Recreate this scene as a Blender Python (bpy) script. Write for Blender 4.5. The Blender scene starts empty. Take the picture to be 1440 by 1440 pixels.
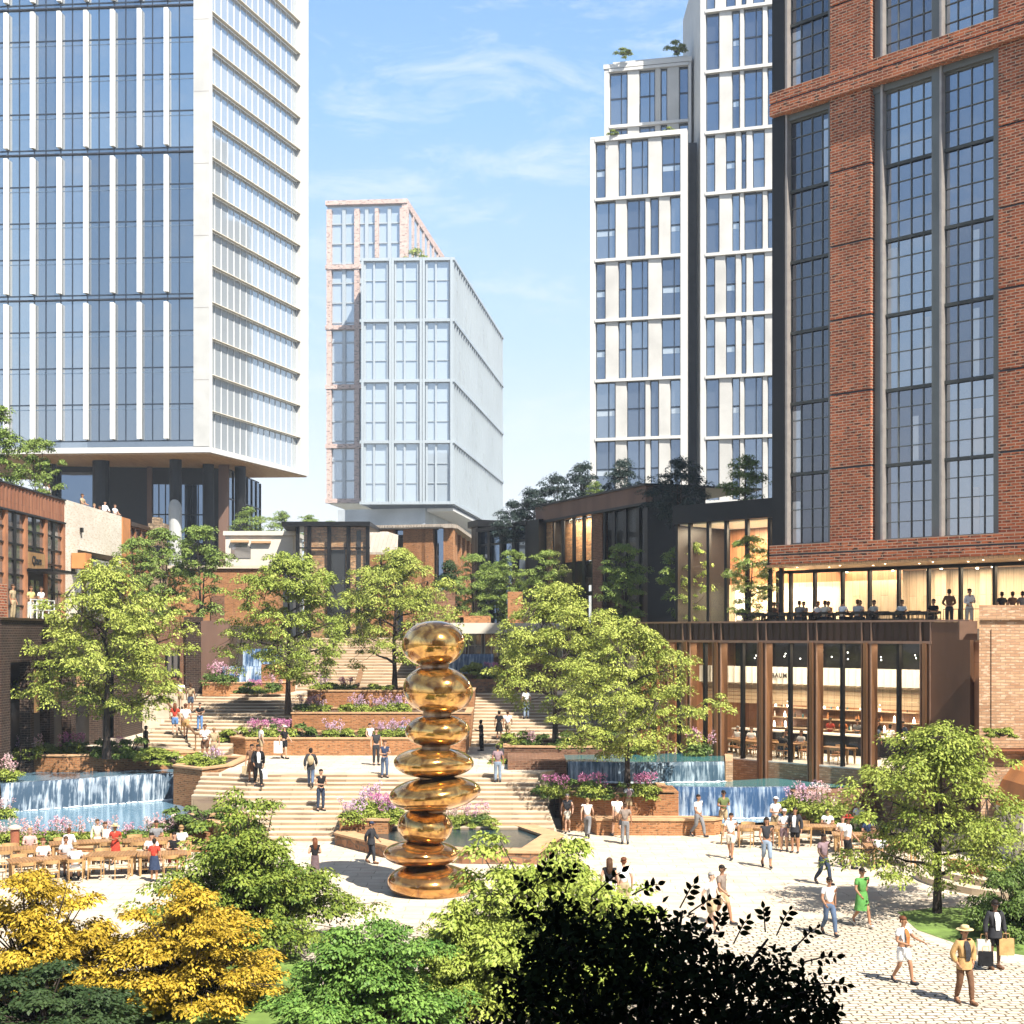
import bpy, bmesh, math, random
import numpy as np
from mathutils import Vector, Matrix
SC = bpy.context.scene
COL = SC.collection
F = 2000.0; HZ = 890.0; EYE = 8.6
R = math.radians

def PX(px, d): return (px - 720) / F * d
def PT(px, py, d): return Vector((PX(px, d), d, EYE - (py - HZ) / F * d))
def ZY(py, d): return EYE - (py - HZ) / F * d
def DZ(py, z): return (EYE - z) * F / (py - HZ)
def GP(px, py, z=0.0):
    d = DZ(py, z); return Vector((PX(px, d), d, z))

# ------------------------------------------------------------------ materials
MATS = {}
def _new(name):
    m = bpy.data.materials.new(name); m.use_nodes = True
    MATS[name] = m
    nt = m.node_tree; b = nt.nodes['Principled BSDF']
    return m, nt, b
def N(nt, t, **kw):
    n = nt.nodes.new(t)
    for k, v in kw.items(): setattr(n, k, v)
    return n
def L(nt, a, b): nt.links.new(a, b)
def c4(c): return (c[0], c[1], c[2], 1.0)

def plain(name, c, rough=.6, metal=0., var=.12, scale=3., bump=0., spec=.5, coord='Object', stretch=None):
    """base colour with a little natural variation"""
    m, nt, b = _new(name)
    b.inputs['Roughness'].default_value = rough; b.inputs['Metallic'].default_value = metal
    b.inputs['Specular IOR Level'].default_value = spec
    tc = N(nt, 'ShaderNodeTexCoord'); src = tc.outputs[coord]
    if stretch:
        mp = N(nt, 'ShaderNodeMapping'); mp.inputs['Scale'].default_value = stretch
        L(nt, src, mp.inputs[0]); src = mp.outputs[0]
    nz = N(nt, 'ShaderNodeTexNoise'); nz.inputs['Scale'].default_value = scale; nz.inputs['Detail'].default_value = 5
    L(nt, src, nz.inputs['Vector'])
    rp = N(nt, 'ShaderNodeValToRGB')
    rp.color_ramp.elements[0].position = .3; rp.color_ramp.elements[1].position = .7
    rp.color_ramp.elements[0].color = c4([x * (1 - var) for x in c]); rp.color_ramp.elements[1].color = c4([min(1, x * (1 + var)) for x in c])
    L(nt, nz.outputs['Fac'], rp.inputs[0]); L(nt, rp.outputs[0], b.inputs['Base Color'])
    if bump:
        bp = N(nt, 'ShaderNodeBump'); bp.inputs['Strength'].default_value = bump; bp.inputs['Distance'].default_value = .02
        L(nt, nz.outputs['Fac'], bp.inputs['Height']); L(nt, bp.outputs[0], b.inputs['Normal'])
    return m

def brick(name, c1, c2, cm, bw=.42, bh=.13, ms=.012, rough=.85, bump=.6, dirt=.35, dirtscale=.35, offset=.5, distort=0., squash=1., third=None):
    m, nt, b = _new(name)
    b.inputs['Roughness'].default_value = rough; b.inputs['Specular IOR Level'].default_value = .25
    uv = N(nt, 'ShaderNodeUVMap'); uv.uv_map = 'UVMap'
    src = uv.outputs[0]
    if distort:
        n0 = N(nt, 'ShaderNodeTexNoise'); n0.inputs['Scale'].default_value = 1.7; n0.inputs['Detail'].default_value = 2
        L(nt, src, n0.inputs['Vector'])
        mx = N(nt, 'ShaderNodeMix', data_type='RGBA', blend_type='LINEAR_LIGHT'); mx.inputs[0].default_value = distort
        L(nt, src, mx.inputs[6]); L(nt, n0.outputs['Color'], mx.inputs[7]); src = mx.outputs[2]
    bt = N(nt, 'ShaderNodeTexBrick'); bt.offset = offset; bt.squash = squash
    bt.inputs['Scale'].default_value = 1; bt.inputs['Brick Width'].default_value = bw; bt.inputs['Row Height'].default_value = bh
    bt.inputs['Mortar Size'].default_value = ms; bt.inputs['Mortar Smooth'].default_value = .15; bt.inputs['Bias'].default_value = -.1
    bt.inputs['Color1'].default_value = c4(c1); bt.inputs['Color2'].default_value = c4(c2); bt.inputs['Mortar'].default_value = c4(cm)
    L(nt, src, bt.inputs['Vector'])
    nz = N(nt, 'ShaderNodeTexNoise'); nz.inputs['Scale'].default_value = dirtscale; nz.inputs['Detail'].default_value = 8; nz.inputs['Roughness'].default_value = .7
    L(nt, uv.outputs[0], nz.inputs['Vector'])
    rp = N(nt, 'ShaderNodeValToRGB'); rp.color_ramp.elements[0].position = .32; rp.color_ramp.elements[1].position = .62
    k = 1 - dirt
    rp.color_ramp.elements[0].color = (k, k * .97, k * .93, 1); rp.color_ramp.elements[1].color = (1, 1, 1, 1)
    L(nt, nz.outputs['Fac'], rp.inputs[0])
    mu = N(nt, 'ShaderNodeMix', data_type='RGBA', blend_type='MULTIPLY'); mu.inputs[0].default_value = 1
    L(nt, bt.outputs['Color'], mu.inputs[6]); L(nt, rp.outputs[0], mu.inputs[7])
    # odd bricks of a third tone
    n2 = N(nt, 'ShaderNodeTexNoise'); n2.inputs['Scale'].default_value = 1.3; n2.inputs['Detail'].default_value = 1
    mp = N(nt, 'ShaderNodeMapping'); mp.inputs['Scale'].default_value = (1 / bw * .9, 1 / bh * .9, 1)
    L(nt, uv.outputs[0], mp.inputs[0]); L(nt, mp.outputs[0], n2.inputs['Vector'])
    r2 = N(nt, 'ShaderNodeValToRGB'); r2.color_ramp.elements[0].position = .57; r2.color_ramp.elements[1].position = .60
    L(nt, n2.outputs['Fac'], r2.inputs[0])
    m2 = N(nt, 'ShaderNodeMix', data_type='RGBA', blend_type='MIX')
    fm = N(nt, 'ShaderNodeMath', operation='MULTIPLY'); inv = N(nt, 'ShaderNodeMath', operation='SUBTRACT'); inv.inputs[0].default_value = 1
    L(nt, bt.outputs['Fac'], inv.inputs[1]); L(nt, inv.outputs[0], fm.inputs[0]); L(nt, r2.outputs[0], fm.inputs[1])
    L(nt, fm.outputs[0], m2.inputs[0]); L(nt, mu.outputs[2], m2.inputs[6])
    m2.inputs[7].default_value = c4(third or [x * .35 for x in c1])
    L(nt, m2.outputs[2], b.inputs['Base Color'])
    if bump:
        bp = N(nt, 'ShaderNodeBump'); bp.invert = True; bp.inputs['Strength'].default_value = bump; bp.inputs['Distance'].default_value = .02
        L(nt, bt.outputs['Fac'], bp.inputs['Height']); L(nt, bp.outputs[0], b.inputs['Normal'])
    return m

def stripes(name, c1, c2, w=.12, rough=.5, bump=.3, metal=0., axis='X'):
    """boards / planks of varied tone across UV axis"""
    m, nt, b = _new(name)
    b.inputs['Roughness'].default_value = rough; b.inputs['Metallic'].default_value = metal
    uv = N(nt, 'ShaderNodeUVMap'); uv.uv_map = 'UVMap'
    bt = N(nt, 'ShaderNodeTexBrick'); bt.offset = .37
    bt.inputs['Scale'].default_value = 1
    bt.inputs['Brick Width'].default_value = 3.1; bt.inputs['Row Height'].default_value = w
    bt.inputs['Mortar Size'].default_value = .008; bt.inputs['Color1'].default_value = c4(c1); bt.inputs['Color2'].default_value = c4(c2)
    bt.inputs['Mortar'].default_value = c4([x * .3 for x in c1])
    mp = N(nt, 'ShaderNodeMapping')
    if axis == 'X': mp.inputs['Rotation'].default_value = (0, 0, R(90))
    L(nt, uv.outputs[0], mp.inputs[0]); L(nt, mp.outputs[0], bt.inputs['Vector'])
    nz = N(nt, 'ShaderNodeTexNoise'); nz.inputs['Scale'].default_value = 1.; nz.inputs['Detail'].default_value = 6
    mp2 = N(nt, 'ShaderNodeMapping'); mp2.inputs['Scale'].default_value = (1, 14, 1); L(nt, mp.outputs[0], mp2.inputs[0]); L(nt, mp2.outputs[0], nz.inputs['Vector'])
    mu = N(nt, 'ShaderNodeMix', data_type='RGBA', blend_type='OVERLAY'); mu.inputs[0].default_value = .35
    L(nt, bt.outputs['Color'], mu.inputs[6]); L(nt, nz.outputs['Fac'], mu.inputs[7]); L(nt, mu.outputs[2], b.inputs['Base Color'])
    if bump:
        bp = N(nt, 'ShaderNodeBump'); bp.invert = True; bp.inputs['Strength'].default_value = bump; bp.inputs['Distance'].default_value = .01
        L(nt, bt.outputs['Fac'], bp.inputs['Height']); L(nt, bp.outputs[0], b.inputs['Normal'])
    return m

def mirror_glass(name, tint, rough=.04, refl=.75, body=(.02, .03, .045), wob=.15):
    """coated facade glass: mostly mirror over a dark interior"""
    m, nt, b = _new(name)
    b.inputs['Base Color'].default_value = c4(body); b.inputs['Roughness'].default_value = .1
    g = N(nt, 'ShaderNodeBsdfGlossy'); g.inputs['Color'].default_value = c4(tint); g.inputs['Roughness'].default_value = rough
    mx = N(nt, 'ShaderNodeMixShader'); mx.inputs[0].default_value = refl
    L(nt, b.outputs[0], mx.inputs[1]); L(nt, g.outputs[0], mx.inputs[2])
    tc = N(nt, 'ShaderNodeTexCoord'); nz = N(nt, 'ShaderNodeTexNoise'); nz.inputs['Scale'].default_value = .45; nz.inputs['Detail'].default_value = 2
    L(nt, tc.outputs['Object'], nz.inputs['Vector'])
    bp = N(nt, 'ShaderNodeBump'); bp.inputs['Strength'].default_value = wob; bp.inputs['Distance'].default_value = .05
    L(nt, nz.outputs['Fac'], bp.inputs['Height']); L(nt, bp.outputs[0], g.inputs['Normal'])
    L(nt, mx.outputs[0], nt.nodes['Material Output'].inputs[0])
    return m

def clear_glass(name, tint=(.92, .94, .93), refl=.1):
    m, nt, b = _new(name)
    nt.nodes.remove(b)
    t = N(nt, 'ShaderNodeBsdfTransparent'); t.inputs[0].default_value = c4(tint)
    g = N(nt, 'ShaderNodeBsdfGlossy'); g.inputs['Roughness'].default_value = .02; g.inputs['Color'].default_value = (.9, .93, .95, 1)
    mx = N(nt, 'ShaderNodeMixShader'); mx.inputs[0].default_value = refl
    L(nt, t.outputs[0], mx.inputs[1]); L(nt, g.outputs[0], mx.inputs[2]); L(nt, mx.outputs[0], nt.nodes['Material Output'].inputs[0])
    return m

def leafmat(name, c1, c2, trans=.35, rough=.5):
    """leaf: colour varies from leaf to leaf (per-face attribute), light passes through"""
    m, nt, b = _new(name)
    b.inputs['Roughness'].default_value = rough; b.inputs['Specular IOR Level'].default_value = .2
    at = N(nt, 'ShaderNodeAttribute'); at.attribute_name = 'leafvar'
    rp = N(nt, 'ShaderNodeValToRGB'); rp.color_ramp.elements[0].color = c4(c1); rp.color_ramp.elements[1].color = c4(c2)
    L(nt, at.outputs['Fac'], rp.inputs[0]); L(nt, rp.outputs[0], b.inputs['Base Color'])
    t = N(nt, 'ShaderNodeBsdfTranslucent'); L(nt, rp.outputs[0], t.inputs[0])
    mx = N(nt, 'ShaderNodeMixShader'); mx.inputs[0].default_value = trans
    L(nt, b.outputs[0], mx.inputs[1]); L(nt, t.outputs[0], mx.inputs[2]); L(nt, mx.outputs[0], nt.nodes['Material Output'].inputs[0])
    return m

def emit(name, c, s):
    m, nt, b = _new(name)
    b.inputs['Base Color'].default_value = c4(c); b.inputs['Emission Color'].default_value = c4(c); b.inputs['Emission Strength'].default_value = s
    return m

# ------------------------------------------------------------------ mesh builder
class MB:
    def __init__(s): s.v = []; s.f = []; s.m = []
    def quad(s, a, b, c, d, m=0):
        i = len(s.v); s.v += [tuple(a), tuple(b), tuple(c), tuple(d)]; s.f.append((i, i + 1, i + 2, i + 3)); s.m.append(m)
    def poly(s, pts, m=0):
        i = len(s.v); s.v += [tuple(p) for p in pts]; s.f.append(tuple(range(i, i + len(pts)))); s.m.append(m)
    def hexa(s, p, m=0):
        i = len(s.v); s.v += [tuple(q) for q in p]
        for f in ((0, 3, 2, 1), (4, 5, 6, 7), (0, 1, 5, 4), (1, 2, 6, 5), (2, 3, 7, 6), (3, 0, 4, 7)):
            s.f.append(tuple(i + k for k in f)); s.m.append(m)
    def box(s, x0, x1, y0, y1, z0, z1, m=0):
        s.hexa([(x0, y0, z0), (x1, y0, z0), (x1, y1, z0), (x0, y1, z0), (x0, y0, z1), (x1, y0, z1), (x1, y1, z1), (x0, y1, z1)], m)
    def fbox(s, fr, x0, x1, y0, y1, z0, z1, m=0):
        q = [(x0, y0, z0), (x1, y0, z0), (x1, y1, z0), (x0, y1, z0), (x0, y0, z1), (x1, y0, z1), (x1, y1, z1), (x0, y1, z1)]
        s.hexa([fr.p(*a) for a in q], m)
    def prism(s, poly, z0, z1, m=0, mtop=None):
        n = len(poly); i = len(s.v)
        s.v += [(p[0], p[1], z0) for p in poly] + [(p[0], p[1], z1) for p in poly]
        s.f.append(tuple(range(i + n - 1, i - 1, -1))); s.m.append(m)
        s.f.append(tuple(range(i + n, i + 2 * n))); s.m.append(m if mtop is None else mtop)
        for k in range(n):
            j = (k + 1) % n; s.f.append((i + k, i + j, i + n + j, i + n + k)); s.m.append(m)
    def tube(s, pts, rad, n=8, m=0, cap=True):
        pts = [Vector(p) for p in pts]
        if not hasattr(rad, '__len__'): rad = [rad] * len(pts)
        i0 = len(s.v); prev = None
        for k, p in enumerate(pts):
            t = (pts[min(k + 1, len(pts) - 1)] - pts[max(k - 1, 0)])
            t = t.normalized() if t.length > 1e-9 else Vector((0, 0, 1))
            if prev is None: a = t.orthogonal().normalized()
            else:
                a = prev - t * prev.dot(t); a = a.normalized() if a.length > 1e-6 else t.orthogonal().normalized()
            prev = a; b = t.cross(a)
            for q in range(n):
                w = 2 * math.pi * q / n; s.v.append(tuple(p + (a * math.cos(w) + b * math.sin(w)) * rad[k]))
        for k in range(len(pts) - 1):
            for q in range(n):
                r = (q + 1) % n; s.f.append((i0 + k * n + q, i0 + k * n + r, i0 + (k + 1) * n + r, i0 + (k + 1) * n + q)); s.m.append(m)
        if cap:
            s.f.append(tuple(i0 + q for q in range(n - 1, -1, -1))); s.m.append(m)
            e = i0 + (len(pts) - 1) * n; s.f.append(tuple(e + q for q in range(n))); s.m.append(m)
    def bar(s, a, b, w, h=None, m=0):
        """square bar from a to b"""
        a = Vector(a); b = Vector(b); h = h or w; t = (b - a).normalized()
        up = Vector((0, 0, 1)) if abs(t.z) < .95 else Vector((0, 1, 0))
        x = t.cross(up).normalized() * w / 2; y = x.cross(t).normalized() * h / 2
        s.hexa([a - x - y, a + x - y, a + x + y, a - x + y, b - x - y, b + x - y, b + x + y, b - x + y], m)
    def ring(s, rings, m=0, cap=True):
        """rings: list of lists of points with equal counts, lofted"""
        n = len(rings[0]); i0 = len(s.v)
        for r in rings: s.v += [tuple(p) for p in r]
        for k in range(len(rings) - 1):
            for q in range(n):
                r = (q + 1) % n; s.f.append((i0 + k * n + q, i0 + k * n + r, i0 + (k + 1) * n + r, i0 + (k + 1) * n + q)); s.m.append(m)
        if cap:
            s.f.append(tuple(i0 + q for q in range(n - 1, -1, -1))); s.m.append(m)
            e = i0 + (len(rings) - 1) * n; s.f.append(tuple(e + q for q in range(n))); s.m.append(m)
    def ell(s, c, r, nu=12, nv=8, m=0, cut=None, rot=None):
        rings = []
        for j in range(nv + 1):
            th = -math.pi / 2 + math.pi * (j + .001) / (nv + .002)
            if cut is not None and math.sin(th) < cut: continue
            ring = []
            for i in range(nu):
                ph = 2 * math.pi * i / nu
                p = Vector((math.cos(th) * math.cos(ph) * r[0], math.cos(th) * math.sin(ph) * r[1], math.sin(th) * r[2]))
                if rot is not None: p = rot @ p
                ring.append(p + Vector(c))
            rings.append(ring)
        s.ring(rings, m)
    def mesh(s, name, mats, off=(0, 0, 0), smooth=False):
        me = bpy.data.meshes.new(name)
        o = Vector(off)
        me.from_pydata([(a - o.x, b - o.y, c - o.z) for a, b, c in s.v], [], s.f)
        for mt in mats: me.materials.append(mt)
        if len(mats) > 1: me.polygons.foreach_set('material_index', s.m)
        uvl = me.uv_layers.new(name='UVMap'); uvs = np.zeros(len(me.loops) * 2, dtype=np.float32)
        V = me.vertices
        for p in me.polygons:
            n = p.normal
            if abs(n.z) > .7: t = None
            else:
                l = math.hypot(n.x, n.y); t = (-n.y / l, n.x / l)
            for li in p.loop_indices:
                co = V[me.loops[li].vertex_index].co
                wx, wy, wz = co.x + o.x, co.y + o.y, co.z + o.z
                if t is None: uvs[2 * li] = wx; uvs[2 * li + 1] = wy
                else: uvs[2 * li] = wx * t[0] + wy * t[1]; uvs[2 * li + 1] = wz
        uvl.data.foreach_set('uv', uvs)
        if smooth: me.polygons.foreach_set('use_smooth', [True] * len(me.polygons))
        return me
    def build(s, name, mats, parent=None, smooth=False, loc=None):
        if not isinstance(mats, (list, tuple)): mats = [mats]
        off = parent_loc(parent) if parent is not None else (loc if loc is not None else (0, 0, 0))
        o = bpy.data.objects.new(name, s.mesh(name, mats, off, smooth)); COL.objects.link(o)
        if parent is not None: o.parent = parent
        elif loc is not None: o.location = loc
        return o

def window(mb, mats, root, name='window'):
    a, b = MB(), MB()
    for f, m in zip(mb.f, mb.m):
        t = a if m == 0 else b; i = len(t.v); t.v += [mb.v[k] for k in f]; t.f.append(tuple(range(i, i + len(f)))); t.m.append(max(0, m - 1))
    w = b.build(name, mats[1:], root); a.build('pane', mats[0], w); return w

def parent_loc(o):
    v = Vector((0, 0, 0))
    while o is not None: v += o.location; o = o.parent
    return v

class FR:
    """a facade frame: x along the wall (to the right as seen), y into the building, z up"""
    def __init__(s, a, b):
        s.o = Vector((a[0], a[1], 0)); d = Vector((b[0] - a[0], b[1] - a[1], 0)); s.len = d.length; s.u = d.normalized(); s.n = Vector((-s.u.y, s.u.x, 0))
    def p(s, x, y, z): return s.o + s.u * x + s.n * y + Vector((0, 0, z))
    def x(s, px, y=0.):
        """where the sight line at px meets the plane y"""
        r = (px - 720) / F; o = s.o + s.n * y
        return (r * o.y - o.x) / (s.u.x - r * s.u.y)
    def d(s, x, y=0.): return (s.o + s.u * x + s.n * y).y

def tag(o, label=None, cat=None, group=None, kind=None):
    if label: o['label'] = label
    if cat: o['category'] = cat
    if group: o['group'] = group
    if kind: o['kind'] = kind
    return o
def thing(name, loc, label, cat, group=None, rz=0.):
    o = bpy.data.objects.new(name, None); o.empty_display_size = .2; COL.objects.link(o)
    o.location = loc; o.rotation_euler = (0, 0, rz); tag(o, label, cat, group); return o
def kids(o): return [c for c in bpy.data.objects if c.parent == o]
def copy_tree(o, loc, rz=0., scale=None, label=None, group=None, tree=None):
    ch = tree if tree is not None else TREE(o)
    c = o.copy(); COL.objects.link(c); c.location = loc; c.rotation_euler = (0, 0, rz)
    if scale is not None: c.scale = scale if hasattr(scale, '__len__') else (scale,) * 3
    if label: c['label'] = label
    if group: c['group'] = group
    def rec(src, par):
        for s_, sub in src:
            k = s_.copy(); COL.objects.link(k); k.parent = par; rec(sub, k)
    rec(ch, c); return c
def TREE(o): return [(c, TREE(c)) for c in kids(o)]

def text_mesh(cu):
    t = bpy.data.objects.new('tmp', cu); COL.objects.link(t); dg = bpy.context.evaluated_depsgraph_get(); me = bpy.data.meshes.new_from_object(t.evaluated_get(dg)); me.name = 'lettering'
    bpy.data.objects.remove(t); o = bpy.data.objects.new('lettering', me); COL.objects.link(o)
    if not me.materials: me.materials.append(M['letter_black'])
    return o
# ------------------------------------------------------------------ palette
M = MATS
brick('brick_red', (.44, .122, .052), (.24, .06, .03), (.50, .38, .28), .40, .128, .016, dirt=.35, third=(.08, .03, .02))
brick('brick_band', (.50, .145, .06), (.27, .07, .034), (.52, .38, .28), .5, .13, .016, dirt=.25, third=(.07, .03, .02))
brick('brick_tan', (.52, .32, .19), (.38, .21, .12), (.30, .21, .14), .36, .11, .012, dirt=.3, third=(.55, .38, .26))
brick('brick_orange', (.46, .21, .09), (.35, .14, .055), (.42, .27, .15), .30, .09, .010, dirt=.3)
brick('brick_dark', (.055, .03, .022), (.028, .018, .015), (.12, .09, .07), .34, .12, .016, dirt=.5)  # dark brick, deepened so the arcade's shade is in the colour
brick('brick_brown', (.25, .12, .07), (.15, .07, .045), (.27, .18, .12), .34, .11, .013, dirt=.4)
brick('brick_white', (.82, .76, .67), (.74, .66, .55), (.78, .72, .62), .40, .13, .012, dirt=.18, third=(.62, .50, .38))
brick('brick_pink', (.62, .47, .43), (.54, .39, .35), (.55, .44, .40), 1.2, .5, .05, dirt=.1)  # pink brick paled, haze put into the colour
brick('brick_old', (.62, .36, .19), (.42, .20, .09), (.3, .2, .13), .5, .22, .02, dirt=.4, distort=.12)
brick('rubble', (.42, .22, .12), (.24, .11, .06), (.2, .14, .1), .5, .3, .03, dirt=.4, distort=.25)
brick('stone_chimney', (.45, .34, .23), (.32, .22, .14), (.2, .15, .1), .45, .2, .03, dirt=.3, distort=.15)
brick('flagstone', (.68, .60, .48), (.60, .51, .40), (.34, .27, .19), 1.1, .62, .014, dirt=.26, dirtscale=.8, distort=.12, third=(.56, .45, .35), bump=.2)
brick('cobble', (.66, .59, .49), (.58, .51, .41), (.15, .12, .08), .34, .21, .024, dirt=.25, distort=.2, third=(.48, .40, .33), bump=.8)
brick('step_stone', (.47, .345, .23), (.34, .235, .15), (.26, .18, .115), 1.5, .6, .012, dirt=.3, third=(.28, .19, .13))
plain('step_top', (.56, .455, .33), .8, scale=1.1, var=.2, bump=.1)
plain('coping', (.60, .50, .38), .8, scale=2, var=.12)
plain('coping_brick', (.50, .30, .16), .8, scale=2.5, var=.18)
plain('soil', (.06, .04, .025), .95, scale=3, var=.4)
plain('earth', (.16, .14, .09), .95, scale=.2, var=.3)
plain('concrete', (.46, .46, .45), .75, scale=.6, var=.10, bump=.1)
plain('concrete_white', (.62, .61, .59), .7, scale=.5, var=.06)
plain('concrete_pier', (.52, .51, .49), .75, scale=.35, var=.14)
plain('white_metal', (.80, .80, .79), .4, scale=.5, var=.03)
plain('cream_metal', (.72, .66, .56), .5, scale=.5, var=.05)
plain('mull_dark', (.035, .05, .075), .4, metal=.3)
plain('black_steel', (.012, .012, .013), .42, metal=.3, spec=.35)
plain('dark_wall', (.010, .010, .012), .6)
plain('steel_grey', (.13, .14, .135), .45, metal=.35, scale=.7, var=.15)
plain('steel_light', (.34, .31, .29), .45, metal=.3)
plain('slot_dark', (.025, .03, .045), .5)
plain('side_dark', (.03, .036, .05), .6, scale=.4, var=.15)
plain('pale_metal', (.40, .45, .49), .45, metal=.2, scale=.05, var=.05)  # pale grey metal, lightened to carry haze
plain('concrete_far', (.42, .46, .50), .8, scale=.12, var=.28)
plain('corten', (.27, .105, .045), .75, metal=.15, scale=.9, var=.35, bump=.1, stretch=(1, 1, .25))
plain('corten_post', (.36, .155, .075), .7, scale=1.2, var=.25)
plain('corten_brown', (.15, .085, .06), .75, scale=.5, var=.35, stretch=(1, 1, .3))
plain('bronze', (.23, .115, .055), .36, metal=.55, scale=.7, var=.3, stretch=(1, 1, .3))
plain('bronze_dark', (.055, .030, .018), .45, metal=.4, scale=.5, var=.4, stretch=(1, 1, .3))
plain('bronze_panel', (.13, .065, .035), .5, metal=.35, scale=.4, var=.45, stretch=(1, 1, .3))
plain('bronze_trim', (.28, .17, .12), .4, metal=.5)
plain('terracotta', (.52, .21, .07), .7, scale=1, var=.2)
stripes('wood_soffit', (.62, .38, .20), (.52, .29, .14), .22, .5)
stripes('wood_warm', (.44, .26, .13), (.35, .19, .09), .35, .5)
stripes('wood_red', (.36, .17, .08), (.27, .115, .055), .3, .45)
stripes('wood_pale', (.56, .43, .29), (.50, .37, .24), .4, .5, bump=.1)
stripes('wood_board', (.38, .22, .09), (.28, .15, .06), .3, .6)
stripes('rust_sheet', (.30, .13, .07), (.22, .085, .045), .18, .75, bump=.6)
stripes('table_wood', (.37, .205, .09), (.29, .15, .065), .11, .5)
stripes('tile_roof', (.42, .36, .30), (.33, .28, .23), .35, .8)
plain('chair_wood', (.46, .27, .115), .5, var=.15)
plain('chair_orange', (.42, .17, .06), .5, var=.15)
plain('chair_black', (.02, .018, .016), .5)
plain('cushion', (.62, .50, .36), .8)
plain('bark', (.045, .032, .025), .9, scale=6, var=.4, bump=.4)
plain('bark_light', (.12, .09, .07), .9, scale=6, var=.3)
plain('lawn', (.14, .22, .045), .9, scale=1.5, var=.35)
plain('marble_white', (.78, .75, .70), .4, var=.05)
plain('ceiling_white', (.72, .66, .58), .7, var=.04)
plain('plaster_white', (.60, .55, .47), .8, scale=.8, var=.08)
plain('spandrel_blue', (.16, .22, .30), .3, metal=.4)
plain('letter_black', (.01, .01, .01), .6)
plain('rail_brown', (.32, .18, .09), .45, metal=.3)
plain('pot', (.30, .10, .05), .7)
mirror_glass('glass_tower', (.50, .56, .63), refl=.8)
mirror_glass('glass_tower2', (.42, .46, .51), refl=.72)
mirror_glass('glass_side', (.66, .70, .73), refl=.5, body=(.46, .50, .54))
mirror_glass('glass_white', (.36, .42, .52), refl=.66)
mirror_glass('glass_pale_hazed', (.56, .64, .72), refl=.4, body=(.46, .53, .60))  # glass body paled to carry the far tower's haze
mirror_glass('glass_mill', (.40, .44, .52), refl=.55, body=(.05, .055, .07), wob=.35)
mirror_glass('glass_mill_dark', (.25, .27, .32), refl=.4, body=(.025, .025, .032), wob=.3)
mirror_glass('glass_left', (.45, .46, .48), refl=.45, body=(.22, .20, .19))
mirror_glass('glass_lobby', (.25, .34, .48), refl=.6)
clear_glass('glass_clear', refl=.035)
clear_glass('glass_clear2', tint=(.7, .72, .74), refl=.14)
emit('lamp_warm', (1., .78, .5), 5.)
emit('lamp_white', (1., .92, .8), 10.)
leafmat('leaf_sun', (.20, .26, .04), (.47, .51, .12), .13)
leafmat('leaf_fresh', (.16, .22, .03), (.38, .43, .09), .13)
leafmat('leaf_green', (.06, .115, .018), (.30, .36, .06), .13)
leafmat('leaf_fresh2', (.12, .19, .04), (.28, .36, .09), .13)
leafmat('leaf_sun2', (.15, .215, .03), (.40, .46, .10), .13)
leafmat('leaf_mid', (.075, .135, .03), (.16, .225, .055), .13)
leafmat('leaf_deep', (.03, .06, .022), (.07, .11, .04), .25)
leafmat('leaf_blue', (.025, .045, .045), (.06, .085, .07), .2)
leafmat('leaf_gold', (.24, .155, .012), (.66, .46, .055), .13)
leafmat('leaf_lime', (.17, .24, .03), (.42, .48, .10), .13)
leafmat('leaf_emerald', (.05, .13, .022), (.22, .36, .075), .13)
leafmat('leaf_dark', (.003, .004, .003), (.022, .034, .014), .03, rough=1.)  # near black, so the tree's shade is in the leaf colour
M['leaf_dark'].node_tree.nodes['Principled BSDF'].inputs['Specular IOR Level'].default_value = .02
leafmat('petal_pink', (.58, .26, .40), (.84, .58, .66), .3)
leafmat('petal_magenta', (.48, .10, .30), (.74, .34, .54), .3)
leafmat('petal_pale', (.72, .42, .44), (.85, .66, .66), .3)
leafmat('petal_lilac', (.52, .30, .50), (.78, .58, .74), .3)

def make_gold(name, c1, c2, rough):
    m, nt, b = _new(name)
    b.inputs['Metallic'].default_value = .88; b.inputs['Roughness'].default_value = rough; b.inputs['Specular IOR Level'].default_value = .7
    b.inputs['Coat Weight'].default_value = .8; b.inputs['Coat Roughness'].default_value = .03
    tc = N(nt, 'ShaderNodeTexCoord'); nz = N(nt, 'ShaderNodeTexNoise'); nz.inputs['Scale'].default_value = 1.9; nz.inputs['Detail'].default_value = 8; nz.inputs['Distortion'].default_value = 1.6
    L(nt, tc.outputs['Object'], nz.inputs['Vector'])
    rp = N(nt, 'ShaderNodeValToRGB'); rp.color_ramp.elements[0].position = .35; rp.color_ramp.elements[1].position = .65
    rp.color_ramp.elements[0].color = c4(c1); rp.color_ramp.elements[1].color = c4(c2)
    L(nt, nz.outputs['Fac'], rp.inputs[0]); L(nt, rp.outputs[0], b.inputs['Base Color'])
    n2 = N(nt, 'ShaderNodeTexNoise'); n2.inputs['Scale'].default_value = 2.2; n2.inputs['Detail'].default_value = 3
    L(nt, tc.outputs['Object'], n2.inputs['Vector'])
    bp = N(nt, 'ShaderNodeBump'); bp.inputs['Strength'].default_value = .12; bp.inputs['Distance'].default_value = .06
    L(nt, n2.outputs['Fac'], bp.inputs['Height']); L(nt, bp.outputs[0], b.inputs['Normal'])
make_gold('gold', (.26, .11, .022), (.84, .50, .14), .12)
make_gold('amber', (.28, .115, .03), (.66, .34, .09), .11)
make_gold('neck_bronze', (.24, .15, .09), (.40, .27, .17), .45)

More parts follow.
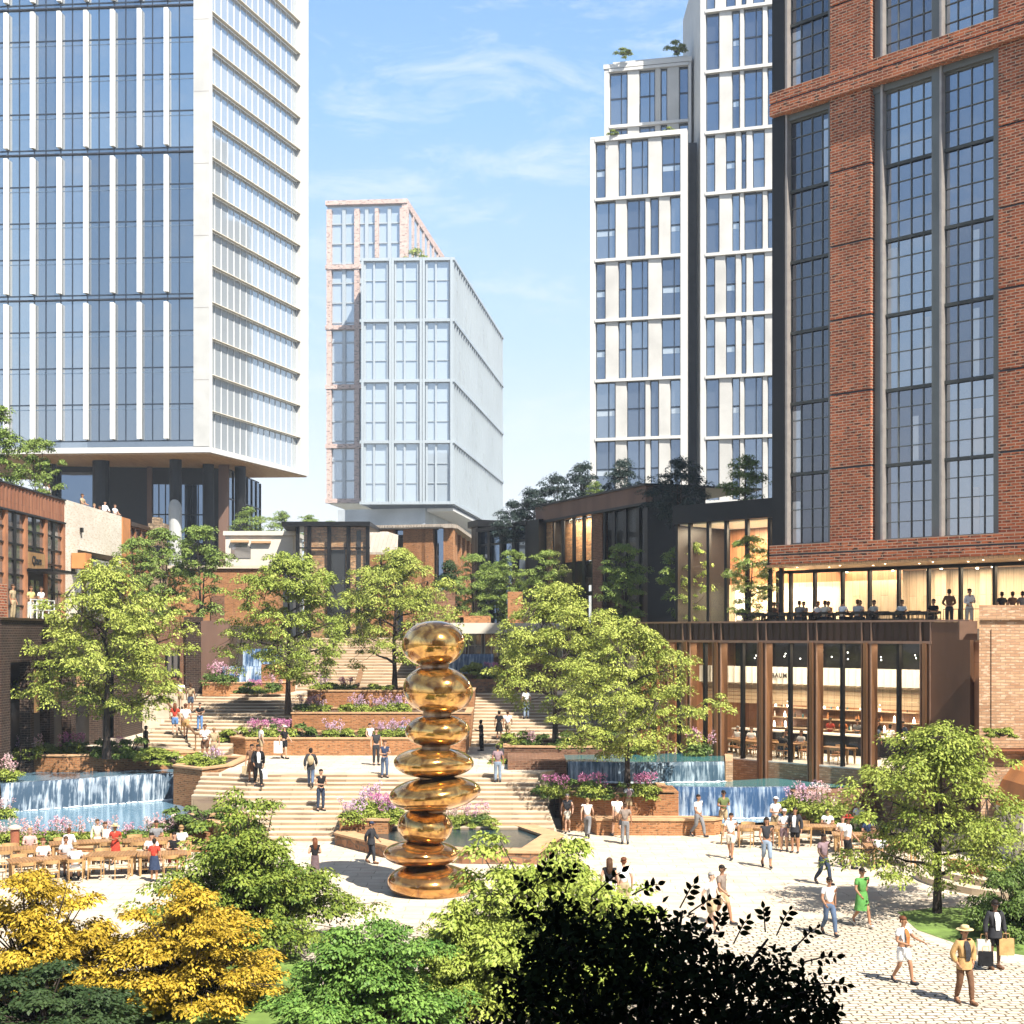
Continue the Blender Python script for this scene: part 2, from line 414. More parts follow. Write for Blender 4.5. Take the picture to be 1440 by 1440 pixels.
def water(name, c, rough=.06, sc=3., bump=.25):
    m, nt, b = _new(name)
    b.inputs['Base Color'].default_value = c4(c); b.inputs['Roughness'].default_value = rough; b.inputs['IOR'].default_value = 1.33
    tc = N(nt, 'ShaderNodeTexCoord'); mp = N(nt, 'ShaderNodeMapping'); mp.inputs['Scale'].default_value = (1, 2.2, 1)
    nz = N(nt, 'ShaderNodeTexNoise'); nz.inputs['Scale'].default_value = sc; nz.inputs['Detail'].default_value = 4
    L(nt, tc.outputs['Object'], mp.inputs[0]); L(nt, mp.outputs[0], nz.inputs['Vector'])
    bp = N(nt, 'ShaderNodeBump'); bp.inputs['Strength'].default_value = bump; bp.inputs['Distance'].default_value = .05
    L(nt, nz.outputs['Fac'], bp.inputs['Height']); L(nt, bp.outputs[0], b.inputs['Normal'])
water('pool_blue', (.13, .24, .33))
water('pool_teal', (.05, .17, .19))
water('pool_dark', (.025, .05, .06), bump=.35)
def falls(name, c_deep, c_foam):
    """falling sheet: streaks of white foam over blue water"""
    m, nt, b = _new(name)
    b.inputs['Roughness'].default_value = .25
    uv = N(nt, 'ShaderNodeTexCoord')
    mp = N(nt, 'ShaderNodeMapping'); mp.inputs['Scale'].default_value = (7.5, 1.2, .7); L(nt, uv.outputs['Object'], mp.inputs[0])
    nz = N(nt, 'ShaderNodeTexNoise'); nz.inputs['Scale'].default_value = 1.; nz.inputs['Detail'].default_value = 6; nz.inputs['Roughness'].default_value = .62; nz.inputs['Distortion'].default_value = .4
    L(nt, mp.outputs[0], nz.inputs['Vector'])
    rp = N(nt, 'ShaderNodeValToRGB'); rp.color_ramp.elements[0].position = .45; rp.color_ramp.elements[1].position = .72
    rp.color_ramp.elements[0].color = c4(c_deep); rp.color_ramp.elements[1].color = c4(c_foam)
    n2 = N(nt, 'ShaderNodeTexNoise'); n2.inputs['Scale'].default_value = 1.1; n2.inputs['Detail'].default_value = 3; L(nt, uv.outputs['Object'], n2.inputs['Vector'])
    ad = N(nt, 'ShaderNodeMath', operation='MULTIPLY_ADD'); ad.inputs[1].default_value = .55; L(nt, n2.outputs['Fac'], ad.inputs[0]); sb = N(nt, 'ShaderNodeMath', operation='ADD'); sb.inputs[1].default_value = -.275; L(nt, nz.outputs['Fac'], ad.inputs[2]); L(nt, ad.outputs[0], sb.inputs[0])
    L(nt, sb.outputs[0], rp.inputs[0]); L(nt, rp.outputs[0], b.inputs['Base Color'])
    bp = N(nt, 'ShaderNodeBump'); bp.inputs['Strength'].default_value = .6; bp.inputs['Distance'].default_value = .08
    L(nt, nz.outputs['Fac'], bp.inputs['Height']); L(nt, bp.outputs[0], b.inputs['Normal'])
falls('falls_blue', (.05, .085, .13), (.62, .70, .78))
falls('falls_dark', (.05, .09, .13), (.45, .55, .62))
falls('falls_teal', (.04, .09, .19), (.48, .58, .70))
plain('foam', (.72, .78, .82), .6, scale=9, var=.25)

for k_, (t_, r_) in enumerate((((.64, .67, .69), .84), ((.48, .52, .56), .74), ((.56, .60, .64), .8))): mirror_glass('glass_tower_%d' % k_, t_, refl=r_, body=(.05 + .04 * k_, .06 + .04 * k_, .07 + .045 * k_))
for k_, (t_, r_) in enumerate((((.36, .42, .52), .66), ((.28, .34, .44), .6), ((.42, .48, .56), .7))): mirror_glass('glass_white_%d' % k_, t_, refl=r_, body=(.04 + .05 * k_, .05 + .05 * k_, .06 + .05 * k_))
for k_, (t_, r_) in enumerate((((.42, .46, .54), .55), ((.34, .37, .44), .48), ((.50, .54, .60), .6))): mirror_glass('glass_mill_%d' % k_, t_, refl=r_, body=(.04 + .04 * k_, .045 + .04 * k_, .055 + .04 * k_), wob=.4)
plain('curtain', (.62, .60, .57), .9, stretch=(14, 14, .3), var=.25)

mirror_glass('curtain_glass', (.50, .53, .58), refl=.5, body=(.42, .42, .42), wob=.3)
# ------------------------------------------------------------------ camera, sun, sky
SUN_EL = R(52); SUN_H = Vector((.56, -.83, 0)).normalized()
cam = bpy.data.cameras.new('camera'); camo = bpy.data.objects.new('camera', cam); COL.objects.link(camo); SC.camera = camo
cam.sensor_width = 36; cam.lens = 50.0; cam.shift_y = 170 / 1440; cam.clip_end = 9000; cam.clip_start = .5
camo.location = (0, 0, EYE); camo.rotation_euler = (R(90), 0, 0)

sd = (SUN_H * math.cos(SUN_EL) + Vector((0, 0, math.sin(SUN_EL)))).normalized()
sl = bpy.data.lights.new('sun', 'SUN'); sl.energy = 5.0; sl.angle = R(.5); sl.color = (1, .94, .83)
so = bpy.data.objects.new('sun', sl); COL.objects.link(so); so.rotation_euler = (-sd).to_track_quat('-Z', 'Y').to_euler(); so.location = (40, -40, 120)

w = bpy.data.worlds.new('World'); SC.world = w; w.use_nodes = True
nt = w.node_tree; bg = nt.nodes['Background']
sky = N(nt, 'ShaderNodeTexSky', sky_type='NISHITA'); sky.sun_disc = False; sky.sun_elevation = SUN_EL
sky.sun_rotation = math.atan2(SUN_H.x, SUN_H.y); sky.air_density = 1.35; sky.dust_density = 1.0; sky.ozone_density = 1.8
tc = N(nt, 'ShaderNodeTexCoord'); sx = N(nt, 'ShaderNodeSeparateXYZ'); L(nt, tc.outputs['Generated'], sx.inputs[0])
# hazy band: white at the horizon, pale blue by 25 degrees, gone by about 50 degrees
gr = N(nt, 'ShaderNodeValToRGB'); E_ = gr.color_ramp.elements; E_[0].position = 0.; E_[0].color = (.92, .94, .96, 1); E_[1].position = .46; E_[1].color = (.19, .39, .76, 1)
for q_, c_ in ((.08, (.84, .90, .96, 1)), (.20, (.52, .71, .94, 1)), (.34, (.30, .53, .87, 1))): e_ = E_.new(q_); e_.color = c_
fr_ = N(nt, 'ShaderNodeValToRGB'); E_ = fr_.color_ramp.elements; E_[0].position = .42; E_[0].color = (1, 1, 1, 1); E_[1].position = .58; E_[1].color = (0, 0, 0, 1)
L(nt, sx.outputs['Z'], gr.inputs[0]); L(nt, sx.outputs['Z'], fr_.inputs[0])
sc_ = N(nt, 'ShaderNodeVectorMath', operation='SCALE'); sc_.inputs['Scale'].default_value = 11.6; L(nt, gr.outputs[0], sc_.inputs[0])
m1 = N(nt, 'ShaderNodeMix', data_type='RGBA'); L(nt, fr_.outputs[0], m1.inputs[0]); L(nt, sky.outputs[0], m1.inputs[6]); L(nt, sc_.outputs[0], m1.inputs[7])
mp = N(nt, 'ShaderNodeMapping'); mp.inputs['Scale'].default_value = (5.5, 5.5, 19.); mp.inputs['Rotation'].default_value = (R(14), R(-20), R(10)); L(nt, tc.outputs['Generated'], mp.inputs[0])
nz = N(nt, 'ShaderNodeTexNoise'); nz.inputs['Scale'].default_value = 1.6; nz.inputs['Detail'].default_value = 11; nz.inputs['Roughness'].default_value = .72; nz.inputs['Distortion'].default_value = .5
L(nt, mp.outputs[0], nz.inputs['Vector'])
rp = N(nt, 'ShaderNodeValToRGB'); rp.color_ramp.elements[0].position = .50; rp.color_ramp.elements[1].position = .76; rp.color_ramp.elements[0].color = (0, 0, 0, 1); rp.color_ramp.elements[1].color = (.55, .55, .55, 1)
L(nt, nz.outputs['Fac'], rp.inputs[0]); fm = N(nt, 'ShaderNodeMath', operation='MULTIPLY'); L(nt, rp.outputs[0], fm.inputs[0]); L(nt, fr_.outputs[0], fm.inputs[1])
mx = N(nt, 'ShaderNodeMix', data_type='RGBA'); L(nt, fm.outputs[0], mx.inputs[0]); L(nt, m1.outputs[2], mx.inputs[6]); mx.inputs[7].default_value = (10.4, 10.7, 11., 1)
L(nt, mx.outputs[2], bg.inputs[0]); bg.inputs[1].default_value = .05

SC.view_settings.view_transform = 'Standard'; SC.view_settings.look = 'None'; SC.view_settings.exposure = 1.18; SC.view_settings.gamma = 1
SC.render.engine = 'CYCLES'
cy = SC.cycles; cy.max_bounces = 6; cy.diffuse_bounces = 1; cy.glossy_bounces = 3; cy.transmission_bounces = 4; cy.transparent_max_bounces = 8; cy.volume_bounces = 0
cy.caustics_reflective = False; cy.caustics_refractive = False; cy.sample_clamp_indirect = 6; cy.use_denoising = True
try: cy.denoiser = 'OPENIMAGEDENOISE'
except Exception: pass
SC.render.use_persistent_data = False
# ------------------------------------------------------------------ glass tower on columns (d ~ 140 m)
def left_tower():
    K = Vector((-29.75, 140, 0)); E = Vector((-23.2, 161.4, 0)); dl = Vector((-21.2, 1.6, 0)).normalized(); Lp = K + dl * 34
    fa = FR(Lp, K); fb = FR(K, E); X1 = fa.len
    root = thing('glass_tower', (K.x, K.y, 8.2), 'white finned glass office tower raised on round black columns above the rooftop terrace', 'tower')
    z0, fh = 27.6, 3.62; ztop = z0 + 16 * fh
    m = MB()                                                        # concrete shell: slab edge, corner pier, frame of the side face, roof
    m.fbox(fa, 0, X1, -.02, .6, 26.4, 26.95)
    m.fbox(fb, 0, .42, -.05, .7, 26.38, ztop); m.fbox(fb, fb.len - 1.9, fb.len, -.05, .7, 26.38, ztop)
    m.fbox(fb, .42, fb.len - 1.9, -.05, .7, 26.38, 26.9)
    m.prism([Lp, K, E, E + dl * 34], ztop, ztop + 1.2)
    bk = FR(E, E + dl * 34); m.fbox(bk, 0, 34, -.5, 0, 26.5, ztop - .01)
    m.build('frame', M['concrete_white'], root)
    m = MB(); m.fbox(fa, X1 - 1.62, X1 - .05, -.06, .6, 26.96, ztop); m.build('corner_pier', M['concrete'], root)
    m = MB()
    for k in range(1, 9):
        z = 26.4 + k * 7.1; m.fbox(fa, X1 - 1.60, X1 - .07, -.066, -.055, z, z + .06)
    m.build('panel_joint', M['steel_light'], root)
    m = MB(); m.prism([Lp + Vector((0, .1, 0)), K + Vector((-.1, .1, 0)), E + Vector((-.1, 0, 0)), E + dl * 34], 26.25, 26.37); m.build('soffit', M['wood_soffit'], root)
    bay = 2.711; xr = X1 - 1.62
    for t in range(4):
        za = z0 + t * 4 * fh; zb = za + 4 * fh
        for k in range(12):
            x1 = xr - k * bay; x0 = x1 - bay
            if x0 < 0: continue
            mw = MB(); mw.quad(fa.p(x0, .25, za - .65 if t == 0 else za), fa.p(x1, .25, za - .65 if t == 0 else za), fa.p(x1, .25, zb), fa.p(x0, .25, zb))
            xm = (x0 + x1) / 2 - .15
            for xx in (xm, x0 + .02): mw.fbox(fa, xx - .04, xx + .04, .17, .248, za, zb, 1)
            for q in range(4):
                zz = za + q * fh; mw.fbox(fa, x0, x1, .18, .245, zz - .05, zz + .07, 1)
                mw.fbox(fa, x0 + .1, x1 - .1, .21, .243, zz + fh - .5, zz + fh - .42, 2)
            wo = window(mw, [M['glass_tower2' if (k < 4 and t <= 1) else 'glass_tower_%d' % ((k * 5 + t * 3) % 3)], M['mull_dark'], M['spandrel_blue']], root)
            mf = MB(); mf.fbox(fa, x0 - .19, x0 + .19, -.36, .17, za + .15, zb - .85)
            mf.build('fin', M['white_metal'], root)
        m = MB(); m.fbox(fa, 0, xr, .02, .24, zb - .5, zb - .38); m.build('reveal_band', M['slot_dark'], root)
    # side face
    xa, xb = .42, fb.len - 1.9; n = 15
    for k in range(-1, 16):
        za = 30.5 + (k - 1) * 3.59 + (0 if k >= 0 else 0); zb = za + 3.59
        if k == -1: continue
        za = max(za, 26.9); zb = min(zb, ztop)
        if zb <= za: continue
        mw = MB(); mw.quad(fb.p(xa, .45, za), fb.p(xb, .45, za), fb.p(xb, .45, zb), fb.p(xa, .45, zb))
        for q in range(n + 1):
            xx = xa + (xb - xa) * q / n; mw.fbox(fb, xx - .03, xx + .03, .40, .448, za, zb, 1)
            mw.fbox(fb, xx + .03, xx + .05, .42, .446, za, zb, 2)
        window(mw, [M['glass_side'], M['white_metal'], M['mull_dark']], root)
        ms = MB(); ms.fbox(fb, xa, xb, -.05, .39, zb - .01, zb + .06); ms.build('sun_shelf', M['cream_metal'], root)
    # columns and lobby under the soffit
    for px, d, r in ((142, 146, .85), (247, 145, .62), (293, 149, .6), (338, 151, .6), (70, 149, .7)):
        c = MB(); x = PX(px, d); c.tube([(x, d, 8.2), (x, d, 26.25)], r, 16); c.build('column', M['black_steel'], root, smooth=False)
    c = MB(); x = PX(247, 145); c.tube([(x, 144.8, 8.2), (x, 144.8, 21.4), (x, 144.9, 22.8)], [.66, .66, .3], 16); c.build('column_jacket', M['concrete'], root)
    lb = MB(); fl = FR((PX(60, 150), 150), (PX(322, 152), 152)); fs = FR((PX(322, 152), 152), (PX(367, 166), 166))
    lb.fbox(fl, 0, fl.len, .2, .4, 8.2, 26.2)
    lb.fbox(fs, 0, fs.len, .2, .4, 8.2, 26.2); lb.build('lobby_wall', M['dark_wall'], root)
    g = MB()
    x0, x1 = fl.x(60), fl.x(135); g.quad(fl.p(x0, .1, 19.5), fl.p(x1, .1, 19.5), fl.p(x1, .1, 25.6), fl.p(x0, .1, 25.6))
    g.fbox(fl, fl.x(60), fl.x(135), 0, .09, 21.12, 21.28, 1); g.build('lobby_glass', [M['glass_lobby'], M['black_steel']], root); g = MB()
    x0, x1 = fl.x(214), fl.x(288); g.quad(fl.p(x0, .1, 18.2), fl.p(x1, .1, 18.2), fl.p(x1, .1, 24.4), fl.p(x0, .1, 24.4))
    h_ = MB(); h_.quad(fs.p(.3, .1, 12), fs.p(fs.len, .1, 12), fs.p(fs.len, .1, 26), fs.p(.3, .1, 26))
    for k in range(9):
        x = fl.x(214) + (fl.x(288) - fl.x(214)) * k / 8; g.fbox(fl, x - .05, x + .05, -.02, .098, 18.2, 24.4, 1)
    for k in range(8):
        x = fs.len * k / 7; h_.fbox(fs, x - .06, x + .06, -.02, .098, 12, 26, 1)
    for z in (21.2,): g.fbox(fl, fl.x(214), fl.x(288), 0, .09, z - .06, z + .06, 1)
    for z in (14, 17, 20, 23): h_.fbox(fs, 0, fs.len, 0, .09, z - .06, z + .06, 1)
    h_.build('lobby_glass', [M['glass_lobby'], M['black_steel']], root)
    g.build('lobby_glass', [M['glass_lobby'], M['black_steel']], root)
    p = MB(); x = fl.x(211); p.fbox(fl, x - .25, x + .25, -.5, .1, 8.2, 26.2); x = PX(314, 149); p.box(x - .5, x + .5, 149, 149.6, 8.2, 26.2); p.build('corten_post', M['corten_brown'], root)
left_tower()

# ------------------------------------------------------------------ far tower in haze, more haze painted into its pale materials (d ~ 400 m)
def far_tower():
    root = thing('far_tower', (-30, 395, 8.2), 'distant tower paled by painted haze, a glass block before a taller pink brick frame', 'tower')
    D = 400.; s = D / F
    zz = lambda y: EYE + (HZ - y) * s
    f1 = FR((PX(459, 403), 403), (PX(572, 401), 401)); dirr = Vector((.123, 1, 0))
    # brick framed slab
    zb, zt = zz(706), zz(279)
    m = MB(); a = f1.p(0, 1.2, 0); b = f1.p(f1.len, 1.2, 0); m.prism([a, b, b + dirr * 110, a + dirr * 110], zb, zt - .4); m.build('core', M['glass_pale_hazed'], root)
    m = MB()
    piers = (459, 466), (498, 505), (527, 532), (562, 573)
    for a, b in piers: m.fbox(f1, f1.x(a), f1.x(b), 0, 1.6, zb, zt - 2.2)
    for y in (281, 372, 457.5, 541.5, 625.5, 703): m.fbox(f1, -.3, f1.len + .2, -.25, 1.5, zz(y) - .6, zz(y) + .6)
    fs = FR(f1.p(f1.len, 0, 0), f1.p(f1.len, 0, 0) + dirr * 112)
    for k in range(14): m.fbox(fs, k * 8.2 + .05, k * 8.2 + 1.6, -.3, 1.5, zz(365), zt - 2.25)
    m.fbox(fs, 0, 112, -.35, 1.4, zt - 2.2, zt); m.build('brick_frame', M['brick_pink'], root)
    m = MB()
    for a in (483, 515, 547):
        m.fbox(f1, f1.x(a) - .5, f1.x(a) + .5, .6, 1.19, zb, zt - 2)
    for y in range(310, 700, 28): m.fbox(f1, .2, f1.len - .2, .8, 1.18, zz(y) - .2, zz(y) + .2)
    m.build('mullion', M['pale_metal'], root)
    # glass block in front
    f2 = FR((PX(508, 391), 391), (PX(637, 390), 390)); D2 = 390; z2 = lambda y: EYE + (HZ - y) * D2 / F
    zb2, zt2 = z2(709), z2(362); m = MB(); a = f2.p(0, .8, 0); b = f2.p(f2.len, .8, 0) + Vector((-.8, 0, 0)); m.prism([a, b, b + dirr * 104, a + dirr * 104], zb2, zt2 - .5); m.build('glass_block', M['glass_pale_hazed'], root)
    bays = ((513, 545), (556, 588), (600, 632))
    for r_, (ya, yb) in enumerate(((366, 448), (452, 533), (537, 619), (623, 706))):
        for a, b in bays:
            mw = MB(); xa, xb = f2.x(a), f2.x(b); za, zb_ = z2(yb), z2(ya); xm = (xa + xb) / 2 - .6
            for xx in (xa, xm, xb): mw.fbox(f2, xx - .25, xx + .25, .2, .79, za, zb_)
            mw.fbox(f2, xa, xb, .5, .78, za + 5.2, za + 5.4); mw.fbox(f2, xa, xb, .5, .78, za + 10.6, za + 10.8)
            mw.build('window_frame', M['pale_metal'], root)
    m = MB()
    for y in (364, 450, 535, 621, 707): m.fbox(f2, -.4, f2.len + .5, -.4, .7, z2(y) - .4, z2(y) + .4)
    for px in (510, 549, 552.5, 592, 596, 635): m.fbox(f2, f2.x(px) - .32, f2.x(px) + .32, -.5, .75, zb2, zt2)
    fs2 = FR(f2.p(f2.len, 0, 0), f2.p(f2.len, 0, 0) + dirr * 106)
    for k in range(27): m.fbox(fs2, k * 4 + .02, k * 4 + .32, -.3, .6, zb2, zt2 - .1)
    for y in (364, 450, 535, 621, 707): m.fbox(fs2, 0, 106, -.45, .55, z2(y) - .42, z2(y) + .38)
    for k in range(27):
        for q in range(18):
            if (k * 7 + q * 3) % 11 in (0, 3) and k % 3: m.fbox(fs2, k * 4 + .7, k * 4 + 3.7, .05, .5, zb2 + q * 3.75, zb2 + q * 3.75 + 2.6, 0)
    m.build('facade_grid', [M['pale_metal'], M['concrete_white']], root)
    # concrete waist
    m = MB(); a = P2 = (PX(475, 399), 399); b = (PX(598, 393), 393); c_ = Vector((b[0], b[1], 0)) + dirr * 95
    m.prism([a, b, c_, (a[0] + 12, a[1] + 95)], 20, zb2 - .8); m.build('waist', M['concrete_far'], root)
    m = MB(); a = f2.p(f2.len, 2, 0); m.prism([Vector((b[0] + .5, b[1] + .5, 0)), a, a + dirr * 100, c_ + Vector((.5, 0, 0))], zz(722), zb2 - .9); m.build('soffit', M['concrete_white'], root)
far_tower()

# ------------------------------------------------------------------ white concrete towers (d ~ 165 m)
WA = [(837, 850, 1), (869, 879, 1), (887, 910, 2), (930, 956, 2)]
WB = [(837, 864, 2), (881, 906, 2), (914, 925, 1), (942, 956, 1)]
WC = [(992, 1010, 1), (1029, 1039, 1), (1046, 1071, 2), (1079, 1097, 1)]
WD = [(992, 1004, 1), (1020, 1033, 1), (1042, 1048, 1), (1058, 1074, 1)]
WE = [(857, 881, 2), (899, 920, 2), (929, 937, 1), (955, 967, 1)]
def grid_wall(root, fr, rows, pats, dref, x0, x1, pier='concrete_pier', frame='concrete_white', gl='glass_white'):
    """rows: y of the slab lines at the right end; pats: windows of each row in px"""
    z = lambda y: EYE + (HZ - y) * dref / F
    mf = MB(); mp_ = MB()
    for i in range(len(rows) - 1):
        zt, zb = z(rows[i]) - .23, z(rows[i + 1]) + .0
        last = x0
        for a, b, n in pats[i]:
            xa, xb = fr.x(a), fr.x(b)
            if xa > last + .05:
                # folded pier: one edge flush with the frame, the other set back to the glass
                yo = .12; yi = .55
                q = [fr.p(last, yi, zb), fr.p(last + .14, yo, zb), fr.p(xa - .05, yo + .04, zb), fr.p(xa, yi, zb)]
                t = [fr.p(last, yi, zt), fr.p(last + .14 + (xa - last) * .0, yo, zt), fr.p(xa - .05, yo + .04, zt), fr.p(xa, yi, zt)]
                mp_.hexa([q[0], q[1], q[2], q[3], t[0], t[1], t[2], t[3]])
                zm = (zt + zb) / 2; pass
            mw = MB(); mw.quad(fr.p(xa, .6, zb), fr.p(xb, .6, zb), fr.p(xb, .6, zt), fr.p(xa, .6, zt))
            zm = (zt + zb) / 2 + .15
            mw.fbox(fr, xa, xb, .5, .598, zm - .09, zm + .09, 1)
            for q in range(n + 1):
                xx = xa + (xb - xa) * (0 if q == 0 else (1 if q == n else .66)); mw.fbox(fr, xx - .06, xx + .06, .5, .597, zb, zt, 1)
            mw.fbox(fr, xa, xb, .5, .596, zt - .1, zt, 1)
            if (i * 3 + int(a)) % 3 == 0: mw.fbox(fr, xa + .1, xb - .1, .57, .59, zm - .75, zm - .12, 2)
            window(mw, [M[gl + '_%d' % ((i * 5 + int(a)) % 3)], M['mull_dark'], M['glass_side']], root); last = xb
        if last < x1 - .1:
            mp_.fbox(fr, last, x1, .1, .62, zb, zt)
    mp_.build('pier', [M[pier], M['steel_light']], root)
    for y in rows: mf.fbox(fr, x0 - .02, x1 + .02, -.12, .75, z(y) - .24, z(y) + .10)
    return mf, z
def white_towers():
    # lower block
    fr = FR((PX(830, 168), 168), (PX(966, 165), 165)); root = thing('concrete_tower', (fr.o.x, fr.o.y, 8.2), 'lower white concrete tower with staggered windows and a set back top block', 'tower')
    rows = [185, 270, 357, 443, 529, 613, 700, 790]; mf, z = grid_wall(root, fr, rows, [WA, WB, WA, WA, WB, WB, WB], 165, fr.x(837), fr.x(957))
    mf.fbox(fr, 0, fr.x(837), -.02, .8, 8.2, z(183)); mf.fbox(fr, fr.x(957), fr.len, -.02, .8, 8.2, z(183)); mf.fbox(fr, 0, fr.len, -.04, .78, z(185) + .1, z(182) + .1)
    a = fr.p(0, .8, 0); b = fr.p(fr.len, .8, 0)
    mf.prism([a, b, b + Vector((0, 20, 0)), a + Vector((2, 20, 0))], 8.2, z(186)); mf.build('wall', M['concrete_white'], root)
    # set-back top
    f2 = FR((PX(850, 174), 174), (PX(972, 171.5), 171.5)); rows2 = [88, 168, 250]
    mf, z2 = grid_wall(root, f2, rows2, [WE, WE], 171.5, f2.x(857), f2.x(968))
    mf.fbox(f2, 0, f2.x(857), -.02, .8, z(186), z2(86)); mf.fbox(f2, f2.x(968), f2.len, -.02, .8, z(186), z2(86))
    mf.fbox(f2, -.1, f2.len + .1, -.15, .9, z2(86), z2(80)); a = f2.p(0.9, .9, 0); b = f2.p(f2.len - .5, .9, 0)
    mf.prism([a, b, b + Vector((1.5, 12, 0)), a + Vector((1.5, 12, 0))], z(186), z2(73)); mf.build('penthouse', M['concrete_white'], root)
    # recess between the towers, its shade painted near black
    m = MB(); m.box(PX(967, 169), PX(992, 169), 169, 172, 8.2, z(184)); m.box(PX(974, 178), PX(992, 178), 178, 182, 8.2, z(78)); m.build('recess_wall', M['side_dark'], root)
    # tall tower
    f3 = FR((PX(985, 164), 164), (PX(1130, 160.5), 160.5)); root = thing('concrete_tower', (f3.o.x, f3.o.y, 8.2), 'tallest white concrete tower, running out of sight above the dark pavilion roof', 'tower')
    rows3 = [-75, 11, 97, 183, 269, 355, 442, 528, 614, 704]; W3 = [[(a, b, n) for a, b, n in w_] + ([(1100, 1112, 1)] if w_ is WC else [(1096, 1110, 1)]) for w_ in (WD, WC, WC, WD, WC, WD, WD, WC, WC)]
    mf, z = grid_wall(root, f3, rows3, W3, 163, f3.x(992), f3.x(1128))
    mf.fbox(f3, 0, f3.x(992), -.02, .8, 8.2, z(-75)); a = f3.p(0, .8, 0); b = f3.p(f3.len, .8, 0)
    mf.prism([a, b, b + Vector((0, 18, 0)), a + Vector((0, 18, 0))], 8.2, z(-76)); mf.prism([f3.p(0, .1, 0), f3.p(f3.len, .1, 0), f3.p(f3.len, 18, 0), f3.p(0, 18, 0)], z(-75) + .3, 140); mf.fbox(f3, 0, f3.len, -.02, .8, z(760), z(704) - .4); mf.build('wall', M['concrete_white'], root)  # unseen upper block, added so the tower shades the set-back top
white_towers()

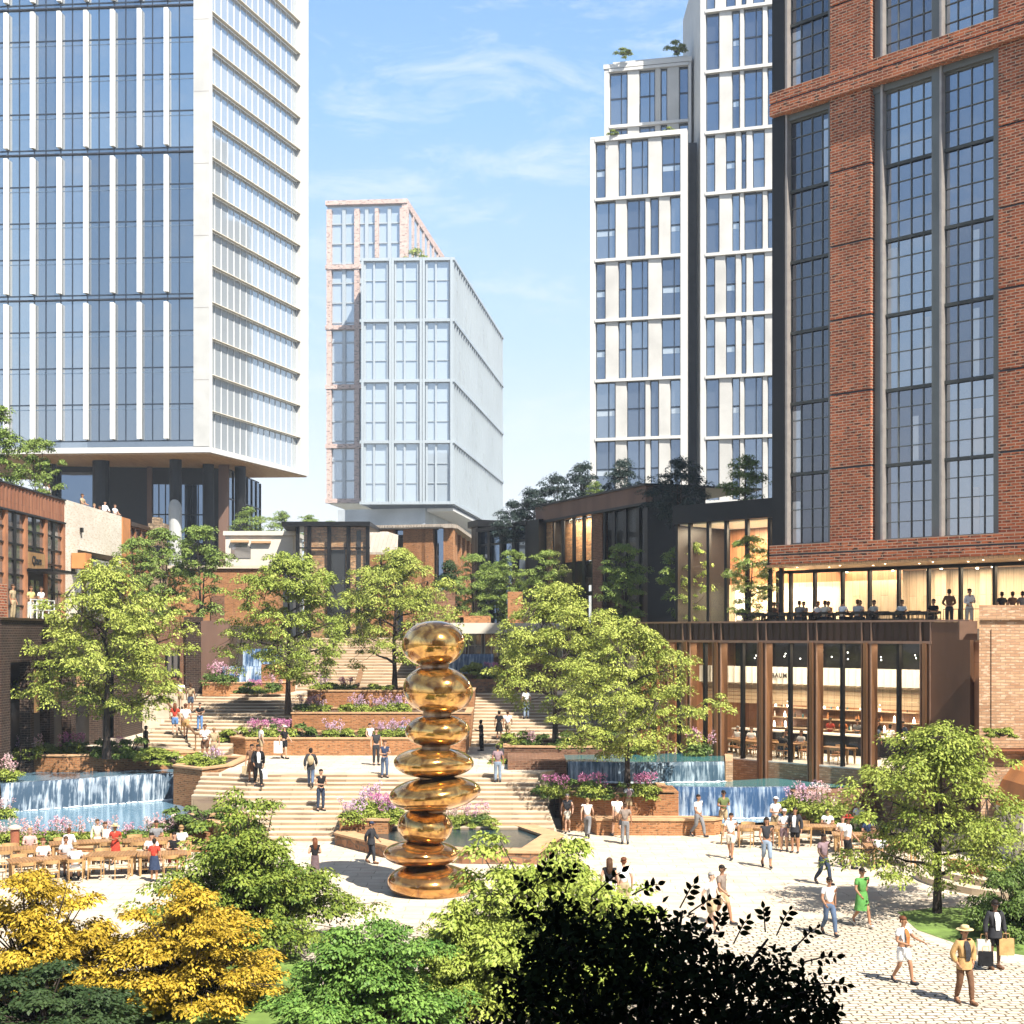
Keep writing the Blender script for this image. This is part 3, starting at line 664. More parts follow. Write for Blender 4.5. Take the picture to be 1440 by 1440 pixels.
# ------------------------------------------------------------------ brick mill tower over the restaurant
EDIR = Vector((-.687, .727, 0)).normalized(); AP = Vector((18.29, 62, 0)); TC = AP + EDIR * 8.6
TF = FR(TC, TC - EDIR * 24)                        # facade frame of tower, x=0 at its far corner
def mill_tower():
    root = thing('brick_tower', (TC.x, TC.y, 11.84), 'red brick tower with tall gridded steel windows, cantilevered over the glazed terrace', 'tower')
    x = lambda px: TF.x(px); zb1, zt1, zg = 11.84, 12.76, 12.28; zB0, zB1 = 33.24, 34.33; ztop = 47.; fl = 3.413
    # bands
    for a, b, g in ((zb1, zt1, 12.30), (zB0, zB1, 33.80)):
        m = MB(); m.fbox(TF, .2, 24, -.32, .5, a, g - .04); m.fbox(TF, .2, 24, -.32, .5, g + .04, b)
        m.build('brick_band', M['brick_band'], root)
        m = MB(); m.fbox(TF, .24, 24, -.27, .5, g - .04, g + .04); m.build('shadow_gap', M['slot_dark'], root)
    for (pa, pb) in ((1168, 1225), (1405, None)):
        xa = x(pa); xb = x(pb) if pb else 24
        for za, zb in ((zt1, zB0), (zB1, ztop)):
            m = MB(); n = max(1, round((zb - za) / fl)) if zb < 40 else 4
            for k in range(n):
                a = za + (zb - za) * k / n; b = za + (zb - za) * (k + 1) / n
                m.fbox(TF, xa, xb, -.05, .7, a + (.05 if k else 0), b - (.05 if k < n - 1 else 0))
                if k: m.fbox(TF, xa + .02, xb - .02, .04, .65, a - .05, a + .05, 1)
            m.build('brick_pier', [M['brick_red'], M['slot_dark']], root)
    # steel surrounds
    m = MB(); YR = .42
    for za, zb in ((zt1, zB0), (zB1, ztop)):
        m.fbox(TF, .12, x(1103), 0, .9, za, zb, 1)                    # black corner
        m.fbox(TF, x(1103), x(1106), .05, .9, za, zb, 2)
        m.fbox(TF, x(1163), x(1168), .1, .9, za, zb)
        m.fbox(TF, x(1226), x(1237), .22, .9, za, zb); m.fbox(TF, x(1237), x(1240), .06, .9, za, zb, 2)
        m.fbox(TF, x(1308), x(1320), .12, .9, za, zb); m.fbox(TF, x(1320), x(1323), .06, .9, za, zb, 2)
        m.fbox(TF, x(1395), x(1405), .12, .9, za, zb)
    m.fbox(TF, x(1106), x(1405), .15, .9, zB0 - .3, zB0 - .01)
    m.build('steel_surround', [M['steel_grey'], M['black_steel'], M['steel_light']], root)
    rnd = random.Random(4)
    for (pa, pb, gl, dk) in ((1106, 1163, 'glass_mill_dark', 1), (1240, 1308, 'glass_mill', 0), (1323, 1395, 'glass_mill', 0)):
        xa, xb = x(pa), x(pb)
        for za, zb, nfl in ((zt1, zB0 - .3, 6), (zB1, ztop, 4)):
            for k in range(nfl):
                a = za + (zb - za) * k / nfl; b = za + (zb - za) * (k + 1) / nfl
                mw = MB(); mw.quad(TF.p(xa, YR, a), TF.p(xb, YR, a), TF.p(xb, YR, b), TF.p(xa, YR, b))
                for q in range(5):
                    xx = xa + (xb - xa) * (0, .25, .52, .77, 1)[q]; mw.fbox(TF, xx - .018, xx + .018, YR - .06, YR - .002, a, b, 1)
                for q in range(5):
                    zz = a + (b - a) * (0, .24, .5, .76, 1)[q]; h = .075 if q in (0, 4) else .017
                    mw.fbox(TF, xa, xb, YR - (.12 if q in (0, 4) else .06), YR - .003, zz - h, zz + h, 1)
                # drawn curtains seen in the panes of some flats
                if rnd.random() < .55:
                    q0 = rnd.choice((0., .52, .77)); q1 = {0.: .25, .52: .77, .77: 1.}[q0]; hh = rnd.choice((.9, .9, .62))
                    mw.fbox(TF, xa + (xb - xa) * q0 + .06, xa + (xb - xa) * q1 - (.06 if rnd.random() < .5 else .25), YR - .004, YR - .001, a + .12, a + (b - a) * hh, 2)
                window(mw, [M[gl + ('' if dk else '_%d' % rnd.randrange(3))], M['steel_grey'], M['curtain_glass']], root)
    # body
    m = MB(); a = TF.p(.3, .92, 0); b = TF.p(24, .92, 0); m.prism([a, b, b + Vector((8, 10, 0)), a + Vector((8, 10, 0))], zt1, ztop)
    m.build('core', M['dark_wall'], root)
    m = MB(); a = TF.p(-.05, -.25, 0); b = TF.p(24, -.25, 0); n_ = TF.n * 9; m.prism([a, b, b + n_, a + n_], zb1 - .1, zb1 - .005); m.build('soffit', M['wood_soffit'], root)
    m = MB(); r2 = random.Random(2)
    for k in range(11):
        p = TF.p(1 + k * 1.2, .8 + (k % 2) * .9, 0); m.tube([(p.x, p.y, zb1 - .115), (p.x, p.y, zb1 - .1)], .04, 8)
    m.build('downlight', M['lamp_warm'], root)
mill_tower()
# ------------------------------------------------------------------ bronze restaurant pavilion with roof terrace
RO = AP + EDIR * 17.0
RF = FR(RO, AP - EDIR * 1.9); ZFL = 2.4; ZR = 8.78
def lamp_area(name, p, sx, sy, e, col=(1, .80, .56), rz=0., down=True):
    l = bpy.data.lights.new(name, 'AREA'); l.energy = e; l.color = col; l.shape = 'RECTANGLE'; l.size = sx; l.size_y = sy
    o = bpy.data.objects.new(name, l); COL.objects.link(o); o.location = p; o.rotation_euler = (0, 0, rz); return o
def restaurant():
    root = thing('restaurant', (RO.x, RO.y, 0), 'bronze framed restaurant hall with tall glazing and a roof terrace, under the brick tower', 'building')
    x = RF.x; W = RF.len; xc = x(1310); ang = math.atan2(RF.u.y, RF.u.x)
    cols = (937, 968, 1011, 1074, 1145, 1221, 1304)
    for p in cols:
        xx = x(p); m = MB(); m.fbox(RF, xx - .26, xx + .26, -.12, .35, 0, 8.16); m.fbox(RF, xx - .09, xx + .09, -.30, -.12, 0, 8.16)
        m.fbox(RF, xx - .26, xx - .21, -.2, -.12, 0, 8.16, 1); m.fbox(RF, xx + .21, xx + .26, -.2, -.12, 0, 8.16, 1)
        m.build('column', [M['bronze'], M['bronze_trim']], root)
    # corrugated fascia
    m = MB(); xa = 0.; step = .19; k = 0
    while xa < xc - .02:
        xb = min(xa + step, xc); y0, y1 = (-.02, -.10) if k % 2 else (-.10, -.02)
        m.quad(RF.p(xa, y0, 8.24), RF.p(xb, y1, 8.24), RF.p(xb, y1, 9.08), RF.p(xa, y0, 9.08)); xa = xb; k += 1
    m.build('fascia', M['bronze_dark'], root)
    m = MB(); m.fbox(RF, 0, xc + .1, -.22, .1, 8.12, 8.24); m.fbox(RF, 0, W, -.2, .14, 9.08, 9.17)
    for p in cols[1:]:
        for dx in (-.28, .22): m.fbox(RF, x(p) + dx, x(p) + dx + .06, -.17, -.1, 8.24, 9.08)
    m.fbox(RF, 0, xc, .0, .08, 8.24, 9.08); m.build('trim', M['bronze_trim'], root)
    m = MB(); m.fbox(RF, xc + .05, W, -.14, .4, 0, 9.07); m.build('end_panel', M['bronze_panel'], root)
    # masonry plinth, floors
    m = MB(); m.fbox(RF, 0, xc, .02, .36, 0, ZFL); m.build('plinth', M['brick_tan'], root)
    m = MB(); m.fbox(RF, 0, W, .02, 16, ZFL - .02, ZFL + .05); m.build('floor', M['marble_white'], root)
    m = MB(); m.fbox(RF, 0, W, .12, 30, 8.30, ZR); m.build('terrace_floor', M['concrete'], root)
    m = MB(); m.fbox(RF, 0, W, .3, 14, 8.2, 8.28); m.build('ceiling', M['wood_warm'], root)
    m = MB(); m.fbox(RF, 0, W, 13.6, 13.9, 0, 8.2); m.fbox(RF, -.3, 0, .2, 13.9, 0, 8.2); m.fbox(RF, W, W + .3, .2, 13.9, 0, 8.2); m.build('rear_wall', M['wood_red'], root)
    # glazing
    edges = [0] + [x(p) for p in cols]
    for a, b in zip(edges[:-1], edges[1:]):
        if b - a < .4: continue
        m = MB(); a += .26; b -= .26; m.quad(RF.p(a, .2, ZFL), RF.p(b, .2, ZFL), RF.p(b, .2, 8.12), RF.p(a, .2, 8.12))
        xm = (a + b) / 2; m.fbox(RF, xm - .07, xm + .07, .04, .26, 0.1, 8.12, 1)
        window(m, [M['glass_clear'], M['black_steel']], root)
    # mezzanine
    y0 = 5.2
    m = MB(); xa = 0.; k = 0
    while xa < W:
        xb = xa + .2; ya, yb = (y0, y0 - .2) if k % 2 else (y0 - .2, y0)
        m.quad(RF.p(xa, ya, 5.95), RF.p(xb, yb, 5.95), RF.p(xb, yb, 6.83), RF.p(xa, ya, 6.83)); xa = xb; k += 1
    m.build('mezzanine_front', M['marble_white'], root)
    m = MB(); m.fbox(RF, 0, W, y0 + .02, 13.5, 5.85, 6.0); m.build('mezzanine_floor', M['wood_pale'], root)
    m = MB()
    for q in range(5): m.fbox(RF, 0, W, y0 + .35 + q * .0, y0 + .45, 5.82 - q * .2 - .17, 5.82 - q * .2)
    m.build('louvre_panel', M['wood_pale'], root)
    m = MB(); m.fbox(RF, 0, W, 8.2, 8.4, 6.0, 8.2); m.build('mezzanine_wall', M['dark_wall'], root)
    m = MB(); m.fbox(RF, 0, W, 9., 9.2, ZFL, 5.84); m.build('bar_wall', M['wood_red'], root)
    # lettering on the white front
    cu = bpy.data.curves.new('lettering', 'FONT'); cu.body = 'BAUM'; cu.size = .33; cu.extrude = .01; cu.space_character = 1.15; cu.offset = .008; cu.align_x = 'LEFT'; cu.materials.append(M['letter_black'])
    to = text_mesh(cu); xl = RF.x(1085, y0 - .22)
    p = RF.p(xl, y0 - .225, 6.28); to.location = p - parent_loc(root); to.rotation_euler = (R(90), 0, ang); to.parent = root
    # counters and shelves
    bar = thing('bar_counter', RF.p(9, 4.8, ZFL + .05), 'long dark bar counter with a pale top inside the bronze restaurant', 'counter')
    m = MB(); m.fbox(RF, x(1030, 5.2), W - .5, 5.4, 5.9, ZFL + .05, ZFL + 1.02); m.build('front', M['black_steel'], bar)
    m = MB(); m.fbox(RF, x(1030, 5.2) - .1, W - .4, 5.25, 6.0, ZFL + 1.02, ZFL + 1.1); m.build('counter_top', M['marble_white'], bar)
    sh = thing('bottle_shelf', RF.p(9, 8.6, ZFL), 'tall back bar shelving of bottles behind the dark counter', 'shelf')
    m = MB()
    for z in (3.4, 3.95, 4.5, 5.05): m.fbox(RF, x(1085, 8.6), x(1290, 8.6), 8.5, 8.95, z, z + .05)
    m.build('board', M['wood_pale'], sh)
    rnd = random.Random(7)
    for i in range(46):
        xx = x(1088, 8.6) + rnd.random() * (x(1286, 8.6) - x(1088, 8.6)); z = rnd.choice((3.45, 4.0, 4.55)) ; h = rnd.uniform(.22, .36); p = RF.p(xx, 8.65, 0)
        b = MB(); b.tube([(p.x, p.y, z), (p.x, p.y, z + h * .6), (p.x, p.y, z + h * .75), (p.x, p.y, z + h)], [.045, .045, .018, .018], 6)
        o = b.build('bottle', M[rnd.choice(('bark_light', 'pool_teal', 'lamp_white', 'terracotta', 'marble_white'))], loc=p + Vector((0, 0, z)))  # lamp_white bottles glow, their brightness put in by emission
        tag(o, 'slim bottle standing on the back bar shelving', 'bottle', 'bottles on the back bar shelving')
    m = MB()
    for k in range(26):
        p = RF.p(.8 + k * .65, 6.3 + (k % 3) * .5, 7.6 - (k % 4) * .12); m.ell(p, (.025, .025, .025), 6, 4)
    m.build('ceiling_lamp', M['lamp_white'], root)
    m = MB()
    for k in range(14):
        p = RF.p(1.2 + k * 1.2, 2.0 + (k % 2) * 1.2, 8.18); m.tube([(p.x, p.y, 8.15), (p.x, p.y, 8.19)], .06, 6)
    m.build('downlight', M['lamp_warm'], root)
    # real lamps of the lit interior
    p = RF.p(W * .52, 2.7, 8.1); lamp_area('hall_lamp', p, 15, 3.0, 800, rz=ang)
    p = RF.p(W * .52, 7.2, 5.75); lamp_area('bar_lamp', p, 15, 1.2, 420, rz=ang)
restaurant()

def terrace_hall():
    """glazed dining room on the terrace below the brick tower"""
    root = thing('terrace_hall', RF.p(10, 6, ZR), 'warmly lit glass dining room with pale timber walls between terrace and brick tower', 'building')
    ys = 3.3; xa = TF.x(1094, ys); xb = 22.; zc = 11.70
    for k, px in enumerate((1094, 1112, 1146, 1185, 1223, 1264, 1306, 1351, 1399, 1450)):
        xx = TF.x(px, ys); m = MB(); m.fbox(TF, xx - .06, xx + .06, ys - .1, ys + .12, ZR, zc); m.build('mullion', M['black_steel'], root)
    pxs = (1094, 1112, 1146, 1185, 1223, 1264, 1306, 1351, 1399, 1450)
    for a, b in zip(pxs[:-1], pxs[1:]):
        m = MB(); a = TF.x(a, ys) + .06; b = TF.x(b, ys) - .06; m.quad(TF.p(a, ys, ZR), TF.p(b, ys, ZR), TF.p(b, ys, zc), TF.p(a, ys, zc)); m.build('window', M['glass_clear'], root)
    m = MB(); m.fbox(TF, xa, xb, ys - .1, ys + .14, zc - .13, zc + .03); m.build('head_rail', M['black_steel'], root)
    m = MB(); m.fbox(TF, xa - 3, xb, 8.0, 8.2, ZR, zc + .03); m.build('timber_wall', M['wood_pale'], root)
    m = MB()
    for k in range(6): m.fbox(TF, xa + 1.5 + k * 2.4, xa + 2.1 + k * 2.4, 7.6, 7.98, ZR, zc)
    m.build('partition', M['wood_pale'], root)
    ang = math.atan2(TF.u.y, TF.u.x)
    lamp_area('terrace_lamp', TF.p(9, 5.6, 11.68), 17, 2.6, 1000, rz=ang)
    m = MB()
    for k in range(12):
        p = TF.p(1 + k * 1.3, 5 + (k % 2), zc - .04); m.tube([(p.x, p.y, zc - .1), (p.x, p.y, zc - .02)], .06, 6)
    m.build('downlight', M['lamp_warm'], root)
    # thin rail
    rl = thing('terrace_railing', RF.p(8, .0, 9.17), 'thin black railing hoops along the bronze terrace edge beside the brick block', 'railing')
    m = MB(); a = RF.x(1325); b = RF.len + 1.2
    m.bar(RF.p(a, .1, 9.62), RF.p(b, .1, 9.62), .03)
    k = a
    while k < b: m.bar(RF.p(k, .1, 9.15), RF.p(k, .1, 9.62), .02); k += .35
    m.build('rail', M['black_steel'], rl)
terrace_hall()

def brick_block():
    x0, d = PX(1377, 54), 54.
    root = thing('brick_block', (x0, d, 0), 'tall tan brick wall block standing beside the bronze restaurant end', 'building')
    zt = ZY(851, d); m = MB(); zl = ZY(1052, d)
    m.prism([(x0, d), (34, d), (34, d + 4.6), (x0 + 1.75, d + 4.6)], zl, zt - .55); m.box(x0 + .45, 34, d - .05, d - .002, zl, zt - .9); m.prism([(x0 + .2, d + .4), (34, d + .4), (34, d + 4.55), (x0 + 1.8, d + 4.55)], 0, zl - .12); m.build('wall', M['brick_tan'], root)
    m = MB(); m.prism([(x0 - .04, d - .12), (34, d - .12), (34, d + 4.7), (x0 + 1.72, d + 4.7)], zt - .55, zt); m.build('parapet', M['brick_tan'], root)
    m = MB(); m.prism([(x0 + .02, d - .02), (34, d - .02), (34, d + .4), (x0 + .22, d + .4)], zl - .12, zl - .004); m.build('lintel', M['corten'], root)
    m = MB(); m.box(x0 + .95, x0 + 1.7, d + 5.4, d + 5.6, ZY(900, d + 5), ZY(873, d + 5)); m.build('vent_box', M['bronze_trim'], root)
    # orange vault under it
    v = thing('vaulted_canopy', (PX(1425, 50), 50, 0), 'curved terracotta canopy shell under the tan brick block', 'canopy'); m = MB()
    cx = PX(1506, 52); rr = 1.95; pts = []
    for k in range(13):
        a = math.pi * k / 12; pts.append((cx - rr * math.cos(a), 2.05 + rr * math.sin(a)))
    for (xa, za), (xb, zb) in zip(pts[:-1], pts[1:]):
        m.quad((xa, 51.4, za), (xb, 51.4, zb), (xb, 54.35, zb), (xa, 54.35, za))
        m.quad((xa, 51.4, za), (xb, 51.4, zb), (cx + (xb - cx) * .9, 51.4, 2.05 + (zb - 2.05) * .9), (cx + (xa - cx) * .9, 51.4, 2.05 + (za - 2.05) * .9))
        m.quad((cx + (xa - cx) * .9, 51.4, 2.05 + (za - 2.05) * .9), (cx + (xb - cx) * .9, 51.4, 2.05 + (zb - 2.05) * .9), (cx + (xb - cx) * .9, 54.35, 2.05 + (zb - 2.05) * .9), (cx + (xa - cx) * .9, 54.35, 2.05 + (za - 2.05) * .9))
    m.build('shell', M['terracotta'], v)
    for e0, e1 in ((cx - rr, cx - rr * .88), (cx + rr * .88, cx + rr)): m = MB(); m.box(e0, e1, 51.4, 54.35, 0, 2.05); m.build('pier', M['plaster_white'], v)
    m = MB(); m.box(cx - rr * .88, cx + rr * .88, 54.1, 54.34, 0, 2.4); m.build('rear_wall', M['plaster_white'], v)
    # low curved brick steps by the shrub
    s = thing('curved_bench', (PX(1425, 46), 46, 0), 'low curved stone and brick bench steps below the terracotta canopy', 'bench'); 
    for q in range(3):
        m = MB(); c = Vector((PX(1500, 48), 49.5, 0)); r1 = 4.6 - q * .55; arc = [(c.x + r1 * math.cos(R(a)), c.y + r1 * math.sin(R(a))) for a in range(170, 290, 8)]
        arc2 = [(c.x + (r1 - .56) * math.cos(R(a)), c.y + (r1 - .56) * math.sin(R(a))) for a in range(282, 165, -8)]
        m.prism(arc + arc2, 0, .22 * (q + 1)); m.build('step', M['brick_orange'] if q == 2 else M['step_top'], s)
brick_block()

# ------------------------------------------------------------------ timber lined connector and the dark steel pavilions
def connector():
    S = (8.5, 74.0); T = (13.6, 68.62); fr = FR(S, T); root = thing('timber_hall', (S[0], S[1], ZR), 'black framed glass hall lined with red timber, between dark pavilion and brick tower', 'building')
    zt = 15.2; m = MB(); m.fbox(fr, -.1, fr.len, -.1, .4, 14.25, zt); m.fbox(fr, 0, fr.len + 2, .4, 6, 14.9, zt - .02); m.build('roof', M['black_steel'], root)
    pxs = (951, 969, 995, 1020, 1049, 1081, 1097)
    for p in pxs:
        xx = fr.x(p); m = MB(); m.fbox(fr, xx - .09, xx + .09, .02, .2, ZR, 14.25); m.build('mullion', M['black_steel'], root)
    for a, b in zip(pxs[:-1], pxs[1:]):
        m = MB(); a = fr.x(a) + .1; b = fr.x(b) - .1; m.quad(fr.p(a, .1, ZR), fr.p(b, .1, ZR), fr.p(b, .1, 14.25), fr.p(a, .1, 14.25)); m.build('window', M['glass_clear'], root)
    m = MB(); m.fbox(fr, -.1, fr.len + 3, .3, 5.4, 14.2, 14.35); m.build('ceiling', M['ceiling_white'], root)
    m = MB(); m.fbox(fr, -.1, fr.len + 3, 4.6, 4.8, 11.2, 14.2); m.build('timber_wall', M['wood_red'], root)
    m = MB(); m.fbox(fr, -.1, fr.len + 3, 4.4, 4.7, ZR, 11.2); m.build('lower_wall', M['wood_pale'], root)
    m = MB()
    for px in (1001, 1040): xx = fr.x(px, 4.3); m.fbox(fr, xx - .3, xx + .3, 4.3, 4.38, ZR, ZR + 2.2)
    m.build('door', M['marble_white'], root)
    m = MB(); m.fbox(fr, -.12, .0, .31, 6, ZR, 14.25); m.build('end_wall', M['black_steel'], root)
    ang = math.atan2(fr.u.y, fr.u.x)
    lamp_area('hall_lamp', fr.p(fr.len / 2, 2.6, 14.15), 6, 1.5, 1100, rz=ang); lamp_area('hall_lamp', fr.p(fr.len / 2, 3.6, 11.0), 6, .8, 300, rz=ang)
connector()
def dark_pavilion():
    C = Vector((8.49, 88, 0)); D = Vector((1.93, 103.7, 0)); S = C + Vector((.923, .384, 0)) * 4.0
    fr = FR(D, C); root = thing('steel_pavilion', (C.x, C.y, 9), 'dark brown steel pavilion with brick and glass bays on the upper terrace', 'building'); W = fr.len
    zt = ZY(680, 88); zf = zt - 1.15; m = MB(); m.fbox(fr, 0, W, -.25, .3, zf, zt - .12); m.build('fascia', M['corten_brown'], root)
    m = MB(); m.fbox(fr, -.2, W + .2, -.4, 8, zt - .12, zt); m.fbox(fr, -.1, W + .05, -.3, .35, zf - .16, zf); m.build('roof', M['black_steel'], root)
    for px in (759, 912):
        xx = fr.x(px); m = MB(); m.fbox(fr, xx - .25, xx + .25, -.2, .3, 8.2, zf); m.build('column', M['black_steel'], root)
    m = MB(); m.prism([C + Vector((.26, 0, 0)), S, S + Vector((-3, 8, 0)), C + Vector((-2.8, 8, 0))], 8.2, zt - .14); m.build('side_wall', M['black_steel'], root)
    m = MB(); xx = fr.x(838); m.fbox(fr, xx - .5, xx + .9, .0, .5, 8.2, zf); m.build('brick_pier', M['brick_brown'], root)
    for k, px in enumerate((776, 790, 805, 819, 832, 847, 861, 877, 895)):
        xx = fr.x(px); m = MB(); m.fbox(fr, xx - .2, xx + .2, .08, .19, 8.2, zf - .1); m.build('mullion', M['black_steel'], root)
    m = MB(); m.quad(fr.p(.3, .2, 8.2), fr.p(W - .3, .2, 8.2), fr.p(W - .3, .2, zf - .1), fr.p(.3, .2, zf - .1)); m.build('glazing', M['glass_clear'], root); lamp_area('pavilion_lamp', fr.p(W / 2, .85, zf - .05), 12, .5, 620, rz=math.atan2(fr.u.y, fr.u.x)); lamp_area('pavilion_lamp', fr.p(W / 2, 3.2, zf - 3.1), 12, 1., 260, rz=math.atan2(fr.u.y, fr.u.x))
    m = MB(); m.fbox(fr, .2, W - .3, 1.5, 1.7, zf - 3.0, zf); m.fbox(fr, .3, fr.x(776), .02, .15, 8.2, zf); m.build('brick_wall', M['brick_old'], root)
    m = MB(); m.fbox(fr, .2, W - .2, 5.0, 5.2, 8.2, zf - 2.8); m.build('rear_wall', M['wood_red'], root)
    m = MB()
    for a, b, za, zb in ((790, 832, 12.2, 14.), (848, 868, 11.8, 14.2), (770, 800, 10.4, 12.)): m.fbox(fr, fr.x(a, 4.8), fr.x(b, 4.8), 4.8, 4.98, za, zb)
    m.build('bright_window', M['ceiling_white'], root)
    m = MB(); m.fbox(fr, fr.x(792), fr.x(832), .6, 1.6, 11.2, 11.45); m.fbox(fr, fr.x(780, 3), fr.x(834, 3), 3, 3.1, 12.6, 13.6); m.build('canopy_beam', M['black_steel'], root)
    # smaller pavilion further along
    f2 = FR((PX(672, 112), 112), (PX(742, 104), 104)); root = thing('steel_pavilion', (f2.o.x, f2.o.y, 8.2), 'small dark glazed pavilion with a raised black hood, next to the far tower base', 'building')
    zt2 = ZY(738, 104); m = MB(); m.fbox(f2, 0, f2.len, -.2, 6, zt2, zt2 + .3); x = f2.x(742); m.fbox(f2, f2.len - .02, f2.len + 2, -.1, 4, 8.2, zt2 + .28); m.build('roof', M['black_steel'], root)
    for k in range(5):
        xx = f2.len * k / 4; m = MB(); m.fbox(f2, xx - .22, xx + .22, -.1, .3, 8.2, zt2); m.build('mullion', M['black_steel'], root)
    m = MB(); m.quad(f2.p(0, .1, 8.2), f2.p(f2.len, .1, 8.2), f2.p(f2.len, .1, zt2), f2.p(0, .1, zt2)); m.fbox(f2, 0, f2.len, .0, .2, ZY(765, 108), ZY(762, 108), 1); m.build('glazing', [M['glass_lobby'], M['black_steel']], root)
    m = MB(); h0 = (PX(663, 114), 114); m.prism([h0, (PX(672, 112), 111.5), (PX(705, 112), 112.5), (PX(700, 116), 117)], 8.2, ZY(741, 112)); m.prism([(h0[0] - .3, 113.6), (PX(672, 112), 111), (PX(708, 112), 112), (PX(700, 116), 117.2)], ZY(741, 112), ZY(732, 112)); m.build('hood', M['black_steel'], root)
dark_pavilion()
# ------------------------------------------------------------------ corten and white brick building along the left terrace
XF = -26.5
LF = FR((XF, 60, 0), (XF, 112, 0))
def left_building():
    root = thing('corten_building', (XF, 74, 9.2), 'rusty steel window building with a corrugated rust parapet and a roof terrace', 'building')
    x = LF.x; zt = ZY(678, 73.6); zp = zt - 1.28
    m = MB(); xa = 6.; xe = x(90); k = 0
    while xa < xe:
        xb = min(xa + .28, xe); ya, yb = (-.02, -.09) if k % 2 else (-.09, -.02); m.quad(LF.p(xa, ya, zp), LF.p(xb, yb, zp), LF.p(xb, yb, zt), LF.p(xa, ya, zt)); xa = xb; k += 1
    m.fbox(LF, 6, xe, 0.01, .3, zp, zt); m.build('parapet', M['rust_sheet'], root)
    m = MB(); m.fbox(LF, 6, xe, -.14, .34, zt, zt + .08); m.fbox(LF, 6, xe, -.14, .1, zp - .1, zp - .002); m.build('coping', M['black_steel'], root)
    posts = (-30, 8, 36, 64, 89)
    for p in posts[1:]:
        xx = x(p); m = MB(); m.fbox(LF, xx - .2, xx + .2, -.06, .2, 9.2, zp - .1); m.build('post', M['corten_post'], root)
    for a, b in zip(posts[:-1], posts[1:]):
        xa, xb = x(a) + .2, x(b) - .2; door = (a == 36)
        z0 = 9.2 if not door else 13.1
        m = MB(); m.quad(LF.p(xa, .1, z0), LF.p(xb, .1, z0), LF.p(xb, .1, zp - .1), LF.p(xa, .1, zp - .1))
        xm = (xa + xb) / 2; m.fbox(LF, xm - .22, xm + .22, .04, .098, z0, zp - .1, 1)
        z = zp - .1
        while z > z0 + .2: z -= .83; m.fbox(LF, xa, xb, .03, .096, max(z, z0) - .05, max(z, z0) + .05, 1)
        window(m, [M['glass_left'], M['black_steel']], root)
    xa, xb = x(36) + .2, x(64) - .2
    m = MB(); m.fbox(LF, xa, xb, -.05, .1, 12.15, 13.05); m.build('sign_panel', M['wood_board'], root)
    cu = bpy.data.curves.new('lettering', 'FONT'); cu.body = 'Qbars'; cu.size = .62; cu.extrude = .012; cu.align_x = 'CENTER'; cu.offset = .012; cu.materials.append(M['letter_black'])
    to = text_mesh(cu); to.parent = root; p = LF.p((xa + xb) / 2, -.07, 12.42); to.location = p - parent_loc(root); to.rotation_euler = (R(90), 0, math.atan2(LF.u.y, LF.u.x))
    m = MB(); m.fbox(LF, xa - .2, xb + 1.1, -1.5, .05, 11.95, 12.1); m.build('awning', M['black_steel'], root)
    d = MB(); d.fbox(LF, xa, xb, .05, .15, 9.2, 11.95); 
    d.build('door', M['dark_wall'], root)
    g = MB()
    for q in range(2):
        c = xa + (xb - xa) * (.33 + .3 * q); g.quad(LF.p(c - .3, .03, 9.4), LF.p(c + .3, .03, 9.4), LF.p(c + .3, .03, 11.5), LF.p(c - .3, .03, 11.5))
    g.build('door_glass', M['glass_left'], root)
    m = MB(); m.fbox(LF, 0, xe, .32, 14, 8, zt - 1.0); m.build('roof', M['dark_wall'], root)
    # white brick part
    wb = thing('white_brick_building', (XF, 90, 9.2), 'white painted brick building with an orange box sign hung in its wide opening', 'building')
    xs, x1 = xe + .02, x(170); zo = ZY(775, 90) - .1; xo0, xo1 = x(108), x(166)
    m = MB(); m.fbox(LF, xs, x1, -.05, .4, zo, zt + .1); m.fbox(LF, xs, xo0, -.05, .4, 8.2, zo - .002); m.fbox(LF, xo1, x1, -.05, .4, 8.2, zo - .002); m.build('wall', M['brick_white'], wb)
    m = MB(); m.fbox(LF, xo0, xo1, -.03, .2, zo - .3, zo - .004); m.fbox(LF, xo0 + 1.9, xo0 + 2.2, .1, .3, 8.2, zo - .3); m.build('lintel', M['bronze_dark'], wb)
    m = MB(); m.quad(LF.p(xo0, .3, 8.2), LF.p(xo1, .3, 8.2), LF.p(xo1, .3, zo - .3), LF.p(xo0, .3, zo - .3)); m.build('window', M['glass_side'], wb)
    m = MB(); c = x(131, -1.2); m.fbox(LF, c - .7, c + .5, -.95, -.1, ZY(802, 88), ZY(781, 88)); m.build('sign_box', M['terracotta'], wb)
    m = MB(); m.fbox(LF, xs, x1, .42, 14, 8, zt - .9); m.build('roof', M['dark_wall'], wb)
    m = MB()
    for px, z in ((129, 13.3), (100, 12.4), (112, 14.9)): c = x(px); m.fbox(LF, c - .16, c + .16, -.2, -.06, z - .14, z + .14)
    m.build('wall_lamp', M['black_steel'], wb)
    # corten panelled bay and chimney
    cb = thing('corten_bay', (XF, 100, 9.2), 'low glazed bay with rust coloured corten end panel beside the white brick wall', 'building')
    m = MB(); m.fbox(LF, x1 + .02, x(181), -.12, .4, 8.2, zt + .05); m.build('end_panel', M['terracotta'], cb)
    xa, xb = x(181) + .02, x(214); m = MB(); m.quad(LF.p(xa, .1, 8.2), LF.p(xb, .1, 8.2), LF.p(xb, .1, zt - .4), LF.p(xa, .1, zt - .4))
    for q in range(5): xx = xa + (xb - xa) * q / 4; m.fbox(LF, xx - .14, xx + .14, -.05, .098, 8.2, zt - .4, 1)
    z = zt - .4
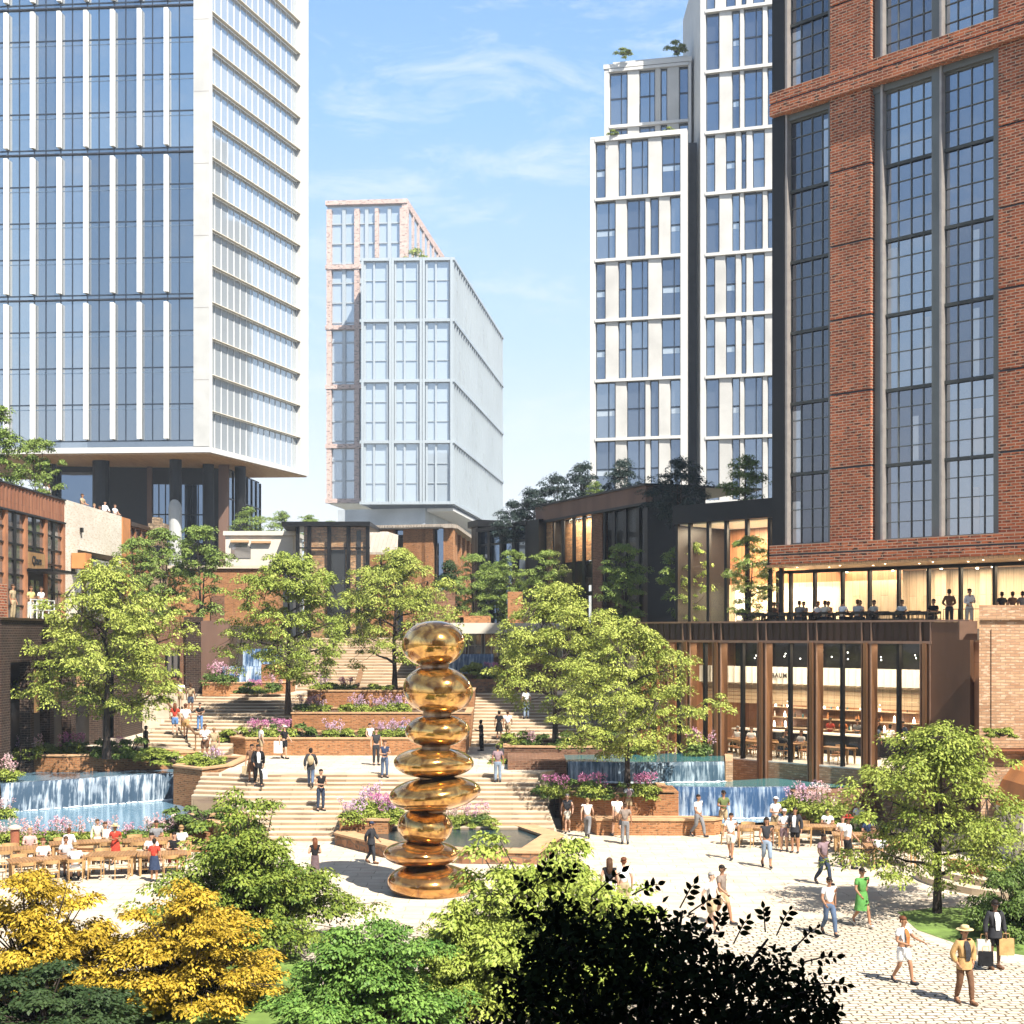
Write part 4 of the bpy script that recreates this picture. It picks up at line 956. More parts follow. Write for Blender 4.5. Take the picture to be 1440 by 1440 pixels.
    while z > 9: m.fbox(LF, xa, xb, -.03, .096, z - .07, z + .07, 1); z -= 1.5
    window(m, [M['glass_left'], M['corten_post']], cb)
    m = MB(); m.fbox(LF, xa, xb + .2, -.2, 8, zt - .38, zt - .1); m.build('roof', M['bronze_dark'], cb)
    ch = thing('stone_chimney', (PX(222, 104), 104, 8.2), 'rough stone chimney pier with a stepped top behind the slender trees', 'chimney')
    a, b = PX(213, 104), PX(232, 104); zc = ZY(728, 104); m = MB(); m.box(a, b, 103.5, 104.8, 8.2, zc - .9); m.box(a - .08, b + .08, 103.4, 104.9, zc - .9, zc - .45); m.box(a + .15, b - .3, 103.6, 104.6, zc - .45, zc); m.build('stack', M['stone_chimney'], ch)
    m = MB(); m.box(a + .3, a + .9, 103.4, 103.49, ZY(785, 104), ZY(768, 104)); m.build('niche', M['dark_wall'], ch)
left_building()

def left_walls():
    # arcade wall under the terrace
    WX = -23.7; fr = FR((WX, 66, 0), (WX, 91.4, 0)); root = thing('arcade_wall', (WX, 68, 2.2), 'dark brick arcade wall with boarded openings, deep shade painted into its brick', 'wall')
    m = MB(); m.fbox(fr, 0, fr.len, 0, .5, 7.2, 9.2); xs = [0, 2.3, 3.2, 5.2, 6.1, 8.3, 9.4, 13, 14.2, 18, 19.2, 25.4]
    for a, b in ((0, 1.2), (3.9, 4.5), (6.9, 7.6), (10.4, 11.3), (15.4, 16.3), (20.4, 25.4)): m.fbox(fr, a, b, .0, .5, 1.5, 7.2)
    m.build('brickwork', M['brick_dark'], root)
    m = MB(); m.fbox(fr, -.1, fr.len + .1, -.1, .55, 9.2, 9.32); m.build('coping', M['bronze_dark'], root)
    m = MB(); m.fbox(fr, 0, fr.len, .9, 1., 1.5, 7.2); m.build('inner_wall', M['dark_wall'], root)  # near-black sheet paints the shade inside the openings
    for a, b, z0, z1, mt in ((4.75, 5.9, 4.6, 6.8, 'wood_board'), (7.9, 9.0, 5.0, 6.6, 'wood_board'), (12.4, 13.4, 5.2, 6.6, 'coping_brick'), (17, 17.8, 5, 7, 'corten_brown')):
        m = MB(); m.fbox(fr, a, b, .2, .3, z0, z1); m.build('board', M[mt], root)
    m = MB(); m.fbox(fr, 0, fr.len, .5, 2.9, 8.9, 9.19); m.build('terrace_floor', M['concrete'], root)
    # small round arch lamp niche
    p = thing('brick_pier', (-24.2, 66, 1.7), 'tall red brick pier with a dark recess at the dark arcade end', 'pier')
    zt = ZY(820, 66); m = MB(); m.box(-27, -23.9, 65.6, 67.3, 1.5, zt); m.build('shaft', M['brick_red'], p)
    m = MB(); m.box(-27, -24.25, 65.5, 65.6, ZY(874, 66), ZY(850, 66)); m.build('recess', M['dark_wall'], p)
    m = MB(); m.box(-27, -24.1, 64.9, 65.59, ZY(1065, 66), ZY(1042, 66)); m.build('ledge', M['steel_grey'], p)
    m = MB(); m.ell((-24.12, 65.5, ZY(1015, 66)), (.12, .14, .22), 8, 6); m.build('wall_lamp', M['black_steel'], p)
    # frontal walls at the head of the steps
    D = 91.6; f2 = FR((-23.7, D, 0), (PX(400, D), D, 0)); x = f2.x; zt = ZY(874, D)
    w = thing('corten_wall', (PX(300, D), D, 4.7), 'large brown corten panel wall with a dark brick end pier, above the pink flowers', 'wall')
    m = MB(); m.fbox(f2, x(283), x(322), -.1, .4, 4.7, zt + .05); m.build('panel', M['corten_brown'], w)
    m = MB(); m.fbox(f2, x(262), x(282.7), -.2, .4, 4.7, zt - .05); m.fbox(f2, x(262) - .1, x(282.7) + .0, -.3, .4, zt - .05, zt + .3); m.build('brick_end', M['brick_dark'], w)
    m = MB(); m.fbox(f2, 0, x(262), .1, .4, 4.7, zt); m.build('brick_wall', M['brick_brown'], w)
    for a, b in ((236, 250),):
        m = MB(); m.fbox(f2, x(a), x(b), .0, .09, ZY(950, D), ZY(915, D)); m.build('window', M['glass_left'], w)
        m = MB(); m.fbox(f2, x(a) - .12, x(a) - .01, -.05, .095, ZY(952, D), ZY(913, D)); m.fbox(f2, x(b) + .01, x(b) + .12, -.05, .095, ZY(952, D), ZY(913, D)); m.fbox(f2, (x(a) + x(b)) / 2 - .05, (x(a) + x(b)) / 2 + .05, -.05, -.002, ZY(950, D), ZY(915, D)); m.build('window_frame', M['black_steel'], w)
    # platform of the slender trees and the orange brick house behind
    pl = MB(); pl.box(-26.6, PX(330, D), D + .45, 105, 4.7, zt - .25); tag(pl.build('upper_terrace', M['soil']), kind='structure')
    h = thing('orange_brick_house', (PX(300, 109), 108, 8.2), 'sunlit orange brick house wall seen through the slender trees', 'building')
    m = MB(); m.box(PX(205, 109), PX(392, 109), 108.4, 111, 8.2, ZY(800, 109)); m.build('wall', M['brick_orange'], h)
    m = MB(); m.box(PX(203, 109), PX(394, 109), 108.2, 111.2, ZY(800, 109), ZY(796, 109)); m.build('coping', M['coping'], h)
    m = MB(); m.box(PX(300, 109), PX(318, 109), 108.2, 108.38, 8.2, ZY(838, 109)); m.build('door', M['brick_brown'], h)
    # white plastered house with an arched window
    wh = thing('white_house', (PX(355, 116), 116, 8.2), 'white plastered house with an arched window behind the round tree', 'building')
    a, b = PX(317, 116), PX(412, 116); zt = ZY(753, 116); m = MB(); m.box(a, b, 116, 121, 8.2, zt); m.box(a - .15, b + .15, 115.8, 121, zt, zt + .35); m.build('wall', M['plaster_white'], wh)
    m = MB(); c = PX(339, 116); pts = [(c - .75, 0), (c + .75, 0)]; za, zb = ZY(785, 116), ZY(770, 116)
    m.poly([(c - .8, 115.95, za), (c + .8, 115.95, za), (c + .8, 115.95, zb), (c + .45, 115.95, zb + .28), (c, 115.95, zb + .38), (c - .45, 115.95, zb + .28), (c - .8, 115.95, zb)]); m.build('arched_window', M['glass_left'], wh)
    m = MB(); m.box(PX(325, 116), PX(350, 116), 115.7, 115.99, ZY(763, 116), ZY(760, 116)); m.box(PX(354, 116), PX(381, 116), 115.7, 115.99, ZY(764, 116), ZY(761, 116)); m.build('hood_mould', M['coping_brick'], wh)
    # steel framed brick pavilion
    sp = thing('glass_pavilion', (PX(470, 112), 112, 8.2), 'black framed glass pavilion around an old brick wall, before the far tower', 'building')
    a, b = PX(420, 112), PX(521, 112); zt = ZY(741, 112); m = MB()
    m.prism([(PX(399, 112), 111), (PX(522, 112), 111), (PX(534, 118), 118), (PX(405, 118), 118)], zt, zt + .35); m.build('roof', M['black_steel'], sp)
    for px in (420, 436, 464, 491, 518):
        m = MB(); c = PX(px, 112); m.box(c - .14, c + .14, 111.4, 111.7, 8.2, zt); m.build('post', M['black_steel'], sp)
    m = MB(); m.box(a, b, 111.45, 111.65, ZY(772, 112), ZY(770, 112)); m.build('rail', M['black_steel'], sp)
    m = MB(); m.box(PX(428, 112), PX(516, 112), 111.8, 112.2, 8.2, zt - .01); m.build('brick_wall', M['brick_old'], sp)
    m = MB(); m.box(PX(502, 112), PX(508, 112), 111.7, 111.79, 8.2, zt - .3); m.box(PX(466, 112), PX(486, 112), 111.7, 111.79, 8.2, ZY(773, 112)); m.build('opening', M['dark_wall'], sp)
    g = MB(); g.quad((a, 111.55, 8.2), (b, 111.55, 8.2), (b, 111.55, zt), (a, 111.55, zt)); g.build('glazing', M['glass_clear'], sp)
    # brick annex with piers and a tiled roof, below the far tower
    an = thing('brick_annex', (PX(600, 128), 128, 8.2), 'orange brick annex with tall piers and a tiled roof below the far tower', 'building')
    f3 = FR((PX(520, 128), 128), (PX(633, 126), 126)); f4 = FR((PX(633, 126), 126), (PX(668, 150), 150)); zt = ZY(744, 127)
    m = MB(); m.fbox(f3, 0, f3.len, .6, 1, 8.2, zt); m.fbox(f4, 0, f4.len, .6, 1, 8.2, zt); m.build('window', M['glass_lobby'], an)
    for px in (525, 545, 575, 590, 601, 629):
        c = f3.x(px); m = MB(); m.fbox(f3, c - .55, c + .55, 0, .62, 8.2, zt); m.build('pier', M['brick_orange'], an)
    for k in range(6):
        m = MB(); m.fbox(f4, k * 4.4 + .1, k * 4.4 + 1.6, -.02, .62, 8.2, zt); m.build('pier', M['brick_orange'], an)
    m = MB(); m.fbox(f3, -.5, f3.len + .4, -.6, .9, zt, zt + .35); m.fbox(f4, .3, f4.len, -.6, .9, zt + .02, zt + .34)
    for k in range(30): m.fbox(f3, k * .25 - .3, k * .25 - .1, -.68, -.6, zt + .1, zt + .33)
    m.build('roof', M['tile_roof'], an)
    r = MB(); r.hexa([(PX(478, 122), 121, zt - 2.6), (PX(560, 122), 121, zt - 2.6), (PX(560, 126), 126, zt - .6), (PX(500, 126), 126, zt - .6), (PX(478, 122), 121, zt - 2.4), (PX(560, 122), 121, zt - 2.4), (PX(545, 126), 126, zt - .3), (PX(500, 126), 126, zt - .3)]); r.build('lean_to_roof', M['tile_roof'], an)
left_walls()
# ------------------------------------------------------------------ ground, steps, pools, planters
def S_(name, mb, mat): return tag(mb.build(name, mat), kind='structure')
m = MB(); m.quad((-3000, -60, -.03), (3000, -60, -.03), (3000, 106, -.03), (-3000, 106, -.03)); m.quad((-3000, 106, 8.2), (3000, 106, 8.2), (3000, 6000, 8.2), (-3000, 6000, 8.2)); m.quad((-3000, 106, -.03), (3000, 106, -.03), (3000, 106, 8.2), (-3000, 106, 8.2)); S_('ground', m, M['earth'])
m = MB(); m.quad((-32, 20, 0), (34, 20, 0), (34, 66, 0), (-32, 66, 0)); S_('plaza_paving', m, M['flagstone'])
# cobbled carriageway nearer the camera
m = MB(); cob = [GP(380, 1440), GP(400, 1330), GP(520, 1305), GP(700, 1312), GP(1020, 1302), GP(1150, 1291), GP(1262, 1290), GP(1300, 1320), GP(1360, 1345), GP(1460, 1360), GP(1560, 1440)]
m.poly([(p.x, p.y, .004) for p in cob] + [(14, 24, .004), (-6, 24, .004)]); S_('cobble_road', m, M['cobble'])
# lawns
m = MB(); m.poly([(p.x, p.y, .010) for p in (GP(-40, 1470), GP(150, 1390), GP(300, 1355), GP(420, 1340), GP(480, 1440), GP(480, 1480))]); m.poly([(p.x, p.y, .010) for p in (GP(1262, 1283), GP(1320, 1276), GP(1400, 1278), GP(1500, 1290), GP(1500, 1352), GP(1400, 1338), GP(1345, 1327), GP(1290, 1308))]); S_('lawn', m, M['lawn'])

# terraces
m = MB(); m.prism([(-13.4, 65), (1.3, 65), (2.0, 66.4), (2.2, 70.9), (7.5, 70.9), (7.5, 96), (-25, 96), (-25, 72.5), (-13.4, 72.5)], -.02, 2.2); S_('landing_paving', m, M['flagstone'])
m = MB(); m.prism([(-25, 91.2), (6.5, 91.2), (6.5, 106), (-25, 106)], 2.2, 4.7); S_('upper_landing', m, M['flagstone'])

def flight(name, label, polys, zs, top='step_top', riser='step_stone'):
    o = thing(name, (polys[0][0][0], polys[0][0][1], zs[0][0]), label, 'steps')
    for poly, (za, zb) in zip(polys, zs):
        m = MB(); m.prism(poly, za, zb - .05, 0); c = Vector((sum(p[0] for p in poly) / len(poly), sum(p[1] for p in poly) / len(poly)))
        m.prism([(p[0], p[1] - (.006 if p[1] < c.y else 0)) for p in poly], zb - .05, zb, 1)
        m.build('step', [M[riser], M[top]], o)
    return o
# lower flight: 14 steps
ps, zs = [], []; NS, Y0, TR, RH = 14, 58.7, .45, 2.2 / 14
def low_y(k): return Y0 + (k - 1) * TR
for k in range(1, NS + 1):
    y = low_y(k); xr = 1.9 - (k - 1) * .06
    if k <= 8: xl = -10.9 - (k - 1) * .12; poly = [(xl - .6, y + .55), (xl, y), (xr, y), (xr, 65.2), (xl - .6, 65.2)]
    else: xl = -14.2; poly = [(xl, y + .7), (xl + 2.6, y), (xr, y), (xr, 65.2), (xl, 65.2)]
    ps.append(poly); zs.append((0 if k in (1, 9) else RH * (k - 1) - .02, RH * k + (.003 if k == NS else 0)))
flight('stone_steps', 'broad pale stone steps rising from the plaza behind the golden sculpture', ps, zs)
# right upper flight
ps, zs = [], []
for k in range(1, 17):
    y = 80 + (k - 1) * .69; ps.append([(-2.3, y), (4.7, y), (4.7, 91.6), (-2.3, 91.6)]); zs.append((2.18 + 2.5 / 16 * (k - 1) - .02, 2.2 + 2.5 / 16 * k + (.003 if k == 16 else 0)))
flight('stone_steps', 'upper pale stone steps beside the rubble wall, climbed by a couple', ps, zs)
# left upper flight
ps, zs = [], []; 
for k in range(1, 19):
    y = 71.6 + (k - 1) * 1.08; xr = -14.7 if y < 76.5 else -12.6; ps.append([(-20.0, y + .5), (-17, y), (xr, y), (xr, 91.7), (-20.0, 91.7)]); zs.append((2.18 + 2.5 / 18 * (k - 1) - .02, 2.2 + 2.5 / 18 * k + (.004 if k == 18 else 0)))
flight('stone_steps', 'weathered stone steps with a long handrail, beside the arcade wall', ps, zs)
# broad stair further up
ps, zs = [], []
for k in range(1, 19):
    y = 95.5 + (k - 1) * .56; ps.append([(-14.5, y), (-3.6, y), (-3.6, 106.2), (-14.5, 106.2)]); zs.append((4.68 + 3.5 / 18 * (k - 1) - .02, 4.7 + 3.5 / 18 * k))
flight('stone_steps', 'topmost broad pale stair behind the planters, with one timber handrail', ps, zs)
h = thing('handrail', (PX(508, 98), 98, 5.4), 'broad timber handrail running up the topmost stair', 'handrail')
m = MB(); m.bar(PT(502, 964, 95.2), PT(516, 916, 104), .32, .14); m.build('rail', M['rail_brown'], h)
m = MB(); a = PT(502, 964, 95.2); m.box(a.x - .06, a.x + .06, a.y - .05, a.y + .05, 4.7, a.z); m.build('post', M['rail_brown'], h)
h = thing('handrail', (-17.6, 75, 2.2), 'bronze handrail running down the weathered steps past the crowd', 'handrail')
A_ = PT(224, 976, 89.5); B_ = PT(275, 1032, 73.6); m = MB(); m.tube([A_ + Vector((-1, .3, .0)), A_, B_, B_ + Vector((.3, -.3, 0))], .07, 6); m.build('rail', M['rail_brown'], h)
for q in (0.0, .33, .66, 1.):
    c = A_.lerp(B_, q); m = MB(); zz = 2.2 + 2.5 * max(0, min(1, (c.y - 71.6) / 19)); m.tube([(c.x, c.y, zz), tuple(c)], .04, 6); m.build('post', M['rail_brown'], h)

# ------------------------------------------------------------------ planters
def planter(label, poly, z0, zw, zs, mat='brick_orange', cop=True, th=.32):
    o = thing('brick_planter', (poly[0][0], poly[0][1], z0), label, 'planter')
    n = len(poly); c = Vector((sum(p[0] for p in poly) / n, sum(p[1] for p in poly) / n))
    def inset(t):                                       # polygon given counter clockwise
        out = []
        for i in range(n):
            p0, p1, p2 = (Vector(poly[(i + k) % n][:2]) for k in (-1, 0, 1)); e1 = (p1 - p0).normalized(); e2 = (p2 - p1).normalized()
            n1 = Vector((-e1.y, e1.x)); n2 = Vector((-e2.y, e2.x)); b = (n1 + n2); b = b / max(.35, (1 + n1.dot(n2))); out.append(tuple(p1 + b * t))
        return out
    inn = inset(th); m = MB()
    for i in range(n):
        j = (i + 1) % n; a, b, ci, di = poly[i], poly[j], inn[j], inn[i]
        m.hexa([(a[0], a[1], z0), (b[0], b[1], z0), (ci[0], ci[1], z0), (di[0], di[1], z0), (a[0], a[1], zw), (b[0], b[1], zw), (ci[0], ci[1], zw), (di[0], di[1], zw)])
    m.build('wall', M[mat], o)
    if cop:
        ou = inset(-.05); inn2 = inset(th + .04); m = MB()
        for i in range(n):
            j = (i + 1) % n; a, b, ci, di = ou[i], ou[j], inn2[j], inn2[i]
            m.hexa([(a[0], a[1], zw), (b[0], b[1], zw), (ci[0], ci[1], zw), (di[0], di[1], zw), (a[0], a[1], zw + .08), (b[0], b[1], zw + .08), (ci[0], ci[1], zw + .08), (di[0], di[1], zw + .08)])
        m.build('coping', M['coping_brick'], o)
    if zs is not None:
        m = MB(); m.poly([(p[0], p[1], zs) for p in inset(th * .5)]); m.build('soil', M['soil'], o)
    return o
planter('long low orange brick planter wall fronting the sunny landing, lowest of the tiers', [(-14.9, 75.3), (-13.9, 74.2), (-2.4, 74.2), (-2.4, 79.7), (-14.6, 79.7)], 2.19, 3.05, 2.95)
planter('middle tier brick planter around the dark trunk of the round tree', [(-12.4, 80.1), (-2.33, 80.1), (-2.33, 85.8), (-12.4, 85.8)], 2.19, 4.05, 3.95)
planter('highest tier orange brick planter with pink flowers, below the topmost stair', [(-12.4, 86.2), (-2.33, 86.2), (-2.33, 91.1), (-12.4, 91.1)], 2.19, 5.05, 4.95)
planter('brick planter in front of the upper steps, holding a leafy tree', [(-.4, 71.5), (2.4, 71.2), (6.2, 71.2), (6.2, 76.5), (-.4, 76.5)], 2.19, 2.85, 2.75, mat='brick_brown')
planter('brick planter of magenta flowers between steps and waterfall', [(2.2, 61.9), (4.0, 61.5), (6.95, 61.5), (6.95, 66.4), (2.2, 66.4)], 0, 1.62, 1.52)
planter('low brick bench wall below the magenta flowers', [(3.6, 60.4), (7.3, 60.3), (8.6, 60.4), (9.0, 60.9), (9.0, 61.4), (3.4, 61.4)], 0, .62, .5)
planter('brick planter corner between the long waterfall and the stone steps', [(-16.0, 67.2), (-14.3, 65.6), (-13.3, 67.6), (-13.3, 72.4), (-16.0, 72.4)], 0, 2.28, 2.2)
planter('brick planter of pink flowers behind the upper pool', [(-24.5, 70.6), (-22.0, 70.2), (-16.0, 72.4), (-20.0, 75.5), (-24.5, 75.5)], 1.2, 2.5, 2.42)
planter('brick planter row of pale pink flowers between the dining terrace and pool', [(-24, 55.8), (-11.6, 55.8), (-11.0, 56.6), (-11.0, 57.6), (-24, 57.6)], 0, .16, .12)
planter('brick corner planter of dark shrubs at the steps end', [(-11.4, 56.2), (-10.5, 57.0), (-10.6, 58.6), (-11.5, 59.6), (-13.5, 59.6)], 0, .95, .88)
planter('brick base under the upper waterfall, with a tub of pink flowers', [(PX(286, 90.5), 90.2), (PX(315, 90.2), 90.0), (PX(402, 91), 91.0), (PX(402, 91), 95), (PX(286, 95), 95)], 4.6, 5.4, 5.3)
w = thing('rubble_wall', (-2.6, 92.3, 4.7), 'rough rubble stone wall at the head of the upper steps', 'wall'); m = MB(); m.box(-4.0, 2.3, 92.2, 92.8, 4.7, 5.6); m.build('stonework', M['rubble'], w)
w = thing('brick_wall', (PX(385, 92), 92, 4.7), 'sunny orange brick wall standing beside the upper waterfall', 'wall'); m = MB(); m.box(PX(367.5, 92.2), PX(402, 92.2), 92.2, 93, 4.7, 6.55); m.box(PX(320, 95), PX(335, 95), 94.8, 95.4, 4.7, 8); m.build('brickwork', M['brick_orange'], w)

# ribbon window building at the back of the landing
D = 96.; f = FR((-6.5, D), (3.6, D)); rb = thing('ribbon_window_building', (-2, D, 4.7), 'low building with a white roof slab over a ribbon of white framed windows', 'building'); z = lambda y: ZY(y, D)
m = MB(); m.fbox(f, 0, f.len, -.5, 8, z(891), z(876)); m.build('roof_slab', M['plaster_white'], rb)
m = MB(); m.fbox(f, 0, f.len, 0.2, 8, 4.7, z(925)); m.fbox(f, 0, f.len, 1.0, 8, z(925), z(891)); m.build('wall', M['brick_brown'], rb)
for k in range(9):
    m = MB(); a = .2 + k * 1.1; m.quad(f.p(a, .7, z(924)), f.p(a + .95, .7, z(924)), f.p(a + .95, .7, z(892)), f.p(a, .7, z(892)))
    for xx in (a, a + .45, a + .9): m.fbox(f, xx, xx + .07, .58, .698, z(924), z(892), 1)
    m.fbox(f, a, a + .95, .6, .696, z(908) - .03, z(908) + .03, 1); window(m, [M['glass_left'], M['plaster_white']], rb)
# dark recess and orange pillars above the slab
m = MB(); m.box(PX(590, 99), PX(640, 99), 99, 99.5, z(876), 11.5); m.build('upper_wall', M['brick_brown'], rb)
for a, b, y in ((640, 690, 866), (714, 735, 832), (735, 742, 850), (640, 652, 868)):
    m = MB(); m.box(PX(a, 98), PX(b, 98), 98, 98.6, z(876), ZY(y, 98)); m.build('orange_pier', M['brick_orange'], rb)
m = MB(); m.box(-6, 7, 99.6, 106, z(890) - .2, z(877)); S_('tree_terrace', m, M['soil'])

# ------------------------------------------------------------------ water
def pool(name, poly, z, mat):
    m = MB(); m.poly([(p[0], p[1], z) for p in poly]); return S_(name, m, M[mat])
def waterfall(label, a, b, z0, z1, mat='falls_blue', bow=.0, foam=True, thick=.35, wall='brick_dark'):
    o = thing('waterfall', (a[0], a[1], z0), label, 'waterfall'); a = Vector((a[0], a[1], 0)); b = Vector((b[0], b[1], 0)); n = 40; nv = 8
    u = (b - a).normalized(); nn = Vector((-u.y, u.x, 0)); m = MB(); P = []
    rnd = random.Random(int(abs(a.x * 31 + z1 * 17)))
    off = [rnd.uniform(-.05, .05) for _ in range(n + 1)]
    for j in range(nv + 1):
        t = j / nv; zz = z1 - (z1 - z0) * t; row = []
        for i in range(n + 1):
            s = i / n; q = a.lerp(b, s) - nn * (bow * math.sin(math.pi * s) + .16 * math.sqrt(t) + off[i] * t + .02); row.append(Vector((q.x, q.y, zz + (.04 if j == 0 else 0))))
        P.append(row)
    for j in range(nv):
        for i in range(n): m.quad(P[j + 1][i], P[j + 1][i + 1], P[j][i + 1], P[j][i])
    for i in range(n): m.quad(P[0][i], P[0][i + 1], P[0][i + 1] + nn * .35, P[0][i] + nn * .35)
    m.build('water_sheet', M[mat], o, smooth=False)
    w = MB(); pa = [a.lerp(b, i / 8) - nn * (bow * math.sin(math.pi * i / 8)) for i in range(9)]; w.prism([tuple(p + nn * .02)[:2] for p in pa] + [tuple(p + nn * thick)[:2] for p in reversed(pa)], z0 - .4, z1 - .03); w.build('weir_wall', M[wall], o)
    if foam:
        m = MB()
        for i in range(n):
            for q in range(2):
                c = P[nv][i].lerp(P[nv][i + 1], rnd.random()) - nn * rnd.uniform(.0, .28); r = rnd.uniform(.03, .11); m.ell((c.x, c.y, z0 + .02), (r * 1.6, r, r * .55), 6, 4)
        tag(m.build('foam', M['foam'], o), kind='stuff')
    return o
# long left waterfall and its pools
w = thing('pool_wall', (-18, 57.5, 0), 'low front wall of the long pool behind the pale pink flower row', 'wall'); m = MB(); m.box(-24, -11.1, 57.3, 57.62, 0, .55); m.build('brickwork', M['brick_orange'], w)
pool('pool_water', [(-24, 57.62), (-11.2, 57.62), (-11.6, 60.2), (-14.2, 64.2), (-15.9, 67.4), (-16.2, 69.7), (-23, 64.6), (-24, 64.5)], .5, 'pool_blue')
pool('pool_water', [(-24.6, 64.6), (-22.6, 64.6), (-16.2, 69.6), (-16, 72.4), (-22, 70.4), (-24.6, 70.7)], 1.72, 'pool_blue')
waterfall('long blue waterfall spilling over a weir behind the dining terrace flowers', (-23.1, 64.2), (-16.05, 69.6), .5, 1.75, 'falls_blue')
w = thing('pool_wall', (-11.5, 60, 0), 'curved brick pool edge at the end of the long left pool', 'wall'); m = MB(); m.prism([(-11.3, 57.6), (-10.9, 57.6), (-11.2, 60.4), (-13.9, 64.6), (-14.3, 64.3), (-11.6, 60.2)], 0, .62); m.build('brickwork', M['brick_orange'], w)
# right pools
RW = [(2.6, 66.55), (9.9, 66.4)]
pool('pool_water', [(2.4, 66.8), (10.0, 66.7), (10.6, 70.6), (9, 72.0), (6.3, 71.2), (2.6, 70.9)], 2.52, 'pool_teal')
pool('pool_water', [(7.0, 63.5), (12.5, 63.5), (15.6, 64.2), (12.6, 68), (10, 66.7), (7.0, 66.6)], 1.66, 'pool_teal')
pool('pool_water', [(6.9, 61.3), (9.0, 61.3), (10.5, 61.6), (12.8, 62.4), (12.8, 63.6), (6.9, 63.6)], .38, 'pool_blue')
waterfall('dark rippled waterfall above the teal pool, behind the magenta flowers', RW[0], RW[1], 1.66, 2.55, 'falls_dark', bow=.5)
waterfall('bright blue waterfall in front of the restaurant plinth, near the outdoor tables', (7.2, 63.4), (12.35, 63.3), .38, 1.7, 'falls_teal', bow=.25)
w = thing('pool_wall', (6.9, 61, 0), 'orange brick wall block between the magenta planter and the bright waterfall', 'wall'); m = MB(); m.box(6.1, 7.2, 61.45, 63.9, 0, 1.74); m.build('brickwork', M['brick_orange'], w)
w = thing('pool_wall', (12.7, 62, 0), 'dark brick end wall of the bright waterfall beside the pale pink flowers', 'wall'); m = MB(); m.prism([(12.4, 62.3), (12.9, 62.0), (16.2, 63.2), (15.8, 64.4), (12.4, 63.7)], 0, 1.6); m.build('brickwork', M['brick_brown'], w)
w = thing('pool_wall', (10.3, 68, 0), 'narrow brick side wall of the teal pool at the first bronze columns', 'wall'); m = MB(); m.prism([(9.95, 66.3), (10.3, 66.3), (10.95, 70.6), (10.6, 70.9)], 0, 2.62); m.build('brickwork', M['brick_tan'], w)
w = thing('pool_wall', (4, 66.7, 1.6), 'dark brick pool wall under the leafy tree by the dark waterfall', 'wall'); m = MB(); m.box(-.2, 2.55, 66.4, 71.2, 0, 2.6); m.build('brickwork', M['brick_brown'], w)
# upper small waterfalls
waterfall('lower of two small waterfalls left of the sunny brick wall, beside tall pink flowers', (PX(313, 91.0), 91.0), (PX(367, 91.6), 91.6), 5.4, 6.42, 'falls_teal', wall='brick_brown')
waterfall('upper of two small waterfalls, half hidden by the round tree', (PX(334, 94.5), 94.5), (PX(396, 94.5), 94.5), 6.3, 7.5, 'falls_teal', wall='brick_brown', foam=False)
pool('pool_water', [(PX(313, 91), 91.3), (PX(367, 91.6), 91.9), (PX(367, 94), 94.4), (PX(313, 94), 94.4)], 6.36, 'pool_blue')
waterfall('small blue waterfall under the ribbon windows behind the sculpture top', (PX(628, 94.6), 94.6), (PX(694, 94.6), 94.6), 5.9, 7.15, 'falls_teal', wall='brick_brown', foam=False)

# ------------------------------------------------------------------ central pool with brick rim
q = [(471, 1171), (545, 1189), (650, 1196), (757, 1197), (791, 1173), (743, 1157)]
out = [GP(px, py, .5) for px, py in q]; out.append(Vector((-4.6, 61.0, .5))); out.append(Vector((-7.0, 60.2, .5)))
out = [(p.x, p.y) for p in out]
planter('low stone and brick rim of the angular pool behind the sculpture', out, 0, .42, None, th=.75, mat='rubble')
cpoly = out; cx = sum(p[0] for p in out) / len(out); cyy = sum(p[1] for p in out) / len(out)
pool('pool_water', [(cx + (p[0] - cx) * .93, cyy + (p[1] - cyy) * .93) for p in out], .36, 'pool_dark')
planter('stepped orange brick flower box beside the sculpture, set into the steps', [(PX(480, 59), 58.4), (PX(548, 59), 58.2), (PX(556, 60.6), 60.4), (PX(482, 60.6), 60.4)], 0, .9, .82)

